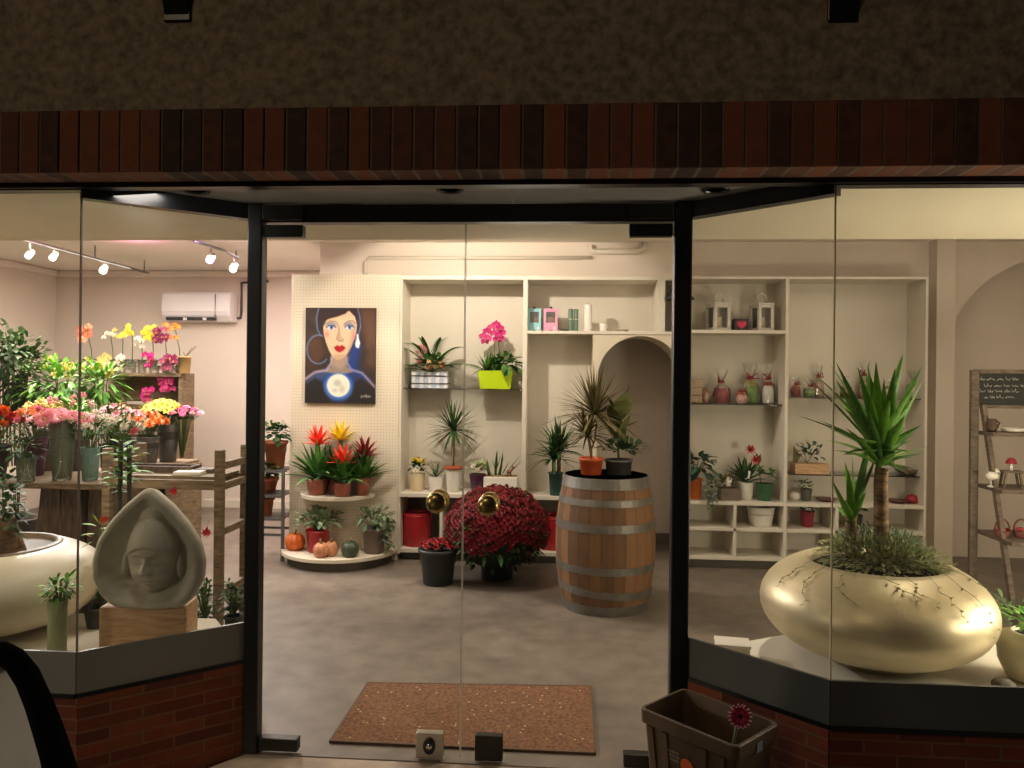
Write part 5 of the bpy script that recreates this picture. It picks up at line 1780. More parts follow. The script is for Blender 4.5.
def mini_basket(px, lab, Y, z):
    p = on(px, Y, z); k = K(p)
    t = thing('flower_basket', lab, 'basket', p, 0, 'flower baskets on the ladder shelf')
    MB().lathe([(5.5 * k, 0), (6 * k, .006), (7.5 * k, 7 * k), (7 * k, 7 * k), (5 * k, 2 * k)], 18).build('basket', mat('wicker_red', s2l(122, 72, 62), .8, var=.2, scale=60), t)
    MB().tube([(7.2 * k * math.cos(a), 0, 7 * k + 11 * k * math.sin(a)) for a in [math.pi * i / 12 for i in range(13)]], .005, 6).build('handle', MATS['wicker_red'], t)
    for i in range(7):
        a = 2.4 * i; q = .9 * math.sqrt(i / 7)
        add_bloom(t, 'mum', 'darkred' if i % 2 else 'pink', (q * 6 * k * math.cos(a), q * 6 * k * math.sin(a), 8 * k), (q * math.cos(a), q * math.sin(a), 1.3), 3 * k)


mini_basket(1002, 'wicker basket of dark red flowers, left on lower ladder tier', LYs - .12, shelf_z[2])
mini_basket(1021, 'wicker basket of red flowers near right edge of lower ladder tier', LYs - .12, shelf_z[2])
t, k, h, r1 = potted('potted_plant', 'greyish trailing plant in pale pot on floor beside ladder shelf', 'plant', 1002, 1034, 590, 630, LY - .62, 0, cream_ceramic, .8)
b = MB(); bush(b, (0, 0, h + .06), .16, .12, 160, .07, .025, 'oval', 0, .4, -.3); b.build('foliage', LEAF['grey'], t)
# ================================================================== LEFT ROOM
# ---- air conditioner
pa, pb = at(161, 321, 8.09), at(230, 292, 8.09)
w, h = pb.x - pa.x, pb.z - pa.z
t = thing('air_conditioner', 'white wall-mounted air conditioning unit high on left room wall', 'air conditioner', ((pa.x + pb.x) / 2, 8.3, pa.z))
acw = mat('ac_white', s2l(236, 232, 232), .35, var=.02)
b = MB(); pr_ = [(-.0, 0), (-.14, 0), (-.2, .06 * h / .3), (-.215, h * .35), (-.2, h * .92), (-.18, h), (0, h)]
b.add([(-w / 2, y, z) for y, z in pr_] + [(w / 2, y, z) for y, z in pr_], [tuple(range(7)), tuple(range(13, 6, -1))] + [(i, 7 + i, 7 + (i + 1) % 7, (i + 1) % 7) for i in range(7)])
b.build('casing', acw, t, bevel=.008)
MB().box(-w / 2 + .05, w / 2 - .17, -.2, -.14, .012, .045).build('air_outlet', mat('vent_dark', s2l(40, 38, 40), .6), t)
for x_ in (-.12, .1):
    MB().box(x_ - .02, x_ + .02, -.205, -.19, .012, .04).build('louver_clip', acw, t)
MB().box(w / 2 - .165, w / 2 - .16, -.217, -.1, .03, h - .02).build('seam', zinc, t)
q0, q1 = at(236, 320, 8.29), at(242, 283, 8.29)
b = MB(); b.tube([(q0.x, 8.28, q0.z + .02), (q1.x - .01, 8.28, q0.z + .02), (q1.x, 8.28, q0.z + .1), (q1.x, 8.28, q1.z), (q1.x + .3, 8.28, q1.z + .02)], .016, 8)
tag(b.build('refrigerant_pipe', mat('pipe_grey', s2l(92, 84, 82), .5)), 'dark insulated pipe running up beside the air conditioner', 'pipe')
p = at(209, 503, 8.3)
t = thing('wall_socket', 'white double wall socket low on left room wall', 'socket', p)
MB().box(-.05, .05, -.012, 0, -.045, .045).build('face_plate', acw, t, bevel=.003)
for z in (-.02, .02):
    MB().lathe([(.016, 0), (.016, .003), (1e-4, .003)], 14).build('socket_hole', zinc, t, (0, -.013, z)).rotation_euler = (rad(90), 0, 0)

# ---- ceiling track with spot lamps
bulb_w = mat('bulb_warm', (1, 1, 1), .5, emit=(1, .93, .85), estr=9)
bulb_b = mat('bulb_blue', (1, 1, 1), .5, emit=(.45, .75, 1), estr=3)
bulb_p = mat('bulb_pink', (1, 1, 1), .5, emit=(1, .5, .95), estr=5)


def spot_lamp(pos, aim, m_, lab, grp, r=.035, hang=None):
    t = thing('spot_lamp', lab, 'lamp', pos, 0, grp)
    d = (Vector(aim) - Vector(pos)).normalized()
    q = face(d)
    hang = hang if hang is not None else ZT_TRACK - pos[2]
    MB().tube([(0, 0, 0.0), (0, 0, hang)], .007, 6).build('stem', steel, t)
    b = MB(); b.lathe([(r * .4, -.06), (r * .75, -.05), (r, .02), (r * 1.05, .045), (r * .96, .045), (r * .9, .02)], 18)
    link('lamp_head', b.mesh('lamp_head', [steel]), t, (0, 0, 0), 0, q)
    b = MB(); b.lathe([(r * .9, .03), (r * .8, .052), (1e-4, .062)], 16)
    link('bulb', b.mesh('bulb', [m_]), t, (0, 0, 0), 0, q)
    return d


TA, TB = fl(25, 240, 2.5), fl(148, 273, 2.5)
ZT_TRACK = 2.5
t = thing('track_rail', 'long dark lighting track hanging below left room ceiling', 'lighting track', (0, 0, 0))
b = MB(); b.bar(TA, TB, .02, .02); b.build('rail', zinc, t)
for f in (.04, .5, .96):
    p = TA.lerp(TB, f)
    MB().tube([p, (p.x, p.y, ZC)], .006, 6).build('drop_rod', zinc, t)
lampspecs = []
for px, py, f, m_, lab in ((30, 254, .05, bulb_b, 'blue-white spot lamp at near end of ceiling track'),
                           (54, 256, .25, bulb_w, 'white spot lamp second along ceiling track'),
                           (104, 269, .66, bulb_w, 'glaring white spot lamp at far half of ceiling track')):
    p = TA.lerp(TB, f)
    d = ray(px, py)
    q = CAM + d * (p.y / d.y)
    pos = Vector((p.x + (q.x - p.x), p.y, q.z))
    spot_lamp(pos, pos + Vector((.25, -.75, -.45)), m_, lab, 'track spot lamps', .035 if px > 60 else .028, hang=2.5 - pos.z)
    lampspecs.append(pos)
TC, TD = fl(194, 241, 2.56), fl(238, 258, 2.56)
t = thing('track_rail', 'short curved lighting rail on ceiling left of door post', 'lighting track', (0, 0, 0))
b = MB(); b.tube([TC, TC.lerp(TD, .5) + Vector((.05, 0, 0)), TD], .012, 8); b.build('rail', zinc, t)
for f in (.05, .95):
    p = TC.lerp(TD, f)
    MB().tube([p, (p.x, p.y, ZC)], .006, 6).build('drop_rod', zinc, t)
for px, py, f, m_, lab in ((211, 258, .4, bulb_p, 'pinkish spot lamp on short ceiling rail'), (234, 267, .9, bulb_w, 'white spot lamp at right end of short ceiling rail')):
    p = TC.lerp(TD, f)
    q = at(px, py, p.y)
    pos = Vector((q.x, p.y, q.z))
    spot_lamp(pos, pos + Vector((.1, -.7, -.5)), m_, lab, 'rail spot lamps', hang=2.56 - pos.z)
    lampspecs.append(pos)

# ---- orchid shelf at the back
OY = 7.15
ox0, ox1 = on(108, OY, 1).x, on(181, OY, 1).x
oz = at(150, 373, OY).z
ko = K((ox0, OY, 1.4))
t = thing('wooden_shelf', 'tall rough wooden shelf of orchids against left room wall', 'shelf', ((ox0 + ox1) / 2, OY, 0))
ow = (ox1 - ox0) / 2
MB().box(-ow, ow, -.02, .26, oz - .035, oz).build('shelf', old_wood_h, t, bevel=.003)
oz2, oz3 = oz - .42, oz - .85
MB().box(-ow, ow, 0, .26, oz2 - .03, oz2).build('shelf', old_wood_h, t, bevel=.003)
MB().box(-ow, ow, 0, .26, oz3 - .03, oz3).build('shelf', old_wood_h, t, bevel=.003)
MB().box(-ow, -ow + .03, 0, .26, 0, oz - .035).build('side_panel', old_wood, t)
MB().box(ow - .03, ow, 0, .26, 0, oz - .035).build('side_panel', old_wood, t)
b = MB()
for i in range(5):
    b.box(-ow + .03, ow - .03, .25, .265, i * .3, i * .3 + .27)
b.build('back_boards', old_wood_h, t)


def orchid(px, pyb, Y, z, hpx, col, n, lab, potm=white_ceramic, pw=9, lean=0.0, r=4.2, ph=12, low=False):
    p = on(px, Y, z); k = K(p)
    t = thing('orchid', lab, 'orchid', p, 0, 'orchids on the wooden shelf')
    pot_mb(pw * .38 * k, pw * .5 * k, ph * k, .01).build('pot', potm, t)
    b = MB()
    for i in range(5):
        a = 1.3 * i + R(0, .5)
        b.blade((0, 0, ph * k), (math.cos(a), math.sin(a), .5), 13 * k, 6 * k, .5, 'oval', 5, 0)
    b.build('foliage', LEAF['dark'], t)
    top = Vector((lean * k, -.02, hpx * k))
    MB().tube([(0, 0, ph * k * .8), (lean * .2 * k, 0, hpx * .55 * k), top, top + Vector((-5 * k, -.04, -1 * k))], .005, 5).build('stem', stemg, t)
    for i in range(n):
        add_bloom(t, 'orchid', col, top + Vector((R(-7, 5) * k, -.03 - R(0, .05), R(-9, 5) * k)), (R(-.5, .5), -1, R(-.1, .4)), r * k * R(.85, 1.1))
    return t


orchid(92, 373, OY + .1, oz, 40, 'coral', 11, 'coral orchid with large blooms at left above the greenery', lean=-4, r=5)
orchid(113, 373, OY + .12, oz, 40, 'white', 4, 'thin-stemmed white orchid, leftmost on wooden shelf', lean=-2, r=3)
orchid(122, 373, OY + .15, oz, 42, 'cream', 4, 'slender cream orchid beside the thin white one', lean=2, r=3)
orchid(132, 373, OY + .1, oz, 42, 'yellow', 7, 'pale yellow orchid in middle of wooden shelf', lean=1, r=3.6)
orchid(142, 373, OY + .16, oz, 34, 'white', 6, 'white orchid between two yellow ones', lean=0, r=3.6)
orchid(153, 373, OY + .1, oz, 42, 'yellow', 9, 'full yellow orchid right of the white one', lean=0, r=4)
orchid(166, 373, OY + .1, oz, 39, 'plum', 16, 'deep plum orchid with tall stem on wooden shelf', lean=0, r=4.2)
orchid(180, 373, OY + .15, oz, 43, 'orange', 6, 'orange orchid at right end behind tan pot', lean=-4, r=4)
orchid(128, 373, OY + .02, oz, 11, 'white', 8, 'low white orchid at front edge of wooden shelf', lean=-2, r=4.4, ph=6)
orchid(155, 373, OY + .02, oz, 14, 'magenta', 6, 'low magenta orchid in front of the yellow one', lean=0, r=4, ph=6)
orchid(172, 373, OY + .02, oz, 13, 'plum', 12, 'low plum orchid massed at front right of shelf', lean=2, r=4.6, ph=6)
orchid(108, 373, OY + .06, oz, 14, 'cream', 6, 'low cream orchid at left end of shelf', lean=0, r=4, ph=6)
orchid(171, 413, OY + .12, oz2, 34, 'magenta', 14, 'large purple-pink orchid on tier below', lean=0, r=4.6)
orchid(153, 413, OY + .1, oz2, 22, 'magenta', 8, 'hot pink orchid low on tier below', lean=0, r=4)
p = on(184.5, OY + .03, oz); k = K(p)
t = thing('planter_pot', 'empty tan round pot at right end of wooden shelf', 'pot', p)
pot_mb(5 * k, 6.4 * k, 17 * k, .015).build('pot', mat('tan_pot', s2l(214, 176, 116), .6), t)
b = MB()
for tx in (-.1, .6, .9):
    b.tube([(0, 0, 15 * k), (tx * 5 * k, 0, 20 * k), (tx * 13 * k, 0, (22 + 6 * tx) * k)], .004, 4)
b.build('bare_stems', bark, t)

# ---- crate with buckets in front of it
CY = 5.6
cz = at(160, 466, CY).z
cx0, cx1 = on(126, CY, .7).x, on(168, CY, .7).x
t = thing('wooden_crate', 'large slatted wooden crate under two grey flower buckets', 'crate', ((cx0 + cx1) / 2, CY, 0))
cw = (cx1 - cx0) / 2
MB().box(-cw, cw, -.02, .5, cz - .025, cz).build('top_board', old_wood_h, t, bevel=.003)
for s in (-1, 1):
    MB().box(s * cw - .02, s * cw + .02, 0, .5, 0, cz - .025).build('side_panel', old_wood, t)
for z in (.02, cz * .5, cz - .13):
    MB().box(-cw, cw, -.012, .006, z, z + .06).build('slat', old_wood_h, t)
MB().box(-cw, cw, .48, .5, 0, cz - .03).build('back_boards', dark_wood, t)


def bucket(px0, px1, pyt, Y, z, lab, m_=zinc, pyb=None):
    pyb_ = None
    p = on((px0 + px1) / 2, Y, z); k = K(p)
    r = (px1 - px0) / 2 * k
    pt_ = at((px0 + px1) / 2, pyt, Y)
    h = pt_.z - z
    t = thing('flower_bucket', lab, 'bucket', p, 0, 'flower buckets')
    pot_mb(r * .72, r, h, .0, .004).build('body', m_, t)
    MB().tube([(r * math.cos(a), r * math.sin(a), h) for a in [6.283 * i / 28 for i in range(28)]], .005, 6, closed=True).build('rim', m_, t)
    return p, k, r, h


def bouquet(p, k, r, h, kind, col, n, spread, hh, br, lab, grp='cut flower bunches', leaf='mid', flat_=.45, col2=None, nleaf=60, name='flower_bunch', cat='flowers', leafL=9, leafW=3.5, dx=0.0, cone=True):
    """cut stems standing in a bucket: p base point, r,h vessel radius and height"""
    t = thing(name, lab, cat, p + Vector((0, 0, .02)), 0, grp)
    b = MB()
    lf = MB()
    heads = []
    for i in range(n):
        a = 2.39996 * i + R(-.2, .2)
        q = math.sqrt((i + .5) / n)
        x_, y_ = q * spread * math.cos(a) + dx, q * spread * math.sin(a) * .75
        z_ = h + hh * (1 - flat_ * q * q) * R(.93, 1.05)
        b.tube([(x_ * .12 * r / max(spread, r), y_ * .12, .01), (x_ / max(spread, .01) * r * .7, y_ / max(spread, .01) * r * .7, h), (x_, y_, z_ - .01)], .0035, 4)
        heads.append((Vector((x_, y_, z_)), Vector((x_ - dx, y_ - spread * .6, spread * 1.1 + .02))))
    for i in range(nleaf):
        a = R(0, 6.28); q = R(.3, 1)
        f = R(.15, .92)
        lf.blade((q * spread * f * math.cos(a) + dx * f, q * spread * f * math.sin(a), h + hh * f * .8), (math.cos(a), math.sin(a), R(.3, 1.2)), leafL * k * R(.7, 1.1), leafW * k, .3, 'oval', 4, 0)
    b.build('stems', stemg, t)
    if nleaf:
        lf.build('foliage', LEAF[leaf], t)
    for i, (q, d) in enumerate(heads):
        add_bloom(t, kind, col2 if (col2 and i % 3 == 0) else col, q, d + Vector((R(-.1, .1), R(-.1, .1), 0)), br * k * R(.85, 1.15))
    return t


v = bucket(137, 159, 437, CY + .12, cz, 'dark grey zinc bucket at left on the wooden crate')
bouquet(*v, 'mum', 'orange', 32, .17, .17, 4.8, 'orange chrysanthemums in grey bucket on crate', dx=-.04)
v = bucket(157, 179, 424, CY + .3, cz, 'tall grey zinc bucket at right on the wooden crate')
bouquet(*v, 'lily', 'yellow', 34, .17, .17, 5.2, 'bright yellow flowers bunched in tall grey bucket', dx=-.05)
v2 = (v[0] + Vector((.1, .02, 0)), v[1], v[2], v[3])
bouquet(*v2, 'daisy', 'hotpink', 24, .13, .12, 4.0, 'pink and white daisies at right of tall grey bucket', col2='rose', dx=.02)

# ---- long flower table
TY = 4.45
tz = at(60, 483, TY).z
tx0, tx1 = on(-75, TY, .8).x, on(104, TY, .8).x
tcx = (tx0 + tx1) / 2
t = thing('flower_table', 'rough wooden plank table carrying flower vases in left room', 'table', (tcx, TY, 0))
MB().box(tx0 - tcx, tx1 - tcx, -.02, .75, tz - .035, tz).build('table_top', old_wood_h, t, bevel=.004)
for pxs in ((28, 57, 40, 62), (62, 82, 58, 80), (84, 110, 88, 116)):
    a0, a1 = on(pxs[0], TY + .1, .4).x - tcx, on(pxs[1], TY + .1, .4).x - tcx
    c0, c1 = on(pxs[2], TY + .1, .4).x - tcx, on(pxs[3], TY + .1, .4).x - tcx
    zt_ = tz - .035
    MB().add([(a0, .1, 0), (a1, .1, 0), (a1, .55, 0), (a0, .55, 0), (c0, .1, zt_), (c1, .1, zt_), (c1, .55, zt_), (c0, .55, zt_)],
             [(3, 2, 1, 0), (4, 5, 6, 7), (0, 1, 5, 4), (1, 2, 6, 5), (2, 3, 7, 6), (3, 0, 4, 7)]).build('leg', dark_wood, t, bevel=.006)

# pink gerberas in a glass vase
p = on(62, TY + .12, tz); k = K(p)


def vase(p, r0, r1, h, lab, m_=vase_glass, water=True):
    t = thing('glass_vase', lab, 'vase', p, 0)
    b = MB(); b.lathe([(1e-4, .002), (r0 * .95, 0), (r0, .006), (r1, h), (r1 - .004, h), (r0 - .004, .014), (1e-4, .014)], 28)
    b.build('body', m_, t)
    return t


vh = at(62, 420, TY + .12).z - tz
vase(p, 8.5 * k, 13 * k, vh, 'tall flared clear glass vase of pink gerberas on table')
t = bouquet(p, k, 12 * k, vh * .96, 'daisy', 'pink', 17, .19, .035, 9, 'wide fan of pink gerberas in clear glass vase', leaf='mid', nleaf=0, flat_=.9)
b = MB()
for i in range(34):
    a = 2.4 * i; q = math.sqrt(i / 34)
    b.tube([(q * 7 * k * math.cos(a + 2.5), q * 7 * k * math.sin(a + 2.5), .02), (q * 11 * k * math.cos(a), q * 11 * k * math.sin(a), vh)], .006, 5)
b.build('stems', leafm('gerb_stem', (214, 218, 124), (140, 160, 76)), t)
# green glass vase
p = on(90, TY + .14, tz); k = K(p)
vh = at(90, 447, TY + .14).z - tz
vase(p, 7 * k, 9 * k, vh, 'greenish glass vase of white and green stems on table', green_glass)
bouquet(p, k, 8 * k, vh, 'cluster', 'white', 12, .16, .2, 3.6, 'bunch of small white flowers and greenery in greenish vase', leaf='mid', nleaf=90, leafL=13)
v = bucket(113, 134, 440, TY + .5, tz, 'dark bucket of mixed lilies behind the greenish vase', black_plastic)
bouquet(*v, 'lily', 'rose', 22, .20, .22, 5, 'pale pink and peach lilies behind the white flowers', col2='peach', dx=-.05, nleaf=50)
v = bucket(100, 116, 444, TY + .55, tz, 'dark bucket of white chrysanthemums at back of table', black_plastic)
bouquet(*v, 'mum', 'white', 22, .16, .17, 4.4, 'white chrysanthemums beside the orange ones', dx=.06, nleaf=40)
# roses and tulips at left
v = bucket(22, 46, 438, TY + .3, tz, 'purple patterned bucket of roses at left of glass vase', mat('purple_bucket', s2l(96, 50, 86), .5, var=.25, scale=40))
bouquet(*v, 'rose', 'peach', 18, .17, .16, 6, 'peach and pink roses at left of the gerberas', col2='rose', nleaf=50, leaf='dark')
v = bucket(-22, 8, 445, TY + .15, tz, 'black bucket at left end of table', black_plastic)
bouquet(*v, 'tulip', 'red', 20, .17, .2, 6.5, 'orange-red tulips at left edge of picture', col2='orange', nleaf=60, leaf='dark')
v = bucket(34, 58, 430, TY + .55, tz, 'grey bucket of greenish pink hydrangeas behind roses', zinc)
bouquet(*v, 'cluster', 'cream', 9, .15, .17, 7, 'green and pale pink hydrangea heads behind roses', nleaf=60, leaf='mid', leafL=11, leafW=5, col2='rose')
v = bucket(66, 88, 430, TY + .6, tz, 'grey bucket of lily stems at back of table', zinc)
bouquet(*v, 'cluster', 'rose', 5, .1, .22, 4, 'few small pink flower heads above gerberas', nleaf=120, leaf='bright', leafL=15, leafW=4)


def greenery(px, py, Y, wpx, hpx, n, leaf, L_, W_, prof, lab, z0, name='foliage_bunch', bud=None, stem_n=8):
    p = on(px, Y, z0); k = K(p)
    c = at(px, py, Y)
    t = thing(name, lab, 'greenery', p, 0, 'foliage bunches')
    b = MB()
    hz = c.z - z0
    for i in range(stem_n):
        a = 6.28 * i / stem_n
        b.tube([(0, 0, .02), (math.cos(a) * wpx * .3 * k, math.sin(a) * wpx * .2 * k, hz), (math.cos(a) * wpx * .5 * k, math.sin(a) * wpx * .4 * k, hz + hpx * .5 * k)], .005, 4, 1)
    bush(b, (0, 0, hz), wpx * k, hpx * k, n, L_ * k, W_ * k, prof, 0, .35, -.8)
    b.build('foliage', [LEAF[leaf], stemg], t)
    if bud:
        for i in range(14):
            b2 = MB()
            a = R(0, 6.28)
            add_bloom(t, 'tulip', bud, (math.cos(a) * R(.2, .9) * wpx * k, -R(0, .5) * wpx * k, hz + R(.2, 1) * hpx * k), (R(-.4, .4), R(-.4, .2), 1), 4.0 * k, name='bud')
    return t


def floor_bucket(px, Y, lab, r=.13, h=.36):
    r, h = .14, .34
    p = on(px, Y, 0)
    t = thing('flower_bucket', lab, 'bucket', p, 0, 'flower buckets')
    pot_mb(r * .78, r, h, .02).build('body', zinc, t)
    return p


pb_ = floor_bucket(18, 5.75, 'grey floor bucket of dark foliage behind flower table at far left', .16, .8)
greenery(16, 374, 5.75, 34, 46, 520, 'dark', 10, 5, 'oval', 'tall dark glossy foliage rising at far left', .1, 'tall_foliage')
greenery(4, 350, 5.6, 26, 30, 240, 'grey', 10, 5, 'oval', 'bluish foliage spray at left edge of picture', .1, 'tall_foliage')
pb_ = floor_bucket(60, 5.75, 'grey floor bucket of lily stems behind flower table legs', .16, .8)
greenery(60, 384, 5.75, 40, 26, 420, 'bright', 13, 3.6, 'oval', 'bright green lily stems with closed buds, left clump', .1, 'lily_foliage', 'cream')
pb_ = floor_bucket(102, 5.8, 'grey floor bucket of lilies below orchid shelf', .16, .8)
greenery(99, 384, 5.8, 20, 24, 220, 'bright', 13, 3.6, 'oval', 'bright green lily stems in front of coral orchid, right clump', .1, 'lily_foliage', 'cream')
# plant in small clear bottle
p = on(26, TY + .02, tz); k = K(p)
vh = at(26, 458, TY + .02).z - tz
vase(p, 8 * k, 9 * k, vh, 'short clear glass jar of leafy sprigs at table front')
greenery(20, 448, TY + .02, 20, 16, 90, 'dark', 7, 4, 'oval', 'dark leafy sprigs spilling from short glass jar', tz + .01, 'foliage_bunch')
b = MB()

# ---- ladder-backed wooden trestle
RX = fl(219, 668).x
ra, rb_ = on(219.5, 3.9, .8), on(240, 4.2, .8)
rl = on(107.5, 3.9, .8)
zt_ = at(219, 450, 3.9).z
zr = at(165, 484, 3.9).z
t = thing('wooden_trestle', 'weathered wooden ladder-ended trestle stand behind the stone head', 'stand', ((ra.x + rl.x) / 2, 3.9, 0))
o_ = t.location
wpost = .043


def V(x, y, z):
    return (x - o_.x, y - o_.y, z)


for nm, x_, y_ in (('fr', ra.x, 3.9), ('br', ra.x, 4.22), ('fl', rl.x, 3.9), ('bl', rl.x, 4.22)):
    MB().bar(V(x_, y_, 0), V(x_, y_, zt_), wpost, wpost).build('post', old_wood, t, bevel=.004)
for y_ in (3.9, 4.22):
    MB().bar(V(rl.x, y_, zr), V(ra.x, y_, zr), .036, .05).build('rail', old_wood_h, t, bevel=.003)
zz = [at(230, y_, 4.05).z for y_ in (463, 483, 527, 587)]
for x_ in (ra.x, rl.x):
    for z in zz:
        MB().bar(V(x_, 3.9, z), V(x_, 4.22, z), .03, .038).build('rung', old_wood, t, bevel=.003)
b = MB()
for j in range(4):
    b.box(rl.x - o_.x + .03, ra.x - o_.x - .03, .02 + .075 * j, .085 + .075 * j, zr + .025, zr + .04)
b.build('slatted_top', old_wood_h, t)
ztp = zr + .04
p = on(190, 4.0, ztp); k = K(p)
t = thing('notebook', 'pale folded booklet lying on wooden trestle', 'book', p, rad(8))
MB().box(-.075, .075, -.06, .06, 0, .006).build('cover', mat('booklet', s2l(206, 196, 160), .7), t)
MB().box(-.07, .07, -.055, .06, .006, .018).build('pages', cardm, t)
p = on(160, 4.1, ztp)
t = thing('wooden_tray', 'dark flat wooden tray on trestle top behind stone head', 'tray', p)
MB().box(-.2, .2, -.06, .06, 0, .012).build('base', dark_wood, t)
for a in ((-.2, .2, -.065, -.05), (-.2, .2, .05, .065), (-.205, -.19, -.06, .06), (.19, .205, -.06, .06)):
    MB().box(a[0], a[1], a[2], a[3], .0, .035).build('side', dark_wood, t)
p = on(207, 4.1, ztp)
tag(MB().box(-.05, .05, -.05, .05, 0, .022).build('wooden_block', dark_wood, None, p, .003), 'dark wooden block on trestle near the ladder end', 'block')
# red paper leaves
def maple(px, py, Y, s, lab):
    p = at(px, py, Y)
    k = K(p)
    out = [(0, -1.0), (.12, -.35), (.55, -.6), (.45, -.25), (1, .05), (.6, .2), (.75, .65), (.35, .5), (0, 1.1), (-.35, .5), (-.75, .65), (-.6, .2), (-1, .05), (-.45, -.25), (-.55, -.6), (-.12, -.35)]
    b = MB()
    b.add([(x_ * s * k, -.004 * (abs(x_) * 3), z_ * s * k) for x_, z_ in out] + [(0, .004, 0)], [(i, (i + 1) % 16, 16) for i in range(16)])
    b.tube([(0, .002, s * k * .9), (.002, .02, s * k * .9 + .035)], .0012, 4)
    tag(b.build('red_leaf', mat('red_leaf', s2l(196, 30, 44), .6, var=.12), None, p), lab, 'leaf ornament', 'red leaf ornaments')


maple(174, 492, 3.87, 5, 'red star-shaped leaf hanging below trestle rail')
maple(207, 533, 3.86, 6, 'red star-shaped leaf hanging left of trestle post')

# ---- tall cane plant behind the stone head
p = on(122, 3.42, 0)
t = thing('cane_plant', 'tall thin lily canes with narrow leaves in front of trestle', 'plant', p)
k = K(p)
pot_mb(.07, .09, .2, .02).build('pot', black_plastic, t)
b = MB()
for x_, zt2_ in ((-5, at(116, 440, 3.42).z), (6, at(130, 448, 3.42).z)):
    b.tube([(x_ * .4 * k, 0, .15), (x_ * k, 0, zt2_ * .6), (x_ * .8 * k, 0, zt2_)], .011, 7, 1)
    for j in range(26):
        a = R(0, 6.28)
        b.blade((x_ * k * .9, 0, zt2_ * R(.8, 1.0)), (math.cos(a), math.sin(a) * .7, R(.2, .9)), R(18, 30) * k, 6.5 * k, .45, 'strap', 6, 0)
b.build('foliage', [LEAF['bright'], mat('cane', s2l(52, 50, 34), .6)], t)
for dx_, dz_ in ((14, -8), (11, -14)):
    add_bloom(t, 'tulip', 'pink', (dx_ * k, -.03, at(116, 428, 3.42).z + dz_ * k * .3), (.6, -.3, .6), 5 * k, name='bud')

# ================================================================== LEFT WINDOW
# ---- pale bowl at left
BY2 = 3.14
xe = on(92, BY2, .6).x
bp2 = Vector((xe - .45, BY2, DK))
t = thing('bowl_planter', 'huge pale flattened bowl with dark rimmed opening in left window', 'planter', bp2)
pale = mat('bowl_pale', s2l(216, 206, 178), .42, 0, var=.05, scale=3)
zrm = at(30, 549, BY2).z - DK
b = MB()
prof = [(0.14, 0), (0.15, .012)]
for i in range(1, 25):
    a = -1.25 + (1.25 + 1.02) * i / 24
    prof.append((.45 * math.cos(a) ** .85, .012 + zrm * (.52 + .55 * math.sin(a)) / (.52 + .55 * math.sin(1.02))))
rr2 = prof[-1][0]
b.lathe(prof + [(rr2 - .02, zrm - .01), (rr2 - .03, zrm - .09)], 64)
b.build('bowl', pale, t)
MB().lathe([(rr2, zrm - .005), (rr2 + .012, zrm + .006), (rr2, zrm + .016), (rr2 - .02, zrm + .016), (rr2 - .03, zrm - .01), (rr2 - .03, zrm - .05), (1e-4, zrm - .05)], 56).build('rim_band', mat('rim_brown', s2l(112, 94, 72), .5), t)
zs_ = zrm - .05
MB().lathe([(rr2 - .032, zrm - .03), (1e-4, zrm - .025)], 32).build('soil', soil_m, t)
p3 = bp2 + Vector((.02, -.05, zs_))
t = thing('driftwood_planter', 'leaning brown driftwood planter with dark leaves inside the pale bowl', 'plant', p3)
b = MB()
b.M = Matrix.Translation((.08, 0, .05)) @ Matrix.Rotation(rad(-28), 4, 'Y')
b.lathe([(.07, -.05), (.075, .0), (.085, .12), (.08, .13), (.06, .12)], 14)
b.build('planter', bark, t)
b = MB()
bush(b, (.09, 0, .22), .08, .14, 130, .035, .022, 'oval', 0, .3, -.8)
bush(b, (.13, -.05, .30), .04, .12, 50, .035, .02, 'oval', 0, .3, -.8)
b.build('foliage', LEAF['dark'], t)

# ---- glass tube vase with green leaves
p = on(57, 2.83, DK); k = K(p)
vh = at(57, 600, 2.83).z - DK
t = thing('glass_vase', 'green cylinder glass vase in front of pale bowl', 'vase', p)
MB().lathe([(1e-4, .002), (.031, 0), (.033, .005), (.035, vh), (.032, vh), (.03, .012), (1e-4, .012)], 28).build('body', glassm('lime_glass', .45, (.9, .95, .7), (.66, .72, .42)), t)
greenery(60, 588, 2.83, 16, 13, 90, 'bright', 9, 5, 'oval', 'bright leafy cutting standing in green cylinder vase', DK + .01, 'plant_cutting', stem_n=6)
b = MB(); b.blade((.03, 0, at(76, 580, 2.83).z - DK), (.7, -.1, .8), 16 * k, 5.5 * k, .1, 'oval', 6, 0, tint=.5)
bpy.data.objects['plant_cutting']
b.build('foliage', LEAF['bright'], bpy.data.objects['plant_cutting'])

# ---- pale wood block and stone buddha head
BLY = 3.0
zbt = at(145, 603, BLY).z
blp = on(147, BLY, DK); k = K(blp)
bw = 42 * k
t = thing('wooden_block', 'pale wooden block plinth under the carved stone head', 'plinth', blp, rad(9))
MB().box(-bw, bw, -.05, .1, 0, zbt - DK).build('block', pale_wood, t, bevel=.012)
t = thing('stone_sculpture', 'teardrop stone bowl carved with serene face, standing on wooden block', 'sculpture', (on(153.5, BLY, .7).x, BLY, zbt - .01), rad(3))
S_ = k
half = [(0, 121), (8, 115), (22, 103), (37, 86), (49, 67), (54, 47), (53, 30), (45, 13), (33, 3), (0, 0)]
full = [(x_ + 3, z_) for x_, z_ in half] + [(-x_ + 3, z_) for x_, z_ in reversed(half[1:-1])]
full = [((x_ - 2) * S_ * 1.02, z_ * S_) for x_, z_ in full]
cxy = (0.0, 52 * S_)


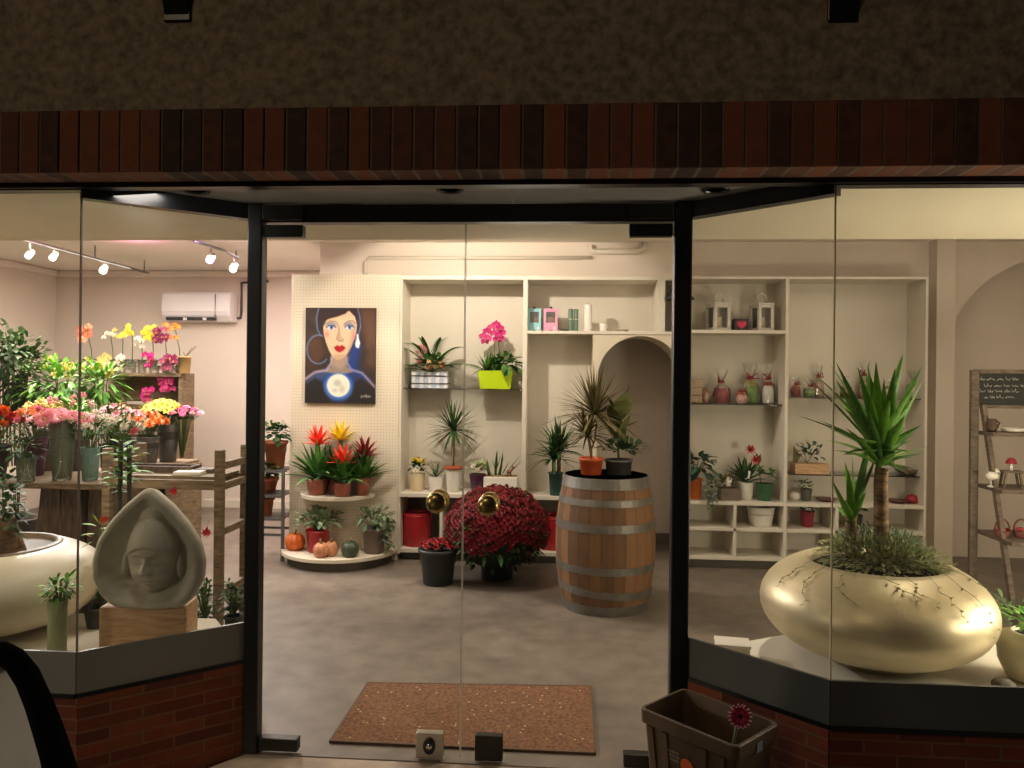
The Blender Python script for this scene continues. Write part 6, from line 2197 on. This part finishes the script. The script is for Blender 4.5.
def outline(th):
    best = 0
    dx_, dz_ = math.cos(th), math.sin(th)
    for i in range(len(full)):
        (ax, az), (bx_, bz) = full[i], full[(i + 1) % len(full)]
        ax -= cxy[0]; bx_ -= cxy[0]; az -= cxy[1]; bz -= cxy[1]
        ex, ez = bx_ - ax, bz - az
        den = dx_ * ez - dz_ * ex
        if abs(den) < 1e-9:
            continue
        s1 = (ax * ez - az * ex) / den
        u1 = (ax * dz_ - az * dx_) / den
        if s1 > 0 and -1e-6 <= u1 <= 1 + 1e-6:
            best = max(best, s1)
    return best


NA, NR = 192, 84
rawo = [outline(2 * math.pi * i / NA) for i in range(NA)]
outl = [sum(rawo[(i + j) % NA] for j in range(-2, 3)) / 5 for i in range(NA)]
g = lambda x_, s: math.exp(-(x_ / s) ** 2)
sst = lambda a, b_, x_: (lambda q: q * q * (3 - 2 * q))(min(1, max(0, (x_ - a) / (b_ - a))))
U = S_ * 1.0


def relief(x, z, e):
    """depth toward the viewer (m)"""
    X, Z = x / U, z / U      # in photo px: centre x=0, base z=0
    if e > .86:
        q = (e - .86) / .14
        rim = -.004 - .035 * max(0, q - .35) ** 2 + .004 * math.sin(q * 3.1)
        return rim
    q = e / .86
    d = -.072 * (1 - q ** 3.2) - .006
    # head
    X -= 1.5
    hx, hz = (X - 2) / 25.5, (Z - 54) / 40.0
    rr_ = hx * hx + hz * hz
    if rr_ < 1.25:
        hd = .092 * math.sqrt(max(0, 1 - min(1, rr_)))
        d = max(d, -.066 + hd * 1.0)
        x1, z1 = X - 2, Z
        inside = sst(1.15, .75, rr_)
        f = 0.0
        for s in (-1, 1):
            f -= .011 * g(x1 - s * 9.5, 6.5) * g(z1 - 50, 5)          # sockets
            f += .007 * g(x1 - s * 9.5, 5.2) * g(z1 - 48.3, 2.6)       # lids
            f -= .004 * g(x1 - s * 9.5, 6) * g(z1 - 46.4, .9)          # eye slit
            f += .005 * g(x1 - s * 9, 7) * g(z1 - 56 + abs(x1 - s * 8) * .12, 1.8)  # brows
            f += .006 * g(x1 - s * 12, 7) * g(z1 - 36, 7)              # cheeks
        nose_w = 2.2 + 2.2 * sst(50, 38, z1)
        f *= 1.75
        f += .024 * g(x1, nose_w) * sst(57, 42, z1) * sst(35.0, 38.5, z1)
        f += .006 * g(abs(x1) - 3.4, 1.8) * g(z1 - 38.5, 2.2)
        f += .009 * g(x1, 7) * g(z1 - 30.4, 2.0) + .009 * g(x1, 5.5) * g(z1 - 26.4, 2.0)
        f -= .007 * g(x1, 8) * g(z1 - 28.5, .9)
        f += .008 * g(x1, 6) * g(z1 - 19.5, 4)
        # hair cap edge
        hl = 63 - .02 * x1 * x1
        f += .011 * sst(hl - 1.5, hl + 1.2, z1) + .0006 * math.sin(x1 * 1.1) * math.sin(z1 * 1.1) * sst(hl, hl + 3, z1)
        d += f * inside
    # topknot, ears, shoulders
    d = max(d, -.062 + .05 * math.sqrt(max(0, 1 - ((X - 2) / 14) ** 2 - ((Z - 90) / 11) ** 2)))
    for s in (-1, 1):
        d = max(d, -.062 + .036 * math.sqrt(max(0, 1 - ((X - 2 - s * 27) / 4.2) ** 2 - ((Z - 42) / 14) ** 2)))
    d = max(d, -.075 + .05 * math.sqrt(max(0, 1 - ((X - 2) / 38) ** 2 - ((Z - 2) / 16) ** 2)))
    return d


b = MB()
vs, fs = [(0, -.075 - relief(0, cxy[1], 0) - .0, cxy[1])], []
for j in range(1, NR + 1):
    e = j / NR
    for i in range(NA):
        th = 2 * math.pi * i / NA
        x_ = cxy[0] + outl[i] * e * math.cos(th)
        z_ = cxy[1] + outl[i] * e * math.sin(th)
        vs.append((x_, -.075 - relief(x_, z_, e), z_))
for i in range(NA):
    fs.append((0, 1 + i, 1 + (i + 1) % NA))
for j in range(NR - 1):
    for i in range(NA):
        a, c = 1 + j * NA + i, 1 + j * NA + (i + 1) % NA
        fs.append((a, a + NA, c + NA, c))
# back shell
base = len(vs)
for q, (e, y_) in enumerate(((1.0, -.045), (.97, -.01), (.8, .05), (.5, .085), (.2, .095))):
    for i in range(NA):
        th = 2 * math.pi * i / NA
        vs.append((cxy[0] + outl[i] * e * math.cos(th), y_, max(0.0, cxy[1] + outl[i] * e * math.sin(th))))
ring = 1 + (NR - 1) * NA
for i in range(NA):
    fs.append((ring + i, base + i, base + (i + 1) % NA, ring + (i + 1) % NA))
for q in range(4):
    for i in range(NA):
        a, c = base + q * NA + i, base + q * NA + (i + 1) % NA
        fs.append((a, a + NA, c + NA, c))
fs.append(tuple(base + 4 * NA + i for i in range(NA)))
b.add(vs, fs, 0, True)
b.build('body', mat('sand_stone', s2l(188, 182, 162), .9, var=.1, scale=12, bump=.12), t)

# ---- anthurium beside the sculpture, small bushes behind it
p = on(97, 3.2, DK); k = K(p)
t = thing('anthurium', 'small red anthurium with bright leaves left of carved stone head', 'plant', p)
pot_mb(.04, .055, .09, .012).build('pot', black_plastic, t)
zt4 = at(97, 528, 3.2).z - DK
b = MB(); b.tube([(0, 0, .08), (0.01, 0, zt4)], .006, 5, 1)
for x_, z_, e, L_ in ((-2, 2, .5, 15), (2, 4, .9, 14), (4, 0, .3, 13), (-4, -6, .2, 13), (0, 6, 1.3, 13), (-6, -14, -.3, 12), (3, -10, .1, 12)):
    b.blade((x_ * k, 0, zt4 + z_ * k), ((1 if x_ > 0 else -1) * math.cos(e), -.3, math.sin(e)), L_ * k, 7 * k, .3, 'oval', 6, 0, tint=R(.5, 1))
b.build('foliage', [LEAF['bright'], stemg], t)
f = MB(); f.blade((8 * k, -.02, zt4 + 6 * k), (.5, -.5, 1), 13 * k, 9 * k, .2, 'oval', 6, 0, tint=.7)
f.build('spathe', PET['red'], t)
f = MB(); f.blade((-4 * k, -.02, zt4 - 8 * k), (-.4, -.5, .6), 10 * k, 6 * k, .2, 'oval', 6, 0, tint=.7)
f.build('spathe', PET['coral'], t)
for px, py, Y, w_, h_, n, lf, lab in ((101, 588, 3.22, 10, 17, 80, 'mid', 'small green bush on deck left of wooden block'),
                                     (204, 606, 3.52, 11, 30, 150, 'dark', 'dark bushy shrub right of wooden block'),
                                     (233, 600, 3.75, 13, 22, 130, 'dark', 'dark shrub beside door post behind trestle post')):
    z0 = DK if Y < 3.3 else 0
    p = on(px, Y, z0); k = K(p)
    t = thing('shrub', lab, 'plant', p, 0, 'small bushes in left window')
    hz = at(px, py, Y).z - z0
    ph = max(.06, hz - h_ * k * .7)
    pot_mb(w_ * .5 * k, w_ * .7 * k, ph, .012).build('pot', black_plastic, t)
    b = MB(); bush(b, (0, 0, hz), w_ * k, h_ * k, n, 6 * k, 3.5 * k, 'oval', 0, .3, -.7, stem_from=(0, 0, ph), stem_mi=1); b.build('foliage', [LEAF[lf], stemg], t)

# ================================================================== STREET FOREGROUND
# ---- brown plastic crate with flower
cr4 = [fl(639, 706, .4), fl(687, 690, .4), fl(780, 724, .4), fl(732.5, 745, .4)]
ctr = sum(cr4, Vector()) / 4
ux = (cr4[3] - cr4[0] + cr4[2] - cr4[1]) / 2
uy = (cr4[1] - cr4[0] + cr4[2] - cr4[3]) / 2
Lx, Ly = ux.length / 2 * 1.05, uy.length / 2 * 1.05
ang = math.atan2(ux.y, ux.x)
bin_m = mat('bin_brown', s2l(92, 72, 52), .5, var=.12)
t = thing('plastic_crate', 'tall empty brown plastic flower crate outside, below right window', 'crate', (ctr.x, ctr.y, -.012), ang)
H = .412
b = MB()


def rr(lx, ly, z, c=.02):
    pts = []
    for sx, sy, a0 in ((1, -1, -1.5708), (1, 1, 0), (-1, 1, 1.5708), (-1, -1, 3.1416)):
        for j in range(5):
            a = a0 + 1.5708 * j / 4
            pts.append((sx * (lx - c) + c * math.cos(a), sy * (ly - c) + c * math.sin(a), z))
    return pts


rings = [rr(Lx * .78, Ly * .76, 0), rr(Lx * .93, Ly * .92, H - .06), rr(Lx * .93, Ly * .92, H - .045), rr(Lx * .99, Ly * .99, H - .045), rr(Lx, Ly, H - .003), rr(Lx * .985, Ly * .98, H),
         rr(Lx * .94, Ly * .925, H), rr(Lx * .91, Ly * .89, H - .04), rr(Lx * .76, Ly * .73, .008)]
vs = [q for r_ in rings for q in r_]
n = 20
fs = []
for i in range(len(rings) - 1):
    for j in range(n):
        fs.append((i * n + j, i * n + (j + 1) % n, (i + 1) * n + (j + 1) % n, (i + 1) * n + j))
fs.append(tuple(range(n - 1, -1, -1)))
fs.append(tuple(range((len(rings) - 1) * n, len(rings) * n)))
b.add(vs, fs)
b.build('body', bin_m, t)
for x_ in (-.75, -.45, .35, .7):
    MB().add([(x_ * Lx * .8 - .012, -Ly * .77, .02), (x_ * Lx * .8 + .012, -Ly * .77, .02), (x_ * Lx + .012, -Ly * .93, H - .05), (x_ * Lx - .012, -Ly * .93, H - .05),
              (x_ * Lx * .8 - .01, -Ly * .77 - .008, .02), (x_ * Lx * .8 + .01, -Ly * .77 - .008, .02), (x_ * Lx + .01, -Ly * .93 - .008, H - .05), (x_ * Lx - .01, -Ly * .93 - .008, H - .05)],
             [(4, 5, 6, 7), (0, 4, 7, 3), (1, 2, 6, 5), (3, 7, 6, 2)]).build('rib', bin_m, t)
# logo and lettering on the street face
lz = H - .118


def yface(z):
    return -(Ly * (.76 + (.92 - .76) * z / (H - .06))) - .003


lg = MB()
lg.add([(.0 + .024 * math.cos(a), yface(lz - .012 + .024 * math.sin(a)) - .001, lz - .012 + .024 * math.sin(a)) for a in [6.283 * i / 28 for i in range(28)]], [tuple(range(28))])
lg.build('logo', mat('logo_orange', s2l(235, 110, 50), .5, var=.1, scale=40), t)
lt = MB()
for r_ in range(3):
    z = lz + .012 - .013 * r_
    x_ = -.075
    while x_ < -.032:
        wd = R(.004, .008)
        lt.add([(x_, yface(z) - .001, z), (x_ + wd, yface(z) - .001, z), (x_ + wd, yface(z + .008) - .001, z + .008), (x_, yface(z + .008) - .001, z + .008)], [(0, 1, 2, 3)])
        x_ += wd + .003
lt.build('lettering', mat('letter_grey', s2l(150, 146, 140), .6), t)
MB().box(Lx + .0005, Lx + .002, -.015, .015, H - .05, H - .02).build('sticker', mat('sticker_grey', s2l(130, 132, 140), .6), t)
# gerbera in the crate
ghead = at(740, 716.5, 2.36)
gbase = Vector((ctr.x, ctr.y, .0)) + ux.normalized() * Lx * .45 - uy.normalized() * Ly * .35
gbase.z = 0.0
t = thing('gerbera', 'single dark pink gerbera with pale petal tips standing in brown crate', 'flower', gbase)
gk = K(ghead)
loc = ghead - gbase
mid_ = at(734, 740, 2.36) - gbase
MB().tube([(0, 0, .01), (mid_.x * .8, mid_.y * .8, mid_.z * .8), mid_, loc + Vector((0, .01, 0))], .0045, 6).build('stem', stemg, t)
bm_ = MB()
for L_, n_, e in ((1, 18, .1), (.85, 16, .3), (.55, 14, .5)):
    for i in range(n_):
        a = 6.283 * i / n_ + R(-.07, .07)
        bm_.blade((.12 * math.cos(a), .12 * math.sin(a), .02), (math.cos(a), math.sin(a), e), L_ * .9, .27, .2, 'petal', 4, 0)
        if L_ > .8:
            s_ = Vector((math.cos(a), math.sin(a), e)).normalized()
            bm_.ball(Vector((.12 * math.cos(a), .12 * math.sin(a), .04)) + s_ * L_ * .84 - Vector((0, 0, .12)), .075, 6, 2, sz=.6)
bm_.ball((0, 0, .06), .22, 12, 1, sz=.5)
me = bm_.mesh('gerbera_head', [petal('gerbdark', (190, 40, 90), (120, 10, 46)), mat('gerb_eye', s2l(50, 14, 24), .8), petal('gerbtip', (245, 190, 205), (230, 150, 175))])
link('flower_head', me, t, loc, 0, face((-.05, -1, .18)), 11.8 * gk)

# ---- white moulded seat with black rim at lower left
SYc = 1.5
pts_o = [(-62, 655), (-40, 645), (-12, 640), (5, 642), (22, 651), (37, 669), (50, 697), (61, 724), (70, 750), (78, 775), (96, 830), (112, 880)]
kk = K(at(0, 700, SYc))
t = thing('moulded_seat', 'white moulded panel edged by thick black rounded rim, cropped at lower left', 'seat', at(-20, 1000, SYc))
t.location.z = -.012
o_ = t.location.copy()
C2 = [at(x_, y_, SYc) - o_ for x_, y_ in pts_o]
kk_in = [(-62, 672), (-40, 663), (-14, 658), (0, 661), (11, 670), (20, 685), (28, 706), (35, 730), (42, 755), (46, 775), (60, 830), (72, 880)]
I2 = [at(x_, y_, SYc) - o_ for x_, y_ in kk_in]
b = MB()
vs = []
nn = len(C2)
for a, c in zip(C2, I2):
    m_ = (a + c) / 2
    vs += [a + Vector((0, .006, 0)), a, a.lerp(c, .12) + Vector((0, -.018, 0)), m_ + Vector((0, -.026, 0)), a.lerp(c, .88) + Vector((0, -.018, 0)), c, c + Vector((0, .05, 0))]
fs = [(i * 7 + j, i * 7 + j + 1, (i + 1) * 7 + j + 1, (i + 1) * 7 + j) for i in range(nn - 1) for j in range(6)]
b.add(vs, fs, 0, True)
b.build('rim', mat('rim_black', (0.003, 0.003, 0.0035), .9, var=.1, spec=.08), t)
shellm = mat('shell_white', s2l(214, 212, 204), .3, var=.03)
b = MB()
low = [Vector((c.x, c.y, .0)) for c in I2]
cen = Vector((I2[0].x, .06, 0))
vs = []
rows = 10
for i, c in enumerate(I2):
    for j in range(rows):
        f_ = j / (rows - 1)
        q = c.lerp(Vector((I2[0].x - .05, c.y, c.z * .0 + .25)), f_)
        q.y += .03 + .09 * math.sin(f_ * 1.57) - .03 * math.exp(-((f_ - .3) / .06) ** 2)
        vs.append(q)
b.add(vs, [(i * rows + j, i * rows + j + 1, (i + 1) * rows + j + 1, (i + 1) * rows + j) for i in range(nn - 1) for j in range(rows - 1)], 0, True)
b.build('shell', shellm, t)
for x_ in (.02, -.22):
    b = MB(); b.tube([(x_, .06, .02), (x_, .05, .35)], .018, 8); b.build('leg', black_metal, t)

# ================================================================== LIGHTS
def area(name, loc, size, power, col, aim=None, sy=None, spread=None):
    l = bpy.data.lights.new(name, 'AREA')
    l.energy, l.color = power, col
    l.shape = 'RECTANGLE'
    l.size, l.size_y = size, sy or size
    if spread:
        l.spread = rad(spread)
    o = bpy.data.objects.new(name, l)
    COL.objects.link(o)
    o.location = loc
    d = (Vector(aim) - Vector(loc)) if aim else Vector((0, 0, -1))
    o.rotation_euler = d.to_track_quat('-Z', 'Y').to_euler()
    return o


def spot(name, loc, aim, power, col, angle=70, blend=.4, rad_=.03):
    l = bpy.data.lights.new(name, 'SPOT')
    l.energy, l.color = power, col
    l.spot_size, l.spot_blend = rad(angle), blend
    l.shadow_soft_size = rad_
    o = bpy.data.objects.new(name, l)
    COL.objects.link(o)
    o.location = loc
    o.rotation_euler = (Vector(aim) - Vector(loc)).to_track_quat('-Z', 'Y').to_euler()
    return o


def point(name, loc, power, col, r=.04):
    l = bpy.data.lights.new(name, 'POINT')
    l.energy, l.color, l.shadow_soft_size = power, col, r
    o = bpy.data.objects.new(name, l)
    COL.objects.link(o)
    o.location = loc
    return o


WARM = (1, .87, .72)
NEUT = (1, .90, .80)
PINK = (1, .80, .80)
# left room
area('fill_left_room', (-3.6, 5.9, 2.5), 2.4, 128, (1, .91, .80), sy=2.6)  # unseen ambient fill, no fitting on the ceiling
area('light_left_pink', (-2.9, 7.2, 2.58), 1.0, 12, (1, .7, .76))
for i, pos in enumerate(lampspecs):
    col = [(.75, .9, 1), NEUT, (1, .92, .84), (1, .5, .9), NEUT][i]
    spot('spot_track', pos + Vector((.03, -.1, -.03)), [(-2.9, 4.7, 1.0), (-3.0, 4.6, .9), (-2.4, 5.4, 1.0), (-2.6, 6.5, 1.2), (-2.2, 5.0, .9)][i], [90, 130, 150, 50, 90][i], col, 75)
point('glow_ceiling_pink', fl(128, 252, 2.5), 5, (1, .3, .6), .06)
point('glow_ceiling_violet', fl(204, 247, 2.5), 4, (.85, .5, 1), .06)
# shelving: spot lamps on the soffit-side ceiling, then unseen fill lights
sxa = on(463, YS, 1).x
spot('spot_shelf', (sxa, 5.12, 2.58), (sxa + .1, 6.3, 1.5), 82, WARM, 116, .2)
spot('spot_pegboard', (on(350, YS, 1).x + .15, 4.7, 2.5), (on(345, YS, 1).x, 6.1, .8), 42, WARM, 66)
spot('spot_shelf_b', (on(560, YS, 1).x + .5, 5.1, 2.5), (on(560, YS, 1).x, 6.3, 1.0), 6, WARM, 70)
area('fill_middle', (-.4, 4.9, 2.58), 2.0, 10, WARM, sy=1.4)  # added ambient fill over the middle of the shop, no fitting
point('fill_middle_wall', (-.2, 4.2, 2.0), 5, WARM, .3)  # point fill added to lift the wall above the shelving
point('fill_right_wall', (2.5, 4.5, 2.15), 5, (1, .86, .70), .25)  # another added point fill, for the right-hand wall
spot('fill_table', (-1.75, 3.4, 2.08), (-2.6, 4.6, .95), 42, NEUT, 64, .6)  # fill spot added to brighten the vases on the flower table
area('fill_right_room', (2.4, 4.9, 2.58), 2.4, 10, (1, .86, .70), sy=1.4)  # unseen ambient fill for the right side
# entrance floor
spot('spot_entry', (1.0, 3.95, 2.55), (.25, 3.35, 0), 95, WARM, 72, .7)
# windows
spot('spot_left_window', (-1.75, 3.5, 2.1), (-1.75, 3.1, .5), 26, WARM, 75, .6)
area('fill_left_display', (-1.7, 2.72, 2.14), .5, 4, NEUT, (-1.6, 3.1, .6), sy=.12)  # soft area fill added to light the stone head
point('fill_left_soffit', (-2.55, 2.95, 1.0), 6, (1, .86, .64), .08)  # fill added out of view to brighten the left soffit
spot('spot_right_window', (1.75, 3.3, 2.12), (1.35, 3.0, .5), 14, WARM, 90, .6)
point('lamp_right_deck', (2.5, 2.9, .9), 74, (1, .88, .66), .28)
# street: dim lamp light falling on the facade, plus a fill spot
area('light_street', (-3.5, -4.0, 5.6), 1.5, 64, (1, .76, .5), (-.3, 2.5, 1.0))
spot('fill_street_near', (-6.0, -1.1, 1.75), (-1.2, 2.7, .55), 210, (1, .84, .64), 30, .8, .1)  # added spot that brightens the stone head and left brick wall
wd = bpy.data.worlds.new('night')
sc.world = wd
wd.use_nodes = True
wd.node_tree.nodes['Background'].inputs[0].default_value = (.02, .019, .022, 1)
wd.node_tree.nodes['Background'].inputs[1].default_value = .6

sc.view_settings.view_transform = 'Standard'
sc.view_settings.look = 'None'
sc.view_settings.exposure = 0.0
sc.view_settings.gamma = 1.0
cy = sc.cycles
cy.use_denoising = True
cy.max_bounces = 10
cy.diffuse_bounces = 4
cy.glossy_bounces = 4
cy.transparent_max_bounces = 48
cy.caustics_reflective = False
cy.caustics_refractive = False
cy.sample_clamp_indirect = 8
